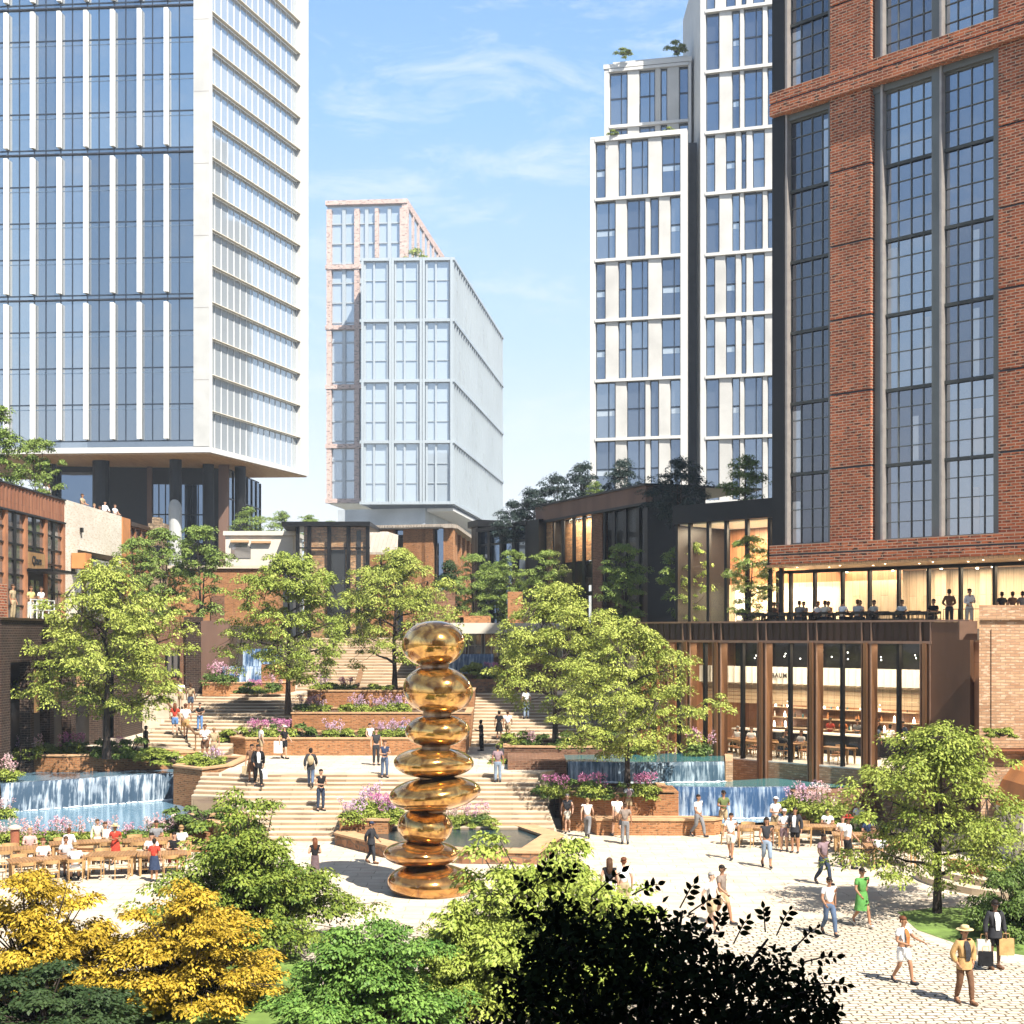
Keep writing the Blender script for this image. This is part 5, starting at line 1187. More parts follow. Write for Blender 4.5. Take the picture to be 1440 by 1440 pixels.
# ------------------------------------------------------------------ sculpture of balanced golden stones
def sculpture():
    d = 47.1; sc = d / F; root = thing('stone_sculpture', (PX(603, d), d, 0), 'tall golden sculpture of eight balanced glossy stones on the plaza', 'sculpture')
    st = [(543, 669, 1216, 1267, 2.5, 'amber'), (538, 648, 1183, 1217.5, 2, 'amber'), (556, 639, 1139, 1186, 3, 'gold'), (544, 677, 1094, 1138, -4.5, 'gold'), (552, 668, 1053, 1092, 1, 'gold'), (569, 660, 1007, 1048, -1.5, 'gold'), (563, 667, 938, 1003, 4, 'gold'), (561, 658, 877, 934, -2.5, 'gold')]
    prev = None; rnd = random.Random(3)
    for (a, b, yt, yb, tilt, mt) in st:
        cx = PX((a + b) / 2, d); cz = ZY((yt + yb) / 2, d); rx = (b - a) / 2 * sc; rz = (yb - yt) / 2 * sc * (1.06 if yb - yt > 60 else 1.14)
        th = math.atan2((yt + yb) / 2 - HZ, F); ry = rx * .92; rz_ = math.sqrt(max(.02, rz * rz - (ry * math.sin(th)) ** 2)) if th > 0 else rz
        rot = Matrix.Rotation(R(tilt), 3, 'Y') @ Matrix.Rotation(rnd.uniform(0, 3), 3, 'Z'); rings = []
        nu, nv = 64, 32; m = MB(); ph0 = rnd.uniform(0, 6)
        for j in range(nv + 1):
            t = -math.pi / 2 + math.pi * (j + .02) / (nv + .04); ring = []
            for i in range(nu):
                p = 2 * math.pi * i / nu; cr = abs(math.cos(t)) ** .94; sr = math.copysign(abs(math.sin(t)) ** 1.0, math.sin(t))
                wob = 1 + .03 * math.sin(2 * p + ph0) + .018 * math.sin(3 * p - ph0 + 2 * t)
                v = rot @ Vector((rx * cr * math.cos(p) * wob, ry * cr * math.sin(p) * wob, rz_ * sr)); ring.append(v + Vector((cx, d, cz)))
            rings.append(ring)
        m.ring(rings); m.build('stone', M[mt], root, smooth=True)
        if prev:
            pc, pz, prz = prev; m = MB(); r = min(rx, .95) * .5; xm = (cx + pc) / 2 * .6 + cx * .4
            m.tube([(xm, d, pz + prz * .82), (xm, d, pz + prz * .93), (xm, d, cz - rz_ * .93), (xm, d, cz - rz_ * .8)], [r * 1.05, r, r, r * 1.1], 28); m.build('neck', M['neck_bronze'], root, smooth=False)
        prev = (cx, cz, rz_)
sculpture()
# ------------------------------------------------------------------ foliage
def leaf_mesh(name, C, Dr, Nr, Ln, Wd, var, mat, midx=None, ovate=False):
    """C base points, Dr direction, Nr normal (all N x 3); one face per leaf"""
    n = len(C); Dr = Dr / np.linalg.norm(Dr, axis=1)[:, None]; S = np.cross(Nr, Dr); S /= (np.linalg.norm(S, axis=1)[:, None] + 1e-9)
    Ln = Ln[:, None]; Wd = Wd[:, None]; Up = np.cross(Dr, S)
    if ovate:
        prof = ((0, 0), (.18, .36), (.42, .5), (.72, .34), (1, 0), (.72, -.34), (.42, -.5), (.18, -.36))
    else: prof = ((0, 0), (.45, .5), (1, 0), (.45, -.5))
    k = len(prof); V = np.empty((n, k, 3), np.float32)
    for i, (a, b) in enumerate(prof): V[:, i] = C + Dr * Ln * a + S * Wd * b - Up * (Ln * .18 * a * a)
    me = bpy.data.meshes.new(name); me.vertices.add(n * k); me.vertices.foreach_set('co', V.reshape(-1))
    me.loops.add(n * k); me.loops.foreach_set('vertex_index', np.arange(n * k, dtype=np.int32))
    me.polygons.add(n); me.polygons.foreach_set('loop_start', np.arange(0, n * k, k, dtype=np.int32))
    try: me.polygons.foreach_set('loop_total', np.full(n, k, dtype=np.int32))
    except Exception: pass
    mats = mat if isinstance(mat, (list, tuple)) else [mat]
    for m_ in mats: me.materials.append(m_)
    if midx is not None: me.polygons.foreach_set('material_index', midx.astype(np.int32))
    at = me.attributes.new('leafvar', 'FLOAT', 'FACE'); at.data.foreach_set('value', np.asarray(var, np.float32)); me.update(calc_edges=True); me.validate()
    return me
def sprays(rg, P, O, rad, n, ll, droop=.75, flat=.07, upb=1.0, wide=.55):
    """flat drooping tufts of n leaves round each point P (outward direction O)"""
    k = len(P); idx = np.repeat(np.arange(k), n); N_ = len(idx); r = rad[idx] * np.sqrt(rg.random(N_)); a = rg.random(N_) * 2 * np.pi
    rad_dir = np.stack([np.cos(a), np.sin(a), np.zeros(N_)], 1)
    pos = P[idx] + rad_dir * r[:, None]
    pos[:, 2] += -droop * r ** 2 / rad[idx] + rg.normal(0, flat, N_) * rad[idx]
    tilt = (r / rad[idx])[:, None]
    d = rad_dir * 1.0 + O[idx] * .4 + rg.normal(0, .45, (N_, 3)); d[:, 2] -= .25 + .5 * tilt[:, 0]
    nr = np.stack([np.zeros(N_), np.zeros(N_), np.full(N_, upb)], 1) + rad_dir * tilt * .9 + rg.normal(0, .25, (N_, 3))
    L_ = ll * rg.uniform(.65, 1.25, N_); var = np.clip(.5 + rg.normal(0, .16, k)[idx] + rg.normal(0, .2, N_), 0, 1)
    return pos, d, nr, L_, L_ * wide * rg.uniform(.8, 1.2, N_), var
PROF = {'broad': ([0, .12, .35, .6, .82, 1], [.50, .86, 1, .86, .55, .10]), 'upright': ([0, .15, .4, .7, .9, 1], [.35, .75, 1, .92, .6, .15]), 'wide': ([0, .15, .4, .65, .85, 1], [.62, .95, 1, .80, .45, .08]), 'cone': ([0, .15, .4, .7, .9, 1], [.7, 1, .85, .5, .25, .06])}
def tree_meshes(seed, H, clear, Rc, prof, nspray, nleaf, ll, srad, mat, bark='bark', trunk_r=.16, limbs=11, forks=1, gap=.0):
    """trunk mesh + crown mesh, base at the origin"""
    rg = np.random.default_rng(seed); rnd = random.Random(seed); hs, rs = PROF[prof]; ch = H - clear
    prof_r = lambda h: Rc * float(np.interp(h, hs, rs))
    tm = MB(); lean = [(rnd.uniform(-.25, .25) * .6, rnd.uniform(-.25, .25) * .6)]
    trunks = []
    for f in range(forks):
        a = 2 * math.pi * f / max(1, forks) + rnd.random(); sp = 0 if forks == 1 else .12 * H * .5
        pts = []; n = 7
        for i in range(n):
            t = i / (n - 1); pts.append(Vector((math.cos(a) * sp * t + rnd.uniform(-.05, .05) * t * H * .25, math.sin(a) * sp * t + rnd.uniform(-.05, .05) * t * H * .25, t * H * .90)))
        rr = [trunk_r * (1.25 if i == 0 else 1) * (1 - .86 * (i / (n - 1)) ** .8) for i in range(n)]; tm.tube(pts, rr, 8); trunks.append(pts)
    tips = []; anchors = []
    for q in range(limbs):
        pts = trunks[q % forks]; t = clear / H * .8 + (.84 - clear / H * .8) * (q + .5) / limbs; i = t / .9 * 6; i0 = min(5, int(i)); b = pts[i0].lerp(pts[i0 + 1], min(1, i - i0))
        az = q * 2.39996 + rnd.uniform(-.4, .4); hh = min(1, max(0.02, (b.z + H * .09 - clear) / ch)); rr = prof_r(hh) * rnd.uniform(.72, .95)
        e = Vector((b.x * .3 + math.cos(az) * rr, b.y * .3 + math.sin(az) * rr, clear + hh * ch + rnd.uniform(0, .05) * H)); mid = b.lerp(e, .5) + Vector((0, 0, -.02 * H + rnd.uniform(0, .04) * H))
        r0 = trunk_r * (.55 - .33 * q / limbs); tm.tube([b, b.lerp(mid, .5) + Vector((0, 0, .01 * H)), mid, mid.lerp(e, .55), e], [r0, r0 * .8, r0 * .6, r0 * .35, r0 * .12], 5)
        anchors += [b.lerp(mid, .7), mid, mid.lerp(e, .35), mid.lerp(e, .7), e]
    P = []; O = []; per = 3; cl = Rc * .095
    while len(P) < nspray:
        h = rg.random() ** .9; az = rg.random() * 6.2832; rr = prof_r(h); lump = 1 + .20 * math.sin(3 * az + seed + 5 * h) + .13 * math.sin(7 * az - 9 * h + seed)
        s = (rg.random() ** .42) * lump
        if gap and math.sin(az * 2 + h * 7 + seed) * math.sin(h * 9 + seed * 2) > 1 - gap: continue
        c = np.array((math.cos(az) * rr * s, math.sin(az) * rr * s, clear + h * ch))
        for _ in range(per):
            q = c + rg.normal(0, 1, 3) * np.array((cl, cl, cl * .5)); P.append(tuple(q)); O.append((math.cos(az), math.sin(az), 0))
    P = P[:nspray]; O = O[:nspray]
    P = np.array(P); O = np.array(O); A = np.array([tuple(a) for a in anchors])
    for i in range(0, nspray, 2):                           # twigs
        dd = ((A - P[i]) ** 2).sum(1); j = int(dd.argmin()); a = Vector(A[j]); b = Vector(P[i])
        tm.tube([a, a.lerp(b, .5) + Vector((0, 0, -.03 * H * .3)), b], [trunk_r * .13, trunk_r * .09, trunk_r * .04], 3, cap=False)
    rad = srad * rg.uniform(.6, 1.3, nspray)
    crown = leaf_mesh('crown', *sprays(rg, P, O, rad, nleaf, ll), M[mat])
    return tm.mesh('trunk', [M[bark]]), crown
TREES = {}
def tree(key, loc, scale, label, group, rz=0., name='tree', cat='tree', parts=('trunk', 'crown'), squash=1.):
    t, c = TREES[key]; o = thing(name, loc, label, cat, group, rz); o.scale = (scale, scale, scale * squash)
    for n, me in zip(parts, (t, c)):
        k = bpy.data.objects.new(n, me); COL.objects.link(k); k.parent = o
    return o
TREES['broadA'] = tree_meshes(11, 9.4, 2.3, 4.2, 'broad', 440, 88, .155, .48, 'leaf_sun', trunk_r=.19, gap=.14)
TREES['broadB'] = tree_meshes(23, 9.4, 2.2, 4.0, 'broad', 430, 88, .155, .48, 'leaf_sun2', trunk_r=.19, gap=.14)
TREES['broadD'] = tree_meshes(29, 9.4, 2.0, 4.2, 'wide', 430, 88, .155, .50, 'leaf_sun', trunk_r=.18, limbs=13, gap=.15)
TREES['broadC'] = tree_meshes(37, 6.0, 1.2, 3.0, 'wide', 400, 75, .125, .42, 'leaf_fresh', trunk_r=.13, forks=2, limbs=13, gap=.15)
TREES['slimA'] = tree_meshes(41, 6.0, .8, 1.65, 'upright', 190, 56, .14, .34, 'leaf_fresh2', trunk_r=.08, limbs=11, forks=3, gap=.15)
TREES['slimB'] = tree_meshes(43, 6.0, .8, 1.75, 'upright', 200, 56, .14, .34, 'leaf_fresh2', trunk_r=.09, limbs=11, forks=3, gap=.15)
TREES['roofA'] = tree_meshes(51, 4.0, .1, 2.0, 'wide', 190, 50, .15, .40, 'leaf_blue', trunk_r=.07, limbs=9, forks=2, gap=.2)
TREES['roofB'] = tree_meshes(53, 4.0, .4, 1.8, 'wide', 150, 50, .14, .36, 'leaf_fresh2', trunk_r=.07, limbs=9, forks=2, gap=.15)
TREES['darkA'] = tree_meshes(57, 6.0, .6, 2.0, 'cone', 190, 45, .17, .42, 'leaf_deep', trunk_r=.1)

G_ = 'broad leafy trees of the plaza'
tree('broadA', (PX(150, 70), 70, 2.4), 1.02, 'spreading leafy tree shading the dark arcade wall behind the long waterfall', G_, 0.4)
tree('broadB', (PX(405, 81.5), 81.5, 3.95), .98, 'round leafy tree growing from the middle brick tier over the sunny landing', G_, 2.2)
tree('broadD', (PX(555, 88.4), 88.4, 4.95), .95, 'leafy tree standing behind the sculpture top, in the highest brick tier', G_, 4.0)
tree('broadD', (PX(781, 73.5), 73.5, 2.75), .90, 'leafy tree in front of the upper steps, its lower trunk bare', G_, 5.3)
tree('broadA', (PX(882, 62.3), 62.3, 1.52), .80, 'leafy tree growing among magenta flowers before the bronze restaurant', G_, 1.7)
tree('broadC', GP(1318, 1284, .0), .97, 'low forked tree on the small lawn, casting dappled shade over the paving', None, 0.8)
# slender trees
G_ = 'slender young trees on the terraces'
for key, px, d, z, s, rz, lab in (
    ('slimA', 228, 97, 8.9, 1.16, .3, 'slender young tree before the stone chimney'),
    ('slimA', 283, 96, 9.0, 1.16, 2., 'slender young tree with thin forked trunk above the dark brick end pier'),
    ('slimA', 192, 94, 9.0, 1.0, 4., 'small slender tree before the white brick building, half behind the spreading tree'),
    ('slimB', 878, 79, 8.78, .80, 1., 'slender terrace tree in front of the dark pavilion right bay'),
    ('slimA', 966, 75.5, 8.78, .80, 3.1, 'pale slender terrace tree at the black side of the pavilion, before red timber'),
    ('slimB', 1054, 70.6, 8.78, .78, 5., 'dark slender terrace tree touching the brick tower corner'),
    ('slimB', 668, 100, 8.7, .92, .2, 'slender dark tree above the white slab, beside the far tower annex'),
    ('slimB', 720, 101, 9.0, .92, 2.4, 'slender tree above the white slab near an orange pier'),
    ('slimB', 768, 99, 9.0, .9, 4.4, 'slender tree at the near end of the pavilion brick bay'),
    ('slimA', 700, 103, 9.0, .8, 3.4, 'small slender tree squeezed between two others above the white slab')):
    tree(key, (PX(px, d), d, z), s, lab, G_, rz, 'slender_tree')
tree('darkA', (PX(632, 103), 103, 8.4), .92, 'dark evergreen tree in front of the brick annex', None, 1., 'evergreen_tree')
G_ = 'small trees on the roofs and hill'
for key, px, d, z, s, rz, lab in (
    ('roofB', 352, 123, 16.2, .85, 0, 'bright small tree behind the white house roof, against the tower glass'),
    ('roofB', 396, 132, 16.0, 1.0, 1, 'grey green tree above the white house, against the sky'),
    ('roofB', 432, 136, 16.2, .95, 2, 'pale tree rising behind the glass pavilion roof edge'),
    ('roofB', 462, 138, 16.2, .85, 3, 'pale low tree close to the far tower base'),
    ('roofA', 722, 107, 15.2, .85, 0, 'first dark tree of the row on the dark roofs, next to the far tower'),
    ('roofA', 750, 106, 15.6, .95, 1.5, 'second dark tree of the row on the dark roofs'),
    ('roofA', 782, 104, 16.4, .95, 2.6, 'third dark tree of the row on the dark roofs'),
    ('roofA', 818, 100, 16.8, .95, 3.9, 'fourth dark tree of the row, above the pavilion brick bay'),
    ('roofB', 838, 99, 17.2, .50, .9, 'small greener bush tree in the dark row, before white concrete'),
    ('roofA', 874, 97, 17.2, .82, 4.7, 'dark tree on the pavilion roof before the lower white tower'),
    ('roofA', 955, 84, 15.2, .95, 5.5, 'dark open tree beside the recess between both white towers'),
    ('roofB', 1048, 76, 14.9, .82, 1.1, 'bright green roof tree before the tallest white tower'),
    ('slimA', -8, 80, 14.9, 1.1, 2., 'leafy roof tree half cut off by the picture edge, on the rust building'),
    ('slimA', 52, 84, 15.0, .86, 4., 'leafy roof tree behind the embracing pair on the rust building')):
    tree(key, (PX(px, d), d, z), s, lab, G_, rz, 'roof_tree')

def bush_meshes(seed, Rx, Ry, H, nspray, nleaf, ll, srad, mat, ovate=False, up=.25, cone=.0, droop=.5):
    rg = np.random.default_rng(seed); P = []; O = []; tm = MB(); rnd = random.Random(seed)
    while len(P) < nspray:
        az = rg.random() * 6.2832; el = math.asin(rg.random()); lump = 1 + .15 * math.sin(3 * az + seed) + .14 * math.sin(5 * az + 6 * el + seed) + .10 * math.sin(11 * az - 8 * el)
        s = rg.random() ** .22 * lump; hh = math.sin(el) * s; cc = 1 - cone * min(1, hh) ** .7
        c = np.array((math.cos(el) * math.cos(az) * Rx * s * cc, math.cos(el) * math.sin(az) * Ry * s * cc, .12 * H + hh * H * .88)); cl = .085 * Rx
        for _ in range(6):
            q = c + rg.normal(0, 1, 3) * np.array((cl, cl, cl * .35)); P.append((q[0], q[1], max(.04, q[2]))); O.append((math.cos(az), math.sin(az), up))
    P = P[:nspray]; O = O[:nspray]
    P = np.array(P); O = np.array(O)
    for i in range(0, nspray, 3):
        b = Vector(P[i]); a = Vector((rnd.uniform(-.1, .1) * Rx, rnd.uniform(-.1, .1) * Ry, 0)); tm.tube([a, a.lerp(b, .5) + Vector((0, 0, .12 * H)), b], [.035, .022, .006], 4, cap=False)
    me = leaf_mesh('foliage', *sprays(rg, P, O, srad * rg.uniform(.6, 1.3, nspray), nleaf, ll, droop=droop, wide=.62), M[mat], ovate=ovate)
    return tm.mesh('stems', [M['bark']]), me
BUSH = {
 'gold': bush_meshes(61, 2.1, 1.9, 2.5, 520, 80, .095, .30, 'leaf_gold', cone=.15),
 'lime': bush_meshes(63, 2.6, 2.2, 2.6, 640, 80, .10, .32, 'leaf_lime', cone=.25),
 'emerald': bush_meshes(65, 2.3, 1.9, 2.2, 560, 80, .095, .30, 'leaf_emerald', cone=.2),
 'green': bush_meshes(67, 3.1, 2.4, 3.1, 700, 80, .10, .34, 'leaf_green', cone=.45),
 'deep': bush_meshes(69, 1.8, 1.6, 2.0, 300, 70, .10, .30, 'leaf_mid'),
 'shade': bush_meshes(70, 1.8, 1.6, 2.0, 300, 60, .11, .30, 'leaf_deep'),
 'low': bush_meshes(71, .9, .7, .62, 70, 40, .13, .22, 'leaf_fresh'),
 'lowdark': bush_meshes(73, .9, .7, .7, 70, 40, .13, .22, 'leaf_mid'),
 'roof': bush_meshes(75, 1.6, 1.4, 1.9, 70, 30, .22, .4, 'leaf_lime'),
}
def bush(key, loc, s, label, group=None, rz=0., name='shrub'):
    t, c = BUSH[key]; o = thing(name, loc, label, 'shrub', group, rz); o.scale = s if hasattr(s, '__len__') else (s, s, s)
    for n, me in (('stems', t), ('foliage', c)):
        k = bpy.data.objects.new(n, me); COL.objects.link(k); k.parent = o
    return o
def gpos(px, py, z=0.): p = GP(px, py, z); return (p.x, p.y, z)
bush('gold', gpos(268, 1420), (1.0, 1, .98), 'golden yellow shrub at the lawn edge, wholly inside the picture', rz=.4)
bush('gold', gpos(48, 1418), (1.05, 1.05, 1.1), 'golden yellow shrub nearest the outdoor dining chairs, cut off by the picture edge', rz=2.9)
bush('shade', gpos(60, 1462), (1.15, .8, .8), 'dark shrub standing in for the shade under the golden shrubs')  # dark leaves paint the black shade below the golden shrubs
bush('green', gpos(345, 1335), (1.1, 1.0, 1.16), 'large yellow green shrub between the golden shrubs and the stone steps', rz=1.)
bush('emerald', gpos(516, 1450), (.93, 1.0, 1.0), 'emerald green shrub at the lawn below the sculpture shadow', rz=2.)
bush('lime', gpos(772, 1405), (1.25, 1.05, 1.36), 'lime green leafy shrub overlapping the lowest golden stone', rz=.6)
bush('lime', gpos(660, 1420), (.62, .6, .9), 'small lime green shrub next to the emerald one', rz=3.6)
bush('deep', gpos(1422, 1318), (.82, .8, 1.08), 'round dark green shrub behind the man in a black jacket', rz=1.4)
bush('deep', gpos(1474, 1300), (.8, .8, 1.1), 'dark green shrub cut off by the picture edge below the curved bench', rz=3.)
bush('roof', (PX(876, 173), 173, ZY(78, 173)), (.75, .7, .6), 'pale rooftop shrub on the set back white tower top')
bush('roof', (PX(950, 173), 173, ZY(74, 173)), (.9, .8, 1.0), 'dark rooftop shrub on the shaded corner of the set back top')
bush('roof', (PX(862, 167.5), 167.5, ZY(190, 167)), (.5, .5, .55), 'tiny roof shrub on the lower white tower, at its outer end')
bush('roof', (PX(941, 166.5), 166.5, ZY(186, 166)), (.5, .5, .55), 'tiny roof shrub on the lower white tower, at the recess end')
for px, dd, s, lab in ((585, 398, 3., 'pale roof garden tree on the far tower, against pink brick'), (612, 420, 3.2, 'pale roof garden tree on the far tower edge'), (640, 450, 2.6, 'small pale roof garden tree at the far tower rear edge')):
    bush('roof', (PX(px, dd), dd, 111.0), (s * .9, s, s * 1.15), lab, 'roof garden trees on the far tower')
# planted low greenery
G_ = 'low leafy shrubs filling the planters'
for i, (px, d, z, s, k, where) in enumerate((
    (60, 72, 2.45, 1.0, 'low', 'behind the upper pool at the brick pier'), (110, 72.5, 2.45, 1., 'lowdark', 'behind the upper pool below the spreading tree'), (185, 71.5, 2.4, 1.2, 'lowdark', 'under the spreading tree at the weathered steps'),
    (215, 70.2, 2.3, 1.2, 'low', 'hanging over the weir end'), (255, 69, 2.25, 1.15, 'low', 'in the corner planter beside the weir'), (290, 68.2, 2.22, 1., 'low', 'in the corner planter near the handrail foot'), (150, 71.6, 2.4, 1.1, 'lowdark', 'at the trunk foot of the spreading tree'),
    (330, 76.5, 2.95, 1.1, 'low', 'at the outer end of the lowest brick tier'), (375, 76.5, 2.95, 1.1, 'lowdark', 'behind the woman in black on the landing'), (430, 76, 2.95, 1.1, 'lowdark', 'in the lowest brick tier below the dark trunk'), (520, 76, 2.95, 1., 'low', 'in the lowest tier behind the waiting trio'), (480, 76, 2.95, 1., 'low', 'in the lowest tier between two lilac flower clumps'), (570, 76, 2.95, .9, 'low', 'in the lowest tier behind the teal dress'),
    (440, 82.5, 3.95, 1.1, 'low', 'in the middle tier right beside the dark trunk'), (500, 82.5, 3.95, 1.1, 'low', 'in the middle tier under lilac flowers'), (560, 82.5, 3.95, 1., 'low', 'in the middle tier beside the second golden stone'), (350, 88, 4.9, 1., 'lowdark', 'in the shade at the head of the weathered steps'),
    (460, 88, 4.95, 1., 'low', 'in the highest tier before the topmost stair'), (530, 88, 4.95, 1., 'low', 'in the highest tier at the timber handrail'), (600, 88, 4.95, 1., 'lowdark', 'in the highest tier behind the sculpture'),
    (690, 93.5, 5.5, 1.3, 'low', 'above the rubble wall'), (730, 93.5, 5.5, 1.2, 'lowdark', 'above the rubble wall end'), (665, 94, 6.0, 1., 'low', 'below the ribbon windows'),
    (725, 73, 2.75, 1.1, 'low', 'at the outer end of the planter by the upper steps'), (752, 72.5, 2.75, 1.1, 'lowdark', 'left of the bare trunk by the upper steps'), (805, 72.5, 2.75, 1.2, 'lowdark', 'right of the bare trunk by the upper steps'), (845, 73, 2.75, 1.2, 'lowdark', 'above the dark waterfall'), (900, 71.5, 2.6, 1., 'low', 'at the rear of the teal pool'), (700, 69.5, 2.2, .55, 'low', 'at the landing edge by a man in jeans'),
    (790, 62.5, 1.5, 1.1, 'lowdark', 'in the magenta planter at the steps side'), (835, 62, 1.5, 1.0, 'lowdark', 'in the magenta planter middle'), (860, 62, 1.5, 1., 'lowdark', 'in the magenta planter at the trunk'), (900, 62, 1.5, 1., 'low', 'in the magenta planter near the bright waterfall'),
    (30, 56.8, .1, 1., 'low', 'at the outer end of the pale pink flower row'), (75, 56.8, .1, 1., 'low', 'behind the diners in the pale pink flower row'), (120, 56.8, .1, 1.05, 'low', 'behind the standing diner in white'), (165, 56.8, .1, 1.05, 'low', 'behind the straw hat'), (205, 56.8, .1, 1.1, 'lowdark', 'behind the far dining table'), (250, 57, .7, 1.1, 'lowdark', 'at the steps end of the flower row'), (290, 57.8, .9, 1.1, 'lowdark', 'in the corner planter at the steps end'), (325, 58, .9, .9, 'lowdark', 'at the tip of the corner planter by the steps'),
    (500, 59.3, .8, .85, 'low', 'in the flower box beside the sculpture'), (535, 59.3, .8, .85, 'low', 'in the flower box behind the sixth stone'), (655, 60, .4, .7, 'low', 'at the back of the angular pool'), (690, 60, .4, .75, 'low', 'at the back corner of the angular pool'),
    (1120, 61.5, .9, 1., 'low', 'beside the bright waterfall end'), (1165, 61, .6, 1.1, 'low', 'at the foot of a bronze column'), (1205, 59.5, .3, 1.1, 'lowdark', 'behind the red sun hat'), (1245, 58, .2, 1.2, 'lowdark', 'behind the low forked tree'), (1410, 53, 4.75, .7, 'low', 'hanging from the brick block lintel'))):
    bush(k, (PX(px, d), d, z), (s, s, s * random.Random(i).uniform(.85, 1.2)), 'low leafy shrub ' + where, G_, i * 1.3, 'low_shrub')

# ------------------------------------------------------------------ flower clumps: leafy base, tall heads of blossom
def flower_meshes(seed, R_, H, nh, petal, leaf='leaf_mid', npet=26, head=.105):
    rg = np.random.default_rng(seed); k = 60; az = rg.random(k) * 6.283; rr = R_ * np.sqrt(rg.random(k)); P = np.stack([np.cos(az) * rr, np.sin(az) * rr, H * (.1 + .45 * rg.random(k))], 1); O = np.stack([np.cos(az), np.sin(az), 0 * az], 1)
    fol = leaf_mesh('foliage', *sprays(rg, P, O, np.full(k, .2), 26, .14), M[leaf]); tm = MB(); C = []
    for i in range(nh):
        a = rg.random() * 6.283; r = R_ * .95 * math.sqrt(rg.random()); h = H * rg.uniform(.5, 1.); c = np.array([math.cos(a) * r, math.sin(a) * r, h]); tm.tube([(c[0] * .6, c[1] * .6, 0), tuple(c)], .012, 4, cap=False)
        q = rg.normal(0, 1, (npet, 3)); q /= np.linalg.norm(q, axis=1)[:, None]; q *= (head * rg.uniform(.6, 1.1, npet))[:, None]; q[:, 2] *= 1.25; C.append((c + q, q, np.full(npet, rg.random())))
    pos = np.concatenate([c[0] for c in C]); d = np.concatenate([c[1] for c in C]); v = np.concatenate([c[2] for c in C]); n = len(pos)
    bl = leaf_mesh('blossom', pos, d + rg.normal(0, .03, (n, 3)), rg.normal(0, 1, (n, 3)), np.full(n, head * .75), np.full(n, head * .6), np.clip(v + rg.normal(0, .2, n), 0, 1), M[petal])
    return tm.mesh('stems', [M['leaf_mid']]), fol, bl
FLOW = {'pink': flower_meshes(81, .72, 1.3, 15, 'petal_pink'), 'magenta': flower_meshes(83, .72, 1.2, 19, 'petal_magenta', leaf='leaf_fresh'), 'pale': flower_meshes(85, .75, 1.3, 16, 'petal_pale', leaf='leaf_fresh'), 'lilac': flower_meshes(87, .72, 1.2, 15, 'petal_lilac', leaf='leaf_fresh')}
G_ = 'flower clumps of the planters'
def flower(key, px, d, z, s, label, rz):
    s *= .84
    o = thing('flower_clump', (PX(px, d), d, z), label, 'flowers', G_, rz); o.scale = (s, s, s)
    for n, me in zip(('stems', 'foliage', 'blossom'), FLOW[key]):
        k = bpy.data.objects.new(n, me); COL.objects.link(k); k.parent = o
W_ = {'pink': 'pink', 'magenta': 'magenta', 'pale': 'pale pink', 'lilac': 'lilac'}
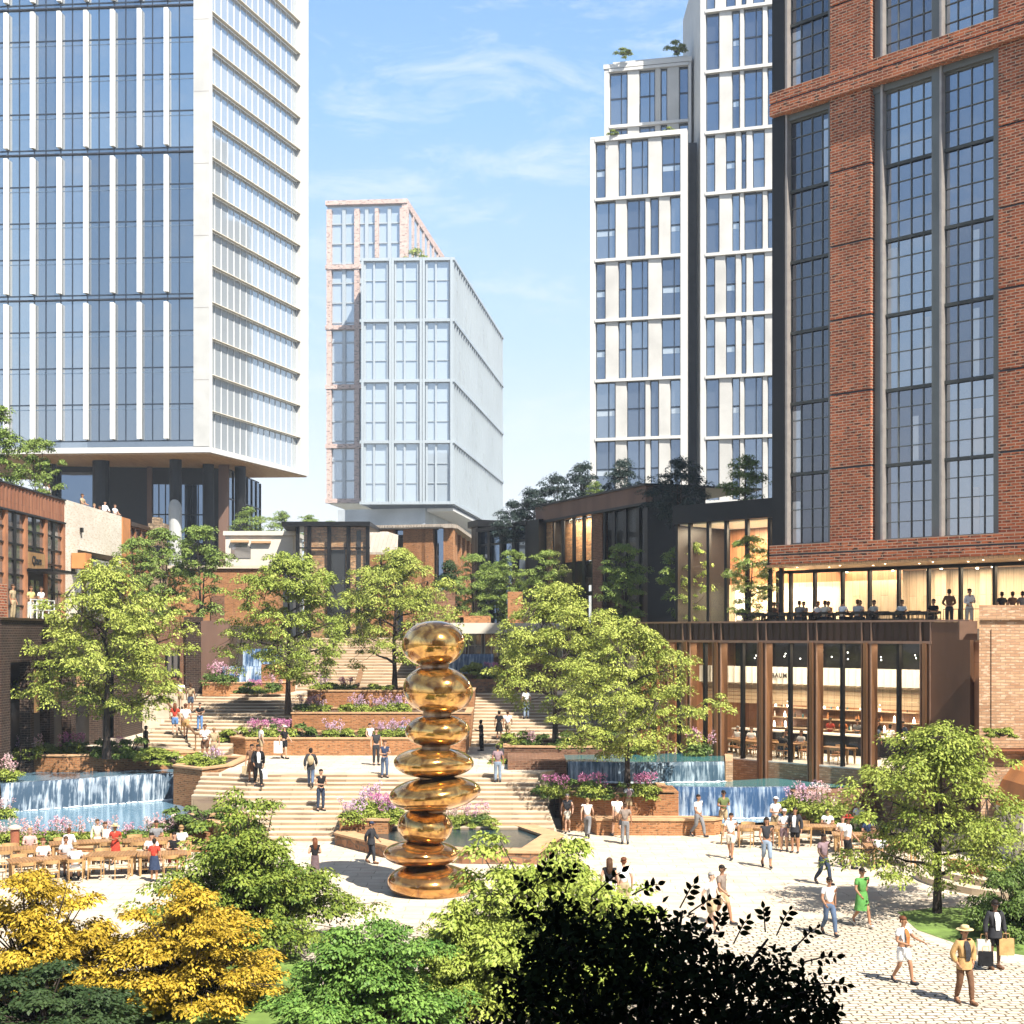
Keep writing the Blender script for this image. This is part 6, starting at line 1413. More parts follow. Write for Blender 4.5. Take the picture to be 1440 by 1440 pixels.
for i, (k, px, d, z, s, where) in enumerate((
    ('pale', 8, 65.8, 1.7, 1.1, 'at the foot of the tall brick pier'), ('lilac', 30, 70.8, 2.4, 1.1, 'beside the upper pool at the pier'), ('pale', 42, 70.5, 2.4, 1., 'on the brick planter corner of the upper pool'), ('magenta', 102, 72.5, 2.4, 1.15, 'in the arcade shade'), ('pale', 5, 62.2, .5, .8, 'at the outer weir end'), ('magenta', 163, 73, 2.4, .9, 'at the weathered steps foot in shade'),
    ('pale', 40, 56.6, .1, 0.99, 'behind the diners, first of the row at the terracotta post'), ('pink', 70, 56.6, .1, 1.03, 'behind the seated pair in white'), ('pale', 96, 56.6, .1, 1.03, 'behind the standing diner in white'), ('pale', 145, 56.8, .1, 0.99, 'behind the straw hat'), ('pale', 215, 57, .1, 1.03, 'at the far dining table end'), ('pale', 245, 57.3, .1, 1.08, 'nearest the steps in the dining row'), ('pink', 184, 57, .1, 0.81, 'in a gap of the dining row'), ('pale', 2, 57, .1, 0.90, 'cut off by the picture edge in the dining row'),
    ('lilac', 300, 68, 2.2, .95, 'on the corner planter by the handrail foot'), ('pink', 302, 90.6, 5.3, 1.35, 'in the tub under the corten panel'), ('pink', 322, 90.4, 5.3, 1.1, 'before the lower small waterfall'),
    ('magenta', 364, 76.2, 2.95, 1.05, 'above the white tee walker on the landing'), ('magenta', 398, 76.2, 2.95, 1.1, 'above the stooping woman in black'), ('lilac', 470, 76, 2.95, 1.0, 'in the lowest tier, middle of the brick wall'), ('lilac', 535, 76, 2.95, .95, 'above the waiting trio'), ('lilac', 552, 76.3, 2.95, 1., 'behind the teal dress'), ('lilac', 575, 76.3, 2.95, 1.05, 'next to the third golden stone'),
    ('pink', 425, 82, 3.95, .95, 'in the middle tier right by the dark trunk'), ('lilac', 445, 82.3, 3.95, 1.1, 'in the middle tier, second from the dark trunk'), ('lilac', 505, 82, 3.95, 1.1, 'in the middle tier, third from the dark trunk'), ('lilac', 535, 82, 3.95, 1., 'in the middle tier next to the sculpture'), ('lilac', 560, 82, 3.95, 1.1, 'at the left flank of the second golden stone'),
    ('lilac', 452, 88, 4.95, 1.15, 'in the highest tier by the topmost stair'), ('magenta', 486, 88.3, 4.95, .95, 'in the highest tier at the handrail foot'), ('pink', 385, 89.5, 4.9, 1., 'in shade at the sunny brick wall'), ('magenta', 358, 89.5, 4.8, .9, 'in deep shade at the head of the weathered steps'),
    ('magenta', 692, 94, 5.7, 1., 'under the small waterfall by the ribbon windows'), ('magenta', 783, 61.8, 1.5, 1.0, 'in the planter next to the stone steps'), ('magenta', 832, 61.5, 1.5, 1.1, 'in the planter middle, above walkers'), ('magenta', 905, 61.8, 1.5, 1.05, 'right of the trunk near the bright waterfall'), ('pink', 745, 72, 2.75, .8, 'by the upper steps planter'), ('pink', 985, 70.5, 2.5, 1.2, 'at the restaurant corner over the teal pool'),
    ('lilac', 526, 60.2, .85, 1.35, 'standing tallest in the flower box on the steps'), ('magenta', 540, 59.2, .85, 1.1, 'beside the sixth golden stone'), ('lilac', 497, 58.6, .8, 1.0, 'at the near corner of the flower box'), ('lilac', 550, 58.9, .82, .95, 'touching the golden sculpture'), ('pink', 670, 60.2, .4, .95, 'behind the angular pool, next to the sculpture'), ('pale', 640, 60.2, .4, .95, 'behind the angular pool, half behind a stone'),
    ('lilac', 1128, 61.2, .9, 1.25, 'beside the bright waterfall end'), ('pale', 1160, 60.6, .6, 1.35, 'at a bronze column foot'), ('pale', 1142, 60.9, .8, 1.2, 'between the bright waterfall and a column'))):
    flower(k, px, d, z, s, f'{W_[k]} flower clump {where}', i * .9)

# near branch of leaves, shade painted in as near-black leaf colour
def near_leaves():
    rg = np.random.default_rng(91); d0 = 12.0; root = thing('dark_leaf_tree', (1.0, 12.2, 0), 'near tree top, shade painted into its black leaves, a silhouette over the cobbles', 'tree')
    top = ((610, 1450), (660, 1425), (710, 1395), (735, 1345), (752, 1262), (775, 1240), (800, 1250), (830, 1262), (880, 1254), (905, 1262), (950, 1262), (985, 1278), (1010, 1312), (1045, 1325), (1080, 1312), (1110, 1322), (1140, 1345), (1170, 1395), (1185, 1430), (1195, 1455))
    tx = np.array([t[0] for t in top], float); ty = np.array([t[1] for t in top], float); P = []; rnd = random.Random(5); tm = MB()
    while len(P) < 1500:
        px = rnd.uniform(610, 1190); yt = np.interp(px, tx, ty) + 32; py = yt + (rnd.random() ** 1.0) * 230
        if py > 1500: continue
        d = d0 + rnd.uniform(-1.0, 1.0) * (1 if py > yt + 25 else .4); P.append(tuple(PT(px, py, d)))
    P = np.array(P); n = len(P); a = rg.random(n) * 6.283; O = np.stack([np.cos(a) * .6, np.sin(a) * .6, np.full(n, .3)], 1)
    k = 7; idx = np.repeat(np.arange(n), k); N_ = len(idx); pos = P[idx] + rg.normal(0, .07, (N_, 3)); dr = rg.normal(0, 1, (N_, 3)); dr[:, 2] += .25; nr = rg.normal(0, .6, (N_, 3)); nr[:, 1] -= .5; nr[:, 2] += .6
    C = [pos]; Dd = [dr]; Nn = [nr]
    # sprigs that stand out against the paving
    for px, py, ang, ln in ((760, 1232, 60, .42), (775, 1236, 25, .35), (745, 1250, 140, .3), (800, 1240, 70, .30), (850, 1246, 40, .5), (905, 1252, 20, .35), (965, 1262, 60, .35), (985, 1275, 30, .4), (1040, 1312, 60, .34), (1075, 1296, 95, .3), (1100, 1300, 60, .35), (1130, 1322, 40, .4), (1150, 1350, 10, .42), (1165, 1385, 0, .4), (1150, 1420, -10, .45), (735, 1290, 130, .3), (715, 1370, 160, .3), (1010, 1300, 70, .3), (1120, 1400, 10, .5)):
        b = PT(px, py, d0 - .5); e = b + Vector((math.cos(R(ang)), rnd.uniform(-.2, .2), math.sin(R(ang)))) * ln * .36; tm.tube([b - (e - b) * .8, b.lerp(e, .5) + Vector((0, 0, .02)), e], [.008, .006, .003], 4, cap=False)
        for j in range(6):
            t = j / 5; c = b.lerp(e, t); s = 1 if j % 2 else -1; v = (e - b).normalized(); sd_ = Vector((-v.z, 0, v.x)) * s; dv = v * (.5 if j < 5 else 1.) + sd_ * (.9 if j < 5 else .0) + Vector((0, rnd.uniform(-.3, .3), 0))
            C.append(np.array([tuple(c)])); Dd.append(np.array([tuple(dv)])); Nn.append(np.array([[rnd.uniform(-.3, .3), -1, rnd.uniform(-.1, .5)]]))
    C = np.concatenate(C); Dd = np.concatenate(Dd); Nn = np.concatenate(Nn); n = len(C); L_ = rg.uniform(.05, .09, n)
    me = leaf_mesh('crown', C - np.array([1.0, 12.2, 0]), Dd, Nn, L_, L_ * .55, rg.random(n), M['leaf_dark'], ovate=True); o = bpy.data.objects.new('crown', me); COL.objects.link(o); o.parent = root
    tm.tube([(1.0, 12.2, 0), (1.05, 12.3, 3), (1.15, 12.2, 5.6)], [.14, .11, .05], 8)
    for px, py in ((700, 1380), (770, 1250), (860, 1270), (960, 1280), (1080, 1320), (1150, 1400), (900, 1350)):
        tm.tube([(1.05, 12.3, 3.6), tuple(PT((px + 900) / 2, 1440, d0)), tuple(PT(px, py, d0 + .2))], [.06, .035, .01], 5)
    tm.build('trunk', M['bark'], root)
near_leaves()
# added building, out of view behind the camera, to shade the near tree
b = thing('shade_building', (0, -12, 0), 'tall unseen brick building added behind the viewpoint to shade the near tree', 'building')
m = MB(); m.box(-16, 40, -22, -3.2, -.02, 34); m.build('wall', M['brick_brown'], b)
for k in range(9):
    for q in range(6):
        m = MB(); x = -13 + k * 6; z = 3 + q * 5; m.box(x, x + 2.4, -3.25, -3.18, z, z + 3); m.build('window', M['glass_left'], b)
# ------------------------------------------------------------------ people
POSES = {
 'stand': dict(knee=((.10, -.02, .50), (-.10, .0, .50)), ankle=((.11, .02, .09), (-.11, .03, .09)), toe=((.13, -.15, .035), (-.13, -.14, .035)), elbow=((.25, .04, 1.13), (-.25, .03, 1.13)), wrist=((.26, -.05, .89), (-.26, -.04, .89))),
 'walk': dict(knee=((.09, -.19, .53), (-.09, .03, .50)), ankle=((.09, -.27, .11), (-.09, .33, .19)), toe=((.09, -.44, .07), (-.09, .21, .035)), elbow=((.25, .15, 1.16), (-.25, -.06, 1.13)), wrist=((.25, .13, .91), (-.23, -.27, .98))),
 'stride': dict(knee=((-.08, -.15, .52), (.09, .05, .50)), ankle=((-.09, -.18, .10), (.09, .27, .16)), toe=((-.09, -.35, .05), (.09, .14, .035)), elbow=((.25, -.07, 1.14), (-.26, .14, 1.15)), wrist=((.22, -.25, .97), (-.27, .12, .90))),
 'hold': dict(knee=((.10, -.03, .50), (-.10, .02, .50)), ankle=((.11, .02, .09), (-.12, .04, .09)), toe=((.13, -.15, .035), (-.15, -.12, .035)), elbow=((.26, -.0, 1.14), (-.24, -.02, 1.13)), wrist=((.10, -.27, 1.18), (-.07, -.26, 1.13))),
 'point': dict(knee=((.09, -.16, .53), (-.09, .03, .50)), ankle=((.09, -.22, .10), (-.09, .26, .15)), toe=((.09, -.39, .06), (-.09, .14, .035)), elbow=((.34, -.04, 1.17), (-.25, .0, 1.13)), wrist=((.52, -.18, 1.06), (-.12, -.24, 1.06))),
 'pocket': dict(knee=((.10, -.12, .52), (-.10, .02, .50)), ankle=((.10, -.15, .10), (-.10, .17, .12)), toe=((.11, -.32, .05), (-.11, .03, .035)), elbow=((.29, .07, 1.13), (-.29, .06, 1.13)), wrist=((.20, -.04, .93), (-.20, -.04, .93))),
 'sit': dict(sit=True, knee=((.12, -.43, .50), (-.12, -.43, .50)), ankle=((.12, -.40, .09), (-.13, -.46, .09)), toe=((.13, -.57, .035), (-.15, -.63, .035)), elbow=((.25, -.12, .76), (-.25, -.12, .76)), wrist=((.12, -.36, .78), (-.13, -.36, .78))),
 'lean': dict(knee=((.10, -.0, .50), (-.10, -.04, .50)), ankle=((.11, .05, .09), (-.11, .0, .09)), toe=((.12, -.12, .035), (-.13, -.17, .035)), elbow=((.27, -.12, 1.14), (-.27, -.12, 1.14)), wrist=((.14, -.33, 1.05), (-.14, -.33, 1.05))),
}
def skeleton(pose):
    p = POSES[pose]; sit = p.get('sit', False); dz = -.40 if sit else 0; fw = -.03 if pose in ('lean', 'sit', 'hold') else 0
    J = {'pelvis': ((0, 0, .95 + dz), .118), 'belly': ((0, fw * .4, 1.08 + dz), .112), 'chest': ((0, fw, 1.27 + dz), .128), 'nb': ((0, fw + .005, 1.43 + dz), .062), 'neck': ((0, fw - .005, 1.50 + dz), .050), 'h1': ((0, fw - .025, 1.565 + dz), .066), 'h2': ((0, fw - .022, 1.645 + dz), .088), 'h3': ((0, fw - .012, 1.715 + dz), .062)}
    E = [('pelvis', 'belly'), ('belly', 'chest'), ('chest', 'nb'), ('nb', 'neck'), ('neck', 'h1'), ('h1', 'h2'), ('h2', 'h3')]
    for s, sg in ((0, 1), (1, -1)):
        J[f'sh{s}'] = ((sg * .175, fw, 1.395 + dz), .060); J[f'el{s}'] = (p['elbow'][s], .043); J[f'wr{s}'] = (p['wrist'][s], .028)
        J[f'hip{s}'] = ((sg * .095, -.03 if sit else 0, .87 + dz), .092); J[f'kn{s}'] = (p['knee'][s], .060); J[f'cf{s}'] = (tuple(Vector(p['knee'][s]).lerp(Vector(p['ankle'][s]), .35)), .056); J[f'an{s}'] = (p['ankle'][s], .040); J[f'to{s}'] = (p['toe'][s], .034)
        E += [('chest', f'sh{s}'), (f'sh{s}', f'el{s}'), (f'el{s}', f'wr{s}'), ('pelvis', f'hip{s}'), (f'hip{s}', f'kn{s}'), (f'kn{s}', f'cf{s}'), (f'cf{s}', f'an{s}'), (f'an{s}', f'to{s}')]
    return J, E
def skin_mesh(J, E, name, sub=1, root='pelvis'):
    names = list({n: 0 for e in E for n in e}); ix = {n: i for i, n in enumerate(names)}
    me = bpy.data.meshes.new(name); me.from_pydata([J[n][0] for n in names], [(ix[a], ix[b]) for a, b in E], [])
    o = bpy.data.objects.new(name, me); COL.objects.link(o); sk = o.modifiers.new('s', 'SKIN'); sk.use_smooth_shade = True
    for n in names:
        d = me.skin_vertices[0].data[ix[n]]; d.radius = (J[n][1], J[n][1]); d.use_root = (n == root)
    if sub: s = o.modifiers.new('u', 'SUBSURF'); s.levels = sub; s.render_levels = sub
    dg = bpy.context.evaluated_depsgraph_get(); ev = o.evaluated_get(dg); out = bpy.data.meshes.new_from_object(ev); out.name = name
    bpy.data.objects.remove(o); bpy.data.meshes.remove(me); return out
def join(me, mb, idx):
    """append builder faces to a mesh with material index offset"""
    bm = bmesh.new(); bm.from_mesh(me); base = [bm.verts.new(v) for v in mb.v]
    for f, mi in zip(mb.f, mb.m):
        try: q = bm.faces.new([base[i] for i in f]); q.material_index = idx + mi; q.smooth = True
        except ValueError: pass
    bm.to_mesh(me); bm.free(); return me
BODY = {}; GARM = {}
def body_mesh(pose):
    if pose in BODY: return BODY[pose]
    J, E = skeleton(pose); J = dict(J); E = list(E)
    for s, sg in ((0, 1), (1, -1)):
        el, wr = Vector(J[f'el{s}'][0]), Vector(J[f'wr{s}'][0]); a = (wr - el).normalized(); side = Vector((0, -1, 0)); side = (side - a * side.dot(a)).normalized(); curl = a.cross(side) * (1 if s == 0 else -1)
        pm = wr + a * .075; J[f'pm{s}'] = (tuple(pm), .030); E.append((f'wr{s}', f'pm{s}'))
        for k, (o_, l) in enumerate(((-.030, .062), (-.010, .074), (.010, .070), (.029, .054))):
            b = pm + side * o_ * -1 + a * .018; m1 = b + a * l * .5 + curl * .006; tip = m1 + a * l * .42 + curl * .022
            J[f'f{s}{k}a'] = (tuple(m1), .0095); J[f'f{s}{k}b'] = (tuple(tip), .0075); E += [(f'pm{s}', f'f{s}{k}a'), (f'f{s}{k}a', f'f{s}{k}b')]
        t0 = wr + a * .03 + side * .034; t1 = t0 + a * .032 + side * .016
        J[f't{s}a'] = (tuple(t0), .012); J[f't{s}b'] = (tuple(t1), .009); E += [(f'wr{s}', f't{s}a'), (f't{s}a', f't{s}b')]
    me = skin_mesh(J, E, 'person')
    hx, hy, hz = J['h2'][0]; m = MB(); m.ell((hx, hy - .088, hz - .035), (.016, .022, .026), 8, 6, 0)
    for sg in (1, -1): m.ell((sg * .086, hy + .008, hz - .025), (.014, .024, .034), 8, 6, 0); m.ell((sg * .032, hy - .078, hz - .005), (.013, .010, .008), 6, 4, 1)
    m.ell((0, hy - .078, hz - .075), (.024, .010, .006), 8, 4, 2)
    for p in me.polygons: p.material_index = 0
    for q in range(3): me.materials.append(None)
    join(me, m, 0); BODY[pose] = me; return me
def sub_chain(pose, E, grow, cuts={}, name='cloth', root='pelvis', override={}):
    J, _ = skeleton(pose); J = dict(J)
    for k, v in cuts.items(): J[k] = v(J)
    JJ = {k: (p, r + grow) for k, (p, r) in J.items()}
    for k, v in override.items(): JJ[k] = (JJ[k][0], v)
    return skin_mesh(JJ, E, name, root=root)
def lerpJ(a, b, t, r): return lambda J: (tuple(Vector(J[a][0]).lerp(Vector(J[b][0]), t)), r)
def garment(kind, pose):
    key = (kind, pose)
    if key in GARM: return GARM[key]
    sit = POSES[pose].get('sit'); dz = -.40 if sit else 0
    T = [('pelvis', 'belly'), ('belly', 'chest'), ('chest', 'nb')]
    if kind in ('tee', 'vest'):
        t = .62 if kind == 'tee' else .12
        E = T + [e for s in (0, 1) for e in (('chest', f'sh{s}'), (f'sh{s}', f'sl{s}'))]
        me = sub_chain(pose, E, .018, {f'sl{s}': lerpJ(f'sh{s}', f'el{s}', t, .052) for s in (0, 1)}, override={'nb': .066, 'pelvis': .132})
    elif kind in ('long', 'jacket'):
        g = .018 if kind == 'long' else .030
        E = T + [e for s in (0, 1) for e in (('chest', f'sh{s}'), (f'sh{s}', f'el{s}'), (f'el{s}', f'cu{s}'))]
        me = sub_chain(pose, E, g, {f'cu{s}': lerpJ(f'el{s}', f'wr{s}', .92, .034) for s in (0, 1)}, override={'nb': .07 if kind == 'long' else .082})
        if kind == 'jacket' and not sit:
            m = MB(); rings = []
            for z, rx, ry in ((1.06, .158, .140), (.95, .178, .155), (.80, .190, .165)): rings.append([(math.cos(a) * rx, math.sin(a) * ry, z) for a in [2 * math.pi * i / 18 for i in range(18)]])
            m.ring(rings, cap=False); join(me, m, 0)
    elif kind in ('trousers', 'shorts', 'capri'):
        E = [('pelvis', 'wa')] + [('pelvis', f'hip{s}') for s in (0, 1)]; cuts = {'wa': lambda J: ((0, 0, 1.03 + dz), .112)}
        for s in (0, 1):
            if kind == 'shorts': E += [(f'hip{s}', f'lg{s}')]; cuts[f'lg{s}'] = lerpJ(f'hip{s}', f'kn{s}', .85, .078)
            elif kind == 'capri': E += [(f'hip{s}', f'kn{s}'), (f'kn{s}', f'lg{s}')]; cuts[f'lg{s}'] = lerpJ(f'kn{s}', f'an{s}', .5, .060)
            else: E += [(f'hip{s}', f'kn{s}'), (f'kn{s}', f'cf{s}'), (f'cf{s}', f'an{s}')]
        me = sub_chain(pose, E, .020, cuts)
    elif kind in ('skirt', 'dress_skirt', 'long_skirt'):
        hem = {'skirt': .55, 'dress_skirt': .50, 'long_skirt': .16}[kind]; rings = []; m = MB(); n = 20
        for k in range(7):
            t = k / 6; z = 1.06 + (hem - 1.06) * t; w = .145 + (.10 if kind != 'long_skirt' else .06) * t ** .8; rings.append([(math.cos(a) * w * (1 + .06 * t * math.cos(5 * a)), math.sin(a) * w * .82 * (1 + .06 * t * math.sin(6 * a)) - .02 * t, z) for a in [2 * math.pi * i / n for i in range(n)]])
        m.ring(rings, cap=False); me = m.mesh('skirt', [], smooth=True)
    elif kind == 'shoe0' or kind == 'shoe1':
        s = int(kind[-1]); J, _ = skeleton(pose); a, t = Vector(J[f'an{s}'][0]), Vector(J[f'to{s}'][0]); heel = a + (a - t).normalized() * .05; heel.z = max(.035, a.z - .05); v = (t - heel); m = MB()
        m.tube([heel, heel.lerp(t, .2), heel.lerp(t, .6), t + v.normalized() * .02, t + v.normalized() * .05], [.035, .05, .048, .042, .018], 8); m.tube([a + Vector((0, 0, .02)), heel.lerp(t, .25)], [.046, .05], 8); me = m.mesh('shoe', [], smooth=True)
    elif kind in ('hair_short', 'hair_long', 'cap', 'sunhat', 'shades', 'bun'):
        J, _ = skeleton(pose); hx, hy, hz = J['h2'][0]; m = MB()
        if kind == 'hair_short': m.ell((0, hy + .026, hz + .022), (.095, .100, .090), 14, 10, cut=.0); m.ell((0, hy + .045, hz - .03), (.084, .065, .085), 12, 8)
        if kind == 'bun': m.ell((0, hy + .026, hz + .022), (.095, .100, .090), 14, 10, cut=.0); m.ell((0, hy + .10, hz + .05), (.05, .05, .05), 10, 6); m.ell((0, hy + .045, hz - .02), (.084, .065, .075), 12, 8)
        if kind == 'hair_long': m.ell((0, hy + .026, hz + .022), (.099, .104, .092), 14, 10, cut=-.05); m.tube([(0, hy + .06, hz + .04), (0, hy + .085, hz - .08), (0, hy + .10, hz - .22), (0, hy + .10, hz - .36)], [.085, .10, .095, .05], 12)
        if kind == 'cap': m.ell((0, hy + .006, hz + .03), (.100, .108, .085), 14, 8, cut=0); m.prism([(math.cos(a) * .085, hy - .07 + math.sin(a) * .12) for a in [R(180 + q * 15) for q in range(13)]], hz + .03, hz + .042)
        if kind == 'sunhat': m.tube([(0, hy, hz + .045), (0, hy, hz + .06)], [.20, .185], 22); m.tube([(0, hy, hz + .06), (0, hy, hz + .13), (0, hy, hz + .15)], [.102, .096, .06], 16)
        if kind == 'shades': m.box(-.075, .075, hy - .098, hy - .082, hz - .022, hz + .012); m.box(-.088, -.078, hy - .09, hy + .02, hz - .004, hz + .008); m.box(.078, .088, hy - .09, hy + .02, hz - .004, hz + .008)
        me = m.mesh(kind, [], smooth=kind != 'shades')
    elif kind == 'shirt_front':
        m = MB(); J, _ = skeleton(pose); y = J['chest'][0][1]
        zs = ((1.44, .045, .082), (1.36, .075, .128), (1.24, .07, .170), (1.10, .06, .166), (1.0, .05, .164)); rows = [[(-w_, y - d_ + .0, z + dz), (0, y - d_ - .008, z + dz), (w_, y - d_, z + dz)] for z, w_, d_ in zs]
        for r0, r1 in zip(rows[:-1], rows[1:]):
            for i in range(2): m.quad(r1[i], r1[i + 1], r0[i + 1], r0[i])
        me = m.mesh('shirt_front', [], smooth=True)
    elif kind == 'apron_bag':
        m = MB(); m.box(.16, .24, -.10, .12, .80, 1.0); m.bar((.2, 0, 1.0), (-.10, -.0, 1.44), .025); me = m.mesh('bag', [])
    elif kind == 'backpack':
        m = MB(); m.ell((0, .19, 1.22 + dz), (.15, .10, .22), 12, 8); me = m.mesh('backpack', [], smooth=True)
    GARM[key] = me; return me
CL = {}
def cloth(c, rough=.85):
    k = tuple(round(x, 3) for x in c)
    if k not in CL: CL[k] = plain('cloth_%d' % len(CL), c, rough, var=.2, scale=7, spec=.2, bump=.9)
    return CL[k]
C_ = dict(white=(.80, .80, .80), cream=(.66, .60, .50), black=(.012, .012, .014), charcoal=(.035, .036, .042), grey=(.20, .20, .21), lgrey=(.42, .42, .43), navy=(.03, .045, .09), denim=(.09, .13, .21), dkdenim=(.035, .05, .085), ldenim=(.22, .28, .37), brown=(.16, .085, .05), tan=(.48, .30, .13), khaki=(.40, .31, .19), taupe=(.24, .19, .16), green=(.10, .28, .07), olive=(.13, .16, .06), teal=(.04, .32, .30), red=(.42, .05, .03), rust=(.45, .15, .05), pink=(.55, .32, .30), mauve=(.26, .18, .20), blue=(.12, .24, .50), plum=(.13, .09, .10), yellow=(.6, .5, .2), straw=(.62, .48, .26))
SK = [(.52, .30, .20), (.36, .18, .10), (.12, .06, .035), (.58, .37, .27)]
HR = {'dark': (.014, .010, .008), 'brown': (.07, .035, .018), 'grey': (.30, .29, .28), 'auburn': (.13, .045, .02), 'fair': (.30, .19, .09)}
SKM = [plain('skin_%d' % i, c, .5, var=.05) for i, c in enumerate(SK)]; EYE_M = plain('eye', (.02, .015, .012), .3); LIP = plain('lip', (.35, .12, .10), .5)
def person(loc, face, pose, label, top, bottom, hair=('hair_short', 'dark'), skin=0, shoes='charcoal', extra=(), h=1.75, group=None):
    o = bpy.data.objects.new('person', body_mesh(pose)); COL.objects.link(o); o.location = loc; o.rotation_euler = (0, 0, R(face)); s = h / 1.75; o.scale = (s, s, s); tag(o, label, 'person', group)
    for i, mt in enumerate((SKM[skin], EYE_M, LIP)): o.material_slots[i].link = 'OBJECT'; o.material_slots[i].material = mt
    def add(kind, mt, nm):
        me = garment(kind, pose)
        if not me.materials: me.materials.append(None)
        k = bpy.data.objects.new(nm, me); COL.objects.link(k); k.parent = o; k.material_slots[0].link = 'OBJECT'; k.material_slots[0].material = mt; return k
    nm = {'tee': 't_shirt', 'vest': 'vest_top', 'long': 'shirt', 'jacket': 'jacket', 'trousers': 'trousers', 'shorts': 'shorts', 'capri': 'trousers', 'skirt': 'skirt', 'dress_skirt': 'dress_skirt', 'long_skirt': 'skirt', 'cap': 'cap', 'sunhat': 'hat', 'shades': 'sunglasses', 'backpack': 'backpack', 'apron_bag': 'shoulder_bag', 'shirt_front': 'shirt_front'}
    add(top[0], cloth(C_[top[1]]), nm[top[0]])
    if bottom: add(bottom[0], cloth(C_[bottom[1]]), nm[bottom[0]])
    if hair: add(hair[0], cloth(HR[hair[1]], .6), 'hair')
    if shoes:
        for q in (0, 1): add('shoe%d' % q, cloth(C_[shoes]), 'shoe')
    for e in extra: add(e[0], cloth(C_[e[1]]), nm.get(e[0], e[0]))
    return o
def held(name, p, label, col, size=(.32, .12, .38), cat='bag', rz=0.):
    o = thing(name, p, label, cat, None, rz); w, t, h_ = size; m = MB(); m.hexa([(-w / 2, -t / 2, 0), (w / 2, -t / 2, 0), (w / 2, t / 2, 0), (-w / 2, t / 2, 0), (-w / 2, -t / 2.6, h_), (w / 2, -t / 2.6, h_), (w / 2, t / 2.6, h_), (-w / 2, t / 2.6, h_)]); k = bpy.data.objects.new('body', m.mesh('body', [cloth(C_[col])])); COL.objects.link(k); k.parent = o
    m = MB(); m.tube([(-w * .25, 0, h_), (-w * .2, 0, h_ + .13), (w * .2, 0, h_ + .13), (w * .25, 0, h_)], .009, 5); k = bpy.data.objects.new('handle', m.mesh('handle', [cloth(C_['tan'])])); COL.objects.link(k); k.parent = o
    return o

def zstep(px, py, y0, tr, n, zb, rh):
    """standing place on a flight whose tread k begins at y0+(k-1)*tr"""
    best = None
    for k in range(0, n + 1):
        z = zb + rh * k; d = y0 + (k - 1) * tr + tr * .5 if k else y0 - .4; y = HZ + (EYE - z) * F / d
        if best is None or abs(y - py) < best[0]: best = (abs(y - py), d, z)
    return Vector((PX(px, best[1]), best[1], best[2]))
LOW = lambda px, py: zstep(px, py, 58.7, .45, 14, 0, 2.2 / 14)
RGT = lambda px, py: zstep(px, py, 80., .69, 16, 2.2, 2.5 / 16)
LFT = lambda px, py: zstep(px, py, 71.6, 1.08, 18, 2.2, 2.5 / 18)
Z0 = lambda px, py: GP(px, py, .006)
LND = lambda px, py: GP(px, py, 2.205)

def pp(f, px, py, hp, *a, **k):
    p = f(px, py); h = max(1.5, min(1.92, hp * p.y / F)); return person(p, *a, h=h, **k)
# --- cobbles and plaza
a = pp(Z0, 1356, 1411, 108, 15, 'pocket', 'person in straw hat, open tan coat and brown trousers walking over the cobbles', ('jacket', 'tan'), ('trousers', 'brown'), skin=1, shoes='brown', extra=(('sunhat', 'straw'), ('shirt_front', 'charcoal')))
b = pp(Z0, 1399, 1362, 97, 10, 'stand', 'person in black jacket and shorts with shopping bags beside the round dark shrub', ('jacket', 'charcoal'), ('shorts', 'black'), skin=2, shoes='brown', extra=(('shirt_front', 'white'), ('shades', 'black')))
p = b.location; held('shopping_bag', p + Vector((.27, -.05, .36)), 'tan paper shopping bag held by the person in a black jacket', 'tan', (.38, .14, .42)); held('shopping_bag', p + Vector((-.30, -.05, .36)), 'cream shopping bag held with a black one by the person in shorts', 'cream', (.34, .12, .40)); held('shopping_bag', p + Vector((-.30, -.2, .12)), 'black shopping bag hanging below the cream bag', 'black', (.36, .12, .36))
pp(Z0, 1270, 1383, 95, 35, 'point', 'person in orange waistcoat and white shorts walking with one arm stretched out', ('tee', 'white'), ('shorts', 'white'), ('bun', 'auburn'), 1, 'charcoal', (('shirt_front', 'rust'),))
pp(Z0, 1212, 1303, 83, 20, 'walk', 'person in a green dress and sunglasses walking in the tree shadow', ('tee', 'green'), ('dress_skirt', 'green'), skin=1, shoes='cream', extra=(('shades', 'black'),))
pp(Z0, 1166, 1315, 82, 10, 'walk', 'person in white t-shirt, jeans and sunglasses walking at the paving edge', ('tee', 'white'), ('trousers', 'denim'), skin=1, extra=(('shades', 'black'),))
pp(Z0, 1000, 1312, 86, 55, 'stride', 'grey haired person in white t-shirt walking beside one in taupe behind dark leaves', ('tee', 'white'), ('shorts', 'khaki'), ('hair_short', 'grey'), 3)
pp(Z0, 1015, 1300, 84, 50, 'walk', 'person in taupe polo shirt, khaki shorts and sunglasses walking with a grey haired companion', ('tee', 'taupe'), ('shorts', 'khaki'), skin=1, extra=(('shades', 'black'),))
pp(Z0, 1158, 1244, 72, 25, 'walk', 'person in grey and black t-shirt and dark jeans walking alone past the tables', ('tee', 'mauve'), ('trousers', 'dkdenim'), skin=2)
pp(Z0, 1028, 1208, 65, -20, 'walk', 'person in white top and pale shorts with dark hair, striding away from the outdoor table', ('tee', 'white'), ('shorts', 'cream'), ('bun', 'dark'), 1)
pp(Z0, 1078, 1220, 71, 0, 'walk', 'person in black vest and pale capri trousers walking in front of the outdoor tables', ('vest', 'charcoal'), ('capri', 'ldenim'), ('hair_long', 'dark'), 1, 'charcoal')
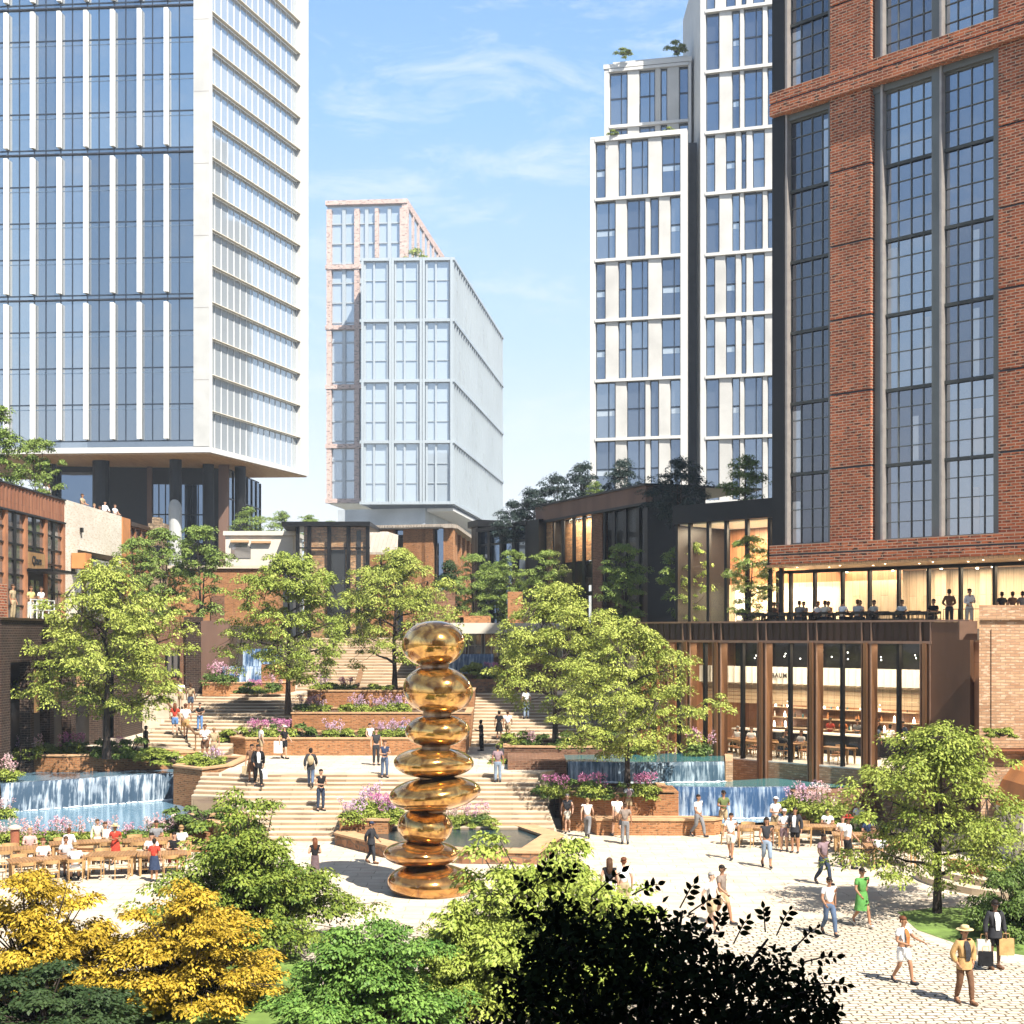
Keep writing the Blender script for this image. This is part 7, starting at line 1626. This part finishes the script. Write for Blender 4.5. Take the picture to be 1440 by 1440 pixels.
pp(Z0, 982, 1177, 60, 40, 'walk', 'person in white t-shirt and dark grey trousers standing before the bright waterfall', ('tee', 'white'), ('trousers', 'grey'), skin=1)
pp(Z0, 1017, 1172, 61, 15, 'hold', 'person in olive green t-shirt and sunglasses standing at the table by the bright waterfall', ('tee', 'olive'), ('shorts', 'khaki'), skin=1, extra=(('shades', 'black'),))
pp(Z0, 1118, 1199, 64, -25, 'stand', 'person in black jacket, white shirt and black shorts standing among the outdoor tables', ('jacket', 'charcoal'), ('shorts', 'black'), skin=1, extra=(('shirt_front', 'white'),))
pp(Z0, 1103, 1197, 60, -10, 'hold', 'person in white cap and white top with pale bag among the outdoor tables', ('tee', 'white'), ('shorts', 'mauve'), skin=0, extra=(('cap', 'white'), ('apron_bag', 'cream')))
pp(Z0, 1090, 1180, 60, 20, 'hold', 'person in white polo and white cap standing behind the outdoor table', ('tee', 'white'), ('trousers', 'khaki'), skin=0, extra=(('cap', 'white'),))
pp(Z0, 1192, 1221, 76, 60, 'stride', 'person in red sun hat, white top and black shorts bending to the outdoor tables', ('tee', 'white'), ('shorts', 'black'), skin=1, extra=(('sunhat', 'red'),))
pp(Z0, 1207, 1180, 52, 0, 'hold', 'person in white shirt and white cap behind the red sun hat', ('tee', 'white'), ('trousers', 'cream'), skin=0, extra=(('cap', 'white'),))
pp(Z0, 798, 1171, 55, 0, 'stride', 'person in dark vest and cream shorts walking with a stick below the steps', ('vest', 'charcoal'), ('shorts', 'cream'), ('hair_short', 'grey'), 0)
q = Z0(808, 1166); st = thing('walking_stick', q, 'thin dark walking stick held by the person in cream shorts', 'stick'); m = MB(); m.tube([(q.x, q.y, 0), (q.x - .12, q.y, .85)], .014, 5); m.build('shaft', M['bark'], st)
pp(Z0, 826, 1178, 56, 170, 'walk', 'person in white sleeveless top and grey trousers seen from behind near the magenta flowers', ('vest', 'white'), ('trousers', 'grey'), ('bun', 'fair'), 0)
pp(Z0, 868, 1177, 60, 200, 'walk', 'person in white shirt and dark shorts walking away by the brick bench', ('tee', 'white'), ('shorts', 'brown'), ('hair_short', 'brown'), 0)
pp(Z0, 879, 1187, 59, 175, 'stand', 'person in taupe top and grey trousers with dark shoulder bag by the brick bench', ('tee', 'taupe'), ('trousers', 'grey'), ('hair_short', 'brown'), 1, extra=(('apron_bag', 'charcoal'),))
pp(lambda a_, b_: GP(a_, b_, .625), 884, 1150, 48, 190, 'stand', 'person with a mauve backpack standing on the low brick bench wall under the tree', ('tee', 'lgrey'), ('shorts', 'khaki'), skin=1, extra=(('backpack', 'mauve'),))
pp(Z0, 522, 1214, 59, 70, 'stride', 'person in charcoal suit and blue cap walking past the sculpture base', ('jacket', 'charcoal'), ('trousers', 'charcoal'), skin=1, shoes='brown', extra=(('cap', 'navy'),))
pp(Z0, 443, 1240, 62, 200, 'hold', 'person with long auburn hair in a plum dress standing alone before the steps', ('vest', 'black'), ('long_skirt', 'plum'), ('hair_long', 'auburn'), 0)
pp(Z0, 826, 1288, 71, 175, 'stand', 'boy in grey t-shirt seen from behind over the dark leaves', ('tee', 'lgrey'), ('shorts', 'navy'), ('hair_short', 'brown'), 0)
pp(Z0, 857, 1288, 82, 180, 'stand', 'person with very long curly brown hair seen from behind over the dark leaves', ('vest', 'black'), ('dress_skirt', 'lgrey'), ('hair_long', 'brown'), 0)
pp(Z0, 877, 1287, 82, 185, 'stand', 'balding person in white shirt seen from behind over the dark leaves', ('tee', 'white'), ('trousers', 'khaki'), ('hair_short', 'auburn'), 0)
# --- lower flight and landing
pp(LOW, 451, 1143, 59, 30, 'hold', 'person in black waistcoat and dark jeans standing on the lower steps, hand at the mouth', ('vest', 'black'), ('trousers', 'dkdenim'), skin=0)
pp(LOW, 437, 1107, 55, 185, 'walk', 'person in black and beige top and blue jeans climbing the lower steps', ('jacket', 'charcoal'), ('trousers', 'denim'), skin=1, extra=(('backpack', 'khaki'),))
a = pp(LOW, 363, 1107, 60, 20, 'walk', 'person in black suit jacket and white shirt walking down the steps with a white bag', ('jacket', 'black'), ('trousers', 'black'), skin=1, extra=(('shirt_front', 'white'),))
held('shopping_bag', a.location + Vector((.27, -.1, .38)), 'white shopping bag held on the steps by the person in a black suit jacket', 'white', (.3, .12, .42))
a = pp(LOW, 354, 1101, 54, 0, 'stand', 'person in a brown dress close behind the black suit jacket on the steps', ('tee', 'brown'), ('dress_skirt', 'brown'), ('hair_short', 'dark'), 1)
held('shopping_bag', a.location + Vector((-.27, -.05, .38)), 'brown paper bag held by the person in a brown dress', 'khaki', (.3, .12, .36))
a = pp(LND, 400, 1067, 47, 60, 'stride', 'stooping person in black top and white cap carrying a white bag on the sunny landing', ('tee', 'black'), ('shorts', 'black'), skin=0, extra=(('cap', 'white'),))
held('shopping_bag', a.location + Vector((-.3, -.1, .30)), 'long white carrier bag of the stooping person in black', 'white', (.42, .14, .6))
pp(LND, 367, 1066, 47, 120, 'stand', 'person in white t-shirt with a black shoulder bag at the lowest brick tier', ('tee', 'white'), ('shorts', 'khaki'), ('hair_short', 'brown'), 0, extra=(('apron_bag', 'black'),))
pp(LOW, 541, 1097, 53, 15, 'hold', 'person in black waistcoat and jeans, lowest of three on the steps beside the sculpture', ('vest', 'navy'), ('trousers', 'denim'), ('hair_short', 'brown'), 0)
pp(LND, 529, 1076, 52, 20, 'stand', 'person in grey waistcoat and trousers, middle of three on the steps beside the sculpture', ('vest', 'charcoal'), ('trousers', 'charcoal'), ('hair_short', 'brown'), 0)
pp(LND, 520, 1061, 44, 30, 'walk', 'person in white top and black jacket, highest of three on the steps beside the sculpture', ('vest', 'white'), ('trousers', 'charcoal'), ('hair_short', 'dark'), 0)
pp(LND, 566, 1056, 42, 150, 'walk', 'person in a teal dress partly hidden by the third golden stone', ('tee', 'teal'), ('dress_skirt', 'teal'), ('hair_short', 'dark'), 1)
pp(LND, 677, 1056, 44, 250, 'hold', 'person all in black standing on the landing behind the fourth golden stone', ('tee', 'black'), ('trousers', 'black'), ('hair_short', 'dark'), 2)
pp(RGT, 702, 1040, 41, 180, 'stand', 'person in black dress climbing the upper steps, first of a couple', ('tee', 'black'), ('dress_skirt', 'black'), ('hair_short', 'dark'), 1)
pp(RGT, 714, 1041, 41, 175, 'walk', 'person in white shirt and khaki shorts climbing the upper steps, second of a couple', ('tee', 'white'), ('shorts', 'khaki'), ('hair_short', 'brown'), 1)
pp(RGT, 740, 1010, 44, 200, 'stand', 'person in white top and pale jeans high on the upper steps, half behind leaves', ('tee', 'white'), ('trousers', 'ldenim'), ('hair_short', 'brown'), 0)
pp(LOW, 700, 1098, 53, 185, 'stand', 'person in mauve grey t-shirt and pale jeans climbing the lower steps alone', ('tee', 'mauve'), ('trousers', 'ldenim'), ('hair_short', 'dark'), 1)
# --- left flight
pp(LFT, 205, 1061, 43, 80, 'stand', 'person in charcoal clothes and cap standing alone on the weathered steps', ('tee', 'charcoal'), ('trousers', 'black'), skin=2, extra=(('cap', 'black'),))
pp(LFT, 246, 1034, 45, 190, 'stand', 'person with long auburn hair and blue shorts at the handrail of the weathered steps', ('tee', 'red'), ('shorts', 'blue'), ('hair_long', 'auburn'), 3)
pp(LFT, 261, 1038, 50, 185, 'walk', 'person in white t-shirt and tan shorts climbing at the handrail of the weathered steps', ('tee', 'white'), ('shorts', 'tan'), ('hair_short', 'auburn'), 0)
pp(LFT, 281, 1030, 40, 20, 'hold', 'person in black top and bright blue trousers with raised hands near the handrail', ('tee', 'black'), ('trousers', 'blue'), ('hair_short', 'dark'), 0)
pp(LFT, 254, 1000, 42, 190, 'walk', 'person in white shirt, highest on the weathered steps under the leaves', ('tee', 'white'), ('shorts', 'khaki'), ('hair_short', 'brown'), 0)
pp(LFT, 268, 1003, 42, 175, 'stand', 'person in khaki top with a strap, and denim shorts, high on the weathered steps', ('tee', 'khaki'), ('shorts', 'denim'), ('hair_short', 'brown'), 1)
pp(LFT, 288, 1072, 52, 20, 'hold', 'person in white top holding a white bag at the foot of the handrail', ('tee', 'white'), ('shorts', 'brown'), ('hair_short', 'brown'), 1, extra=(('apron_bag', 'white'),))
pp(LFT, 301, 1068, 47, 15, 'stand', 'person in beige top and shorts at the foot of the handrail', ('tee', 'khaki'), ('shorts', 'khaki'), ('hair_short', 'fair'), 1)
# --- roof terraces and balconies
def at(px, d, z): return Vector((PX(px, d), d, z))
RT = 15.72
for px, d, face, pose, lab, top, hr, sk in (
    (63, 77.5, 60, 'hold', 'person in white t-shirt embracing a companion on the rust building roof', ('tee', 'white'), ('hair_short', 'dark'), 0), (70, 78.2, -70, 'hold', 'person in pale grey top embraced by a person in white on the rust building roof', ('tee', 'lgrey'), ('hair_short', 'dark'), 0),
    (115, 84.0, 80, 'lean', 'person in khaki shirt alone at the white brick parapet', ('tee', 'khaki'), ('hair_short', 'brown'), 1), (132, 88.5, 60, 'sit', 'person with fair hair sitting low behind the white brick parapet', ('tee', 'khaki'), ('hair_short', 'fair'), 0),
    (147, 90.5, 60, 'lean', 'person in white shirt at the white brick parapet, beside a seated one', ('long', 'white'), ('hair_short', 'dark'), 0), (140, 89.5, 30, 'sit', 'dark haired person sitting behind the white brick parapet beside a fair haired one', ('tee', 'grey'), ('hair_short', 'dark'), 1), (161, 93.5, 70, 'lean', 'person in white shirt at the far end of the white brick parapet', ('tee', 'white'), ('hair_short', 'brown'), 0)):
    d = 27.4 * F / (720 - px); person(at(px, d, RT), face, pose, lab, top, ('trousers', 'charcoal'), hr, sk)
person(at(43, 71.8, 9.21), 60, 'hold', 'person in yellow khaki shirt on the terrace in front of the shop door', ('tee', 'yellow'), ('trousers', 'cream'), ('hair_short', 'brown'), 1)
person(at(57, 72.6, 9.21), 70, 'hold', 'person in white shirt on the terrace in front of the shop door', ('tee', 'white'), ('trousers', 'cream'), ('hair_short', 'brown'), 1)
person(at(18, 68.8, 9.21), 80, 'stand', 'person in beige shirt just behind the tall brick pier on the terrace', ('tee', 'khaki'), ('trousers', 'khaki'), ('hair_short', 'brown'), 1)
r_ = thing('terrace_railing', (-23.8, 71, 9.32), 'white terrace railing in front of the shop door', 'railing'); m = MB()
for z in (9.75, 10.0, 10.25): m.bar((-23.62, 69.8, z), (-23.62, 73.4, z), .05)
for k in range(5): m.bar((-23.62, 69.8 + k * .9, 9.3), (-23.62, 69.8 + k * .9, 10.28), .05)
m.build('rail', M['white_metal'], r_)
# ------------------------------------------------------------------ chairs and tables
def make_chair(seat_m, wood_m):
    o = thing('armchair', (0, 0, 0), 'x', 'chair'); P_ = {}
    m = MB(); m.hexa([(-.24, -.24, .43), (.24, -.24, .43), (.22, .22, .42), (-.22, .22, .42), (-.24, -.24, .465), (.24, -.24, .465), (.22, .22, .455), (-.22, .22, .455)]); m.build('seat', M[seat_m], o)
    m = MB(); n = 10
    for k in range(n):
        a0, a1 = R(25 + 130 * k / n), R(25 + 130 * (k + 1) / n); r = .28; p = lambda a, z, rr: (math.cos(a) * rr, math.sin(a) * rr * .92 - .02, z); m.hexa([p(a0, .68, r), p(a1, .68, r), p(a1, .68, r + .025), p(a0, .68, r + .025), p(a0, .80, r + .02), p(a1, .80, r + .02), p(a1, .80, r + .045), p(a0, .80, r + .045)])
    m.build('backrest', M[wood_m], o)
    for sx in (-1, 1):
        m = MB(); m.tube([(sx * .25, -.22, 0), (sx * .25, -.24, .64)], [.016, .019], 6); m.build('leg', M[wood_m], o)
        m = MB(); m.tube([(sx * .22, .25, 0), (sx * .22, .21, .45), (sx * .235, .20, .76)], [.016, .019, .016], 6); m.build('leg', M[wood_m], o)
        m = MB(); m.bar((sx * .25, -.27, .65), (sx * .265, .12, .68), .045, .025); m.build('armrest', M[wood_m], o)
    m = MB(); m.bar((-.25, -.22, .39), (.25, -.22, .39), .03); m.bar((-.22, .21, .39), (.22, .21, .39), .03); m.bar((-.24, -.22, .2), (-.22, .22, .2), .02); m.bar((.24, -.22, .2), (.22, .22, .2), .02); m.build('frame', M[wood_m], o)
    return o
def make_table(L_, W_, mt, leg='chair_wood', h=.75, base='legs'):
    o = thing('dining_table', (0, 0, 0), 'x', 'table'); m = MB(); m.box(-L_ / 2, L_ / 2, -W_ / 2, W_ / 2, h - .045, h); m.build('tabletop', M[mt], o)
    for sx in (-1, 1):
        for sy in (-1, 1):
            m = MB(); x, y = sx * (L_ / 2 - .12), sy * (W_ / 2 - .1); m.hexa([(x - .03, y - .03, 0), (x + .03, y - .03, 0), (x + .03, y + .03, 0), (x - .03, y + .03, 0), (x - .045, y - .045, h - .05), (x + .045, y - .045, h - .05), (x + .045, y + .045, h - .05), (x - .045, y + .045, h - .05)]); m.build('leg', M[leg], o)
    m = MB(); m.box(-L_ / 2 + .15, L_ / 2 - .15, -W_ / 2 + .08, -W_ / 2 + .11, h - .13, h - .046); m.box(-L_ / 2 + .15, L_ / 2 - .15, W_ / 2 - .11, W_ / 2 - .08, h - .13, h - .046); m.build('apron', M[leg], o)
    return o
protos = {}
def place(kind, maker, loc, rz, label, group=None):
    if kind not in protos:
        o = maker(); o.location = loc; o.rotation_euler = (0, 0, rz); o['label'] = label
        if group: o['group'] = group
        protos[kind] = (o, TREE(o)); return o
    return copy_tree(protos[kind][0], loc, rz, None, label, group, protos[kind][1])
ch_w = lambda: make_chair('cushion', 'chair_wood'); ch_o = lambda: make_chair('chair_orange', 'chair_wood'); ch_b = lambda: make_chair('chair_black', 'chair_black')
def rot(p, a): return Vector((p[0] * math.cos(a) - p[1] * math.sin(a), p[0] * math.sin(a) + p[1] * math.cos(a), 0))
def dining(key, px, d, z, deg, L_, W_, label, clabel, seats, ckind='cw', mt='table_wood', people=(), cmk=None, leg='chair_wood'):
    """a table with chairs at the given (side, offset) seats; people sit in some of them"""
    c = Vector((PX(px, d), d, z)) if not isinstance(px, Vector) else px; a = R(deg)
    place(('t', L_, W_, mt, leg), lambda: make_table(L_, W_, mt, leg), c, a, label)
    mk = {'cw': ch_w, 'co': ch_o, 'cb': ch_b}[ckind]; ppl = dict(people); rnd = random.Random(key)
    for i, (side, off) in enumerate(seats):
        if side in (1, -1): lp = (off, side * (W_ / 2 + .30 + rnd.uniform(-.03, .12))); ca = a + (0 if side == 1 else math.pi)
        else: lp = ((L_ / 2 + .34) * (1 if side == 2 else -1), off); ca = a + (-math.pi / 2 if side == 2 else math.pi / 2)
        p = c + rot(lp, a); ca += rnd.uniform(-.15, .15); place(ckind, mk, p, ca, clabel, 'chairs of ' + key)
        if i in ppl:
            s = ppl[i]; person(p + Vector((0, 0, .0)) + rot((0, .02), ca), math.degrees(ca), 'sit', s[0], s[1], s[2], *s[3:])
LONG6 = [(1, -.8), (1, 0.), (1, .8), (-1, -.8), (-1, 0.), (-1, .8)]
dining('the first long table', 66, 49.6, .006, 28, 2.6, .9, 'long timber dining table with a seated pair in white, nearest the golden shrubs', 'pale wooden armchair round the long table of the pair in white', LONG6 + [(-2, 0)], people={1: ('person in white t-shirt sitting at the long table next to a person in pale blue', ('tee', 'white'), ('shorts', 'khaki'), ('hair_short', 'auburn'), 0), 2: ('person in pale blue shirt sitting at the long table in a pair', ('tee', 'lgrey'), ('shorts', 'khaki'), ('hair_short', 'brown'), 1), 5: ('person in white shirt and white shorts sitting alone on one side of the long table', ('tee', 'white'), ('shorts', 'white'), ('hair_short', 'fair'), 0)}.items())
dining('the second long table', 120, 53.6, .006, 22, 2.6, .9, 'long timber dining table behind, at the pale pink flowers', 'pale wooden armchair round the table at the pale pink flowers', [(1, -.8), (1, .8), (-1, -.7), (-1, .7), (2, 0)], people={1: ('person in white blouse sitting at the table before the pale pink flowers', ('tee', 'white'), ('trousers', 'cream'), ('hair_short', 'brown'), 0)}.items())
dining('the middle table', 158, 50.6, .006, 8, 1.7, 1.0, 'shorter timber dining table in the middle of the dining terrace', 'pale wooden armchair round the shorter middle table', [(1, -.45), (1, .45), (-1, -.45), (-1, .45), (-2, 0), (2, 0)])
dining('the corner table', 222, 54.2, .006, 18, 2.6, .9, 'long timber dining table nearest the stone steps', 'pale wooden armchair round the table nearest the stone steps', LONG6, people={1: ('person in dark red top sitting at the table nearest the steps, half under flowers', ('tee', 'grey'), ('trousers', 'red'), ('hair_short', 'dark'), 1), 5: ('person in pale shirt sitting at the near side of the table nearest the steps', ('tee', 'white'), ('trousers', 'cream'), ('hair_short', 'fair'), 0)}.items())
dining('the side table', 228, 50.8, .006, 12, 1.7, 1.0, 'timber dining table beside the large yellow green shrub', 'pale wooden armchair at the table beside the large yellow green shrub', [(1, -.4), (1, .4), (-1, .3)], people={0: ('person in white shirt sitting at the table beside the large yellow green shrub', ('tee', 'white'), ('shorts', 'khaki'), ('hair_short', 'dark'), 0), 1: ('person in black top and red skirt sitting beside the large yellow green shrub', ('vest', 'black'), ('trousers', 'red'), ('hair_short', 'dark'), 0)}.items())
dining('the edge table', 6, 51.8, .006, 20, 2.6, .9, 'timber dining table cut off by the picture edge, beside the terracotta post', 'pale wooden armchair round the table at the picture edge', [(1, .2), (1, .9), (-1, .0), (-1, .8)], people={1: ('person in pale pink top sitting at the table by the terracotta post', ('tee', 'pink'), ('shorts', 'khaki'), ('hair_short', 'fair'), 3)}.items())
pp(Z0, 97, 1222, 52, 200, 'stand', 'person in long white shirt standing between two long tables before the flowers', ('long', 'white'), ('trousers', 'cream'), ('hair_short', 'auburn'), 0)
pp(Z0, 162, 1216, 46, 10, 'hold', 'person in red dress and straw hat standing at the dining tables', ('tee', 'red'), ('dress_skirt', 'red'), skin=1, extra=(('sunhat', 'straw'),))
pp(Z0, 217, 1240, 44, 170, 'stand', 'child in red and navy dress standing at the dining terrace', ('tee', 'red'), ('dress_skirt', 'navy'), ('hair_short', 'dark'), 1)
pp(Z0, 137, 1207, 46, 20, 'stand', 'person in cream jacket standing behind the far tables before the flowers', ('long', 'cream'), ('trousers', 'cream'), ('hair_short', 'brown'), 0)
t = thing('terracotta_post', GP(21, 1208, 0), 'tall terracotta post with a pale cap beside the dining tables', 'post'); p = t.location; m = MB(); m.tube([(p.x, p.y, 0), (p.x, p.y, 1.15)], [.16, .17], 14); m.build('shaft', M['pot'], t); m = MB(); m.tube([(p.x, p.y, 1.15), (p.x, p.y, 1.22), (p.x, p.y, 1.3)], [.24, .24, .08], 14); m.build('cap', M['coping'], t)
# right terrace
dining('the table by the bright waterfall', 1068, 57.6, .006, -12, 1.9, .95, 'timber table with the olive t-shirt standing behind, beside the bright waterfall', 'wooden armchair round the table beside the bright waterfall', [(1, -.5), (1, .5), (-1, -.5), (-1, .5), (-2, 0), (2, 0)], people={5: ('person in black shirt sitting at the table beside the bright waterfall', ('tee', 'charcoal'), ('shorts', 'cream'), ('hair_short', 'dark'), 1)}.items())
dining('the second outdoor table', 1148, 58.0, .006, -8, 1.9, .95, 'timber table in front of the pale pink flowers and column foot', 'wooden armchair round the table before the column foot flowers', [(1, -.5), (1, .5), (-1, -.5), (-1, .5), (-2, 0)], people={1: ('person in white and navy sitting at the table before the column foot flowers', ('tee', 'white'), ('trousers', 'navy'), ('hair_short', 'dark'), 1)}.items())
dining('the third outdoor table', 1205, 55.6, .006, -10, 1.9, .95, 'timber table beside the red sun hat', 'wooden armchair round the table beside the red sun hat', [(1, -.5), (1, .5), (-1, -.5), (-1, .5)], people={0: ('person in cream sitting at the table beside the red sun hat', ('tee', 'cream'), ('shorts', 'khaki'), ('hair_short', 'brown'), 0), 1: ('person in navy sitting at the table beside the red sun hat', ('tee', 'navy'), ('shorts', 'khaki'), ('hair_long', 'dark'), 1)}.items())
dining('the shaded table', 1252, 52.6, .006, -5, 1.9, .95, 'timber table half under the low forked tree', 'wooden armchair round the table under the low forked tree', [(1, -.5), (1, .5), (-1, -.5), (-2, 0)], people={2: ('person in white top sitting at the table under the low forked tree', ('tee', 'white'), ('shorts', 'khaki'), ('bun', 'fair'), 0), 0: ('person in pale pink sitting at the table under the low forked tree', ('tee', 'pink'), ('shorts', 'cream'), ('hair_short', 'brown'), 0)}.items())
# inside the restaurant
AN = math.degrees(math.atan2(RF.u.y, RF.u.x)); Zf = ZFL + .055
def inside(px, yoff): return RF.p(RF.x(px, yoff), yoff, Zf)
dining('indoor table one', inside(1034, 2.2), 0, Zf, AN, 1.7, .8, 'dining table inside, behind the first glass bay right of the leafy tree', 'orange backed chair at the indoor table with two in white', [(1, -.45), (1, .45), (-1, -.45), (-1, .45)], 'co', people={0: ('person in white shirt and black waistcoat dining inside the restaurant glass', ('vest', 'white'), ('trousers', 'black'), ('hair_short', 'grey'), 0), 1: ('person in white blouse dining inside the restaurant glass', ('tee', 'white'), ('trousers', 'cream'), ('hair_short', 'brown'), 0)}.items())
dining('indoor table two', inside(1062, 1.7), 0, Zf, AN, 1.7, .8, 'dining table inside the restaurant, beside the second bronze column', 'orange backed chair at the empty indoor table', [(1, -.45), (1, .45), (-1, -.45), (-1, .45)], 'co')
dining('indoor table three', inside(1104, 1.9), 0, Zf, AN, 1.7, .8, 'dining table inside the restaurant, under the black lettering', 'orange backed chair at the indoor table under the lettering', [(1, -.45), (1, .45), (-1, -.45), (-1, .45), (2, 0)], 'co', people={0: ('person in black top dining under the restaurant lettering', ('tee', 'black'), ('trousers', 'black'), ('hair_short', 'dark'), 1), 1: ('person in pale top dining under the restaurant lettering', ('tee', 'lgrey'), ('trousers', 'charcoal'), ('hair_short', 'brown'), 1), 3: ('person in charcoal coat with chair turned, dining under the restaurant lettering', ('long', 'charcoal'), ('trousers', 'black'), ('hair_short', 'dark'), 1)}.items())
dining('indoor table four', inside(1178, 1.4), 0, Zf, AN, 1.7, .8, 'dining table inside the restaurant, past the fourth bronze column', 'orange backed chair at the indoor table past the fourth column', [(1, -.4), (-1, .4), (-2, 0)], 'co')
for px, yo, lab, top in ((1168, 6.8, 'bartender in red shirt behind the bar counter', ('tee', 'red')), (1186, 7.0, 'bartender in rust shirt behind the bar counter', ('tee', 'rust')), (1206, 6.8, 'bartender in grey shirt behind the bar counter near a column', ('tee', 'grey')), (1235, 6.9, 'bartender in black at the far bar end', ('tee', 'black')), (1270, 7.0, 'person in dark blue seen through the last glass bay', ('long', 'navy'))):
    person(inside(px, yo), AN - 0, 'hold', lab, top, ('trousers', 'black'), ('hair_short', 'dark'), 1)
for px, yo, lab, top in ((1232, 4.4, 'guest in blue standing at the bar counter', ('tee', 'denim')), (1252, 4.5, 'guest in white standing at the bar counter', ('tee', 'white')), (1283, 4.4, 'guest in black standing at the bar end', ('jacket', 'black'))):
    person(inside(px, yo), AN + 180, 'stand', lab, top, ('trousers', 'charcoal'), ('hair_short', 'dark'), 1)
# terrace under the brick tower
def ter(px, yoff): return TF.p(TF.x(px, yoff), yoff, ZR + .005)
rows = ((1066, 1.0, ((1, 'terrace diner half hidden by the dark slender tree', 'brown', 'dark'),)), (1092, 1.3, ((0, 'seated terrace diner in mauve between two slender trees', 'mauve', 'dark'),)), (1128, 1.2, ((0, 'seated terrace diner in olive brown nearest the corner tree', 'taupe', 'dark'), (1, 'seated terrace diner in white dress facing the olive one', 'white', 'dark'), (3, 'seated terrace diner in grey left of a black glazing bar', 'grey', 'brown'))), (1162, 1.5, ((0, 'terrace diner in rust at the table between two parties', 'rust', 'dark'), (3, 'terrace diner in cream at the table between two parties', 'cream', 'brown'))), (1208, 1.2, ((0, 'seated terrace diner with raised hands and bare arms', 'pink', 'dark'), (1, 'seated terrace diner in pink white at the full table', 'cream', 'dark'), (2, 'seated terrace diner in white at the full table', 'white', 'dark'), (3, 'seated terrace diner leaning over the full table', 'lgrey', 'brown'))), (1246, 1.4, ((1, 'terrace diner in white at the table beside the middle party', 'white', 'dark'),)), (1290, 1.2, ((1, 'single seated terrace diner in black reading', 'black', 'dark'),)))
for i, (px, yo, ps) in enumerate(rows):
    pl = {k: (lab, ('tee', c), ('trousers', 'charcoal'), ('hair_short', hc), 1) for k, lab, c, hc in ps}
    dining('terrace table %d' % (i + 1), ter(px, yo), 0, 0, AN, 1.5, .8, 'dark terrace table ' + ('hidden among the slender trees', 'with one diner beside a slender tree', 'of three diners near the corner tree', 'between two parties', 'of four diners in the middle', 'beside the middle party', 'of the single reader')[i], 'black metal chair round the terrace table ' + ('among the slender trees', 'with one diner', 'of three diners', 'between two parties', 'of four diners', 'beside the middle party', 'of the single reader')[i], [(1, -.38), (1, .38), (-1, -.38), (-1, .38)], 'cb', 'chair_black', pl.items(), leg='chair_black')
person(ter(1335, 1.2), 170, 'lean', 'person in brown standing with back turned on the terrace', ('long', 'brown'), ('trousers', 'charcoal'), ('hair_short', 'dark'), 1)
person(ter(1363, 1.2), 10, 'hold', 'person in bright white standing on the terrace near the brick block', ('long', 'white'), ('trousers', 'cream'), ('hair_short', 'dark'), 1)
for px, lab, c in ((1409, 'first head over the tan brick parapet', 'charcoal'), (1424, 'second head over the tan brick parapet', 'brown'), (1438, 'last head over the tan brick parapet at the picture edge', 'grey')):
    person(ter(px, 2.4), 190, 'stand', lab + ', a terrace guest', ('tee', c), ('trousers', 'charcoal'), ('hair_short', 'dark'), 1, h=1.62)
# air between here and the far towers
m = MB(); m.box(-420, 420, -60, 620, -1.1, 150); hz = m.build('haze', bpy.data.materials.new('haze')); tag(hz, kind='stuff')
mt = hz.data.materials[0]; mt.use_nodes = True; nt = mt.node_tree; nt.nodes.remove(nt.nodes['Principled BSDF']); pv = N(nt, 'ShaderNodeVolumePrincipled')
pv.inputs['Color'].default_value = (.66, .75, .88, 1); pv.inputs['Density'].default_value = .00042; pv.inputs['Anisotropy'].default_value = .0; L(nt, pv.outputs[0], nt.nodes['Material Output'].inputs['Volume'])
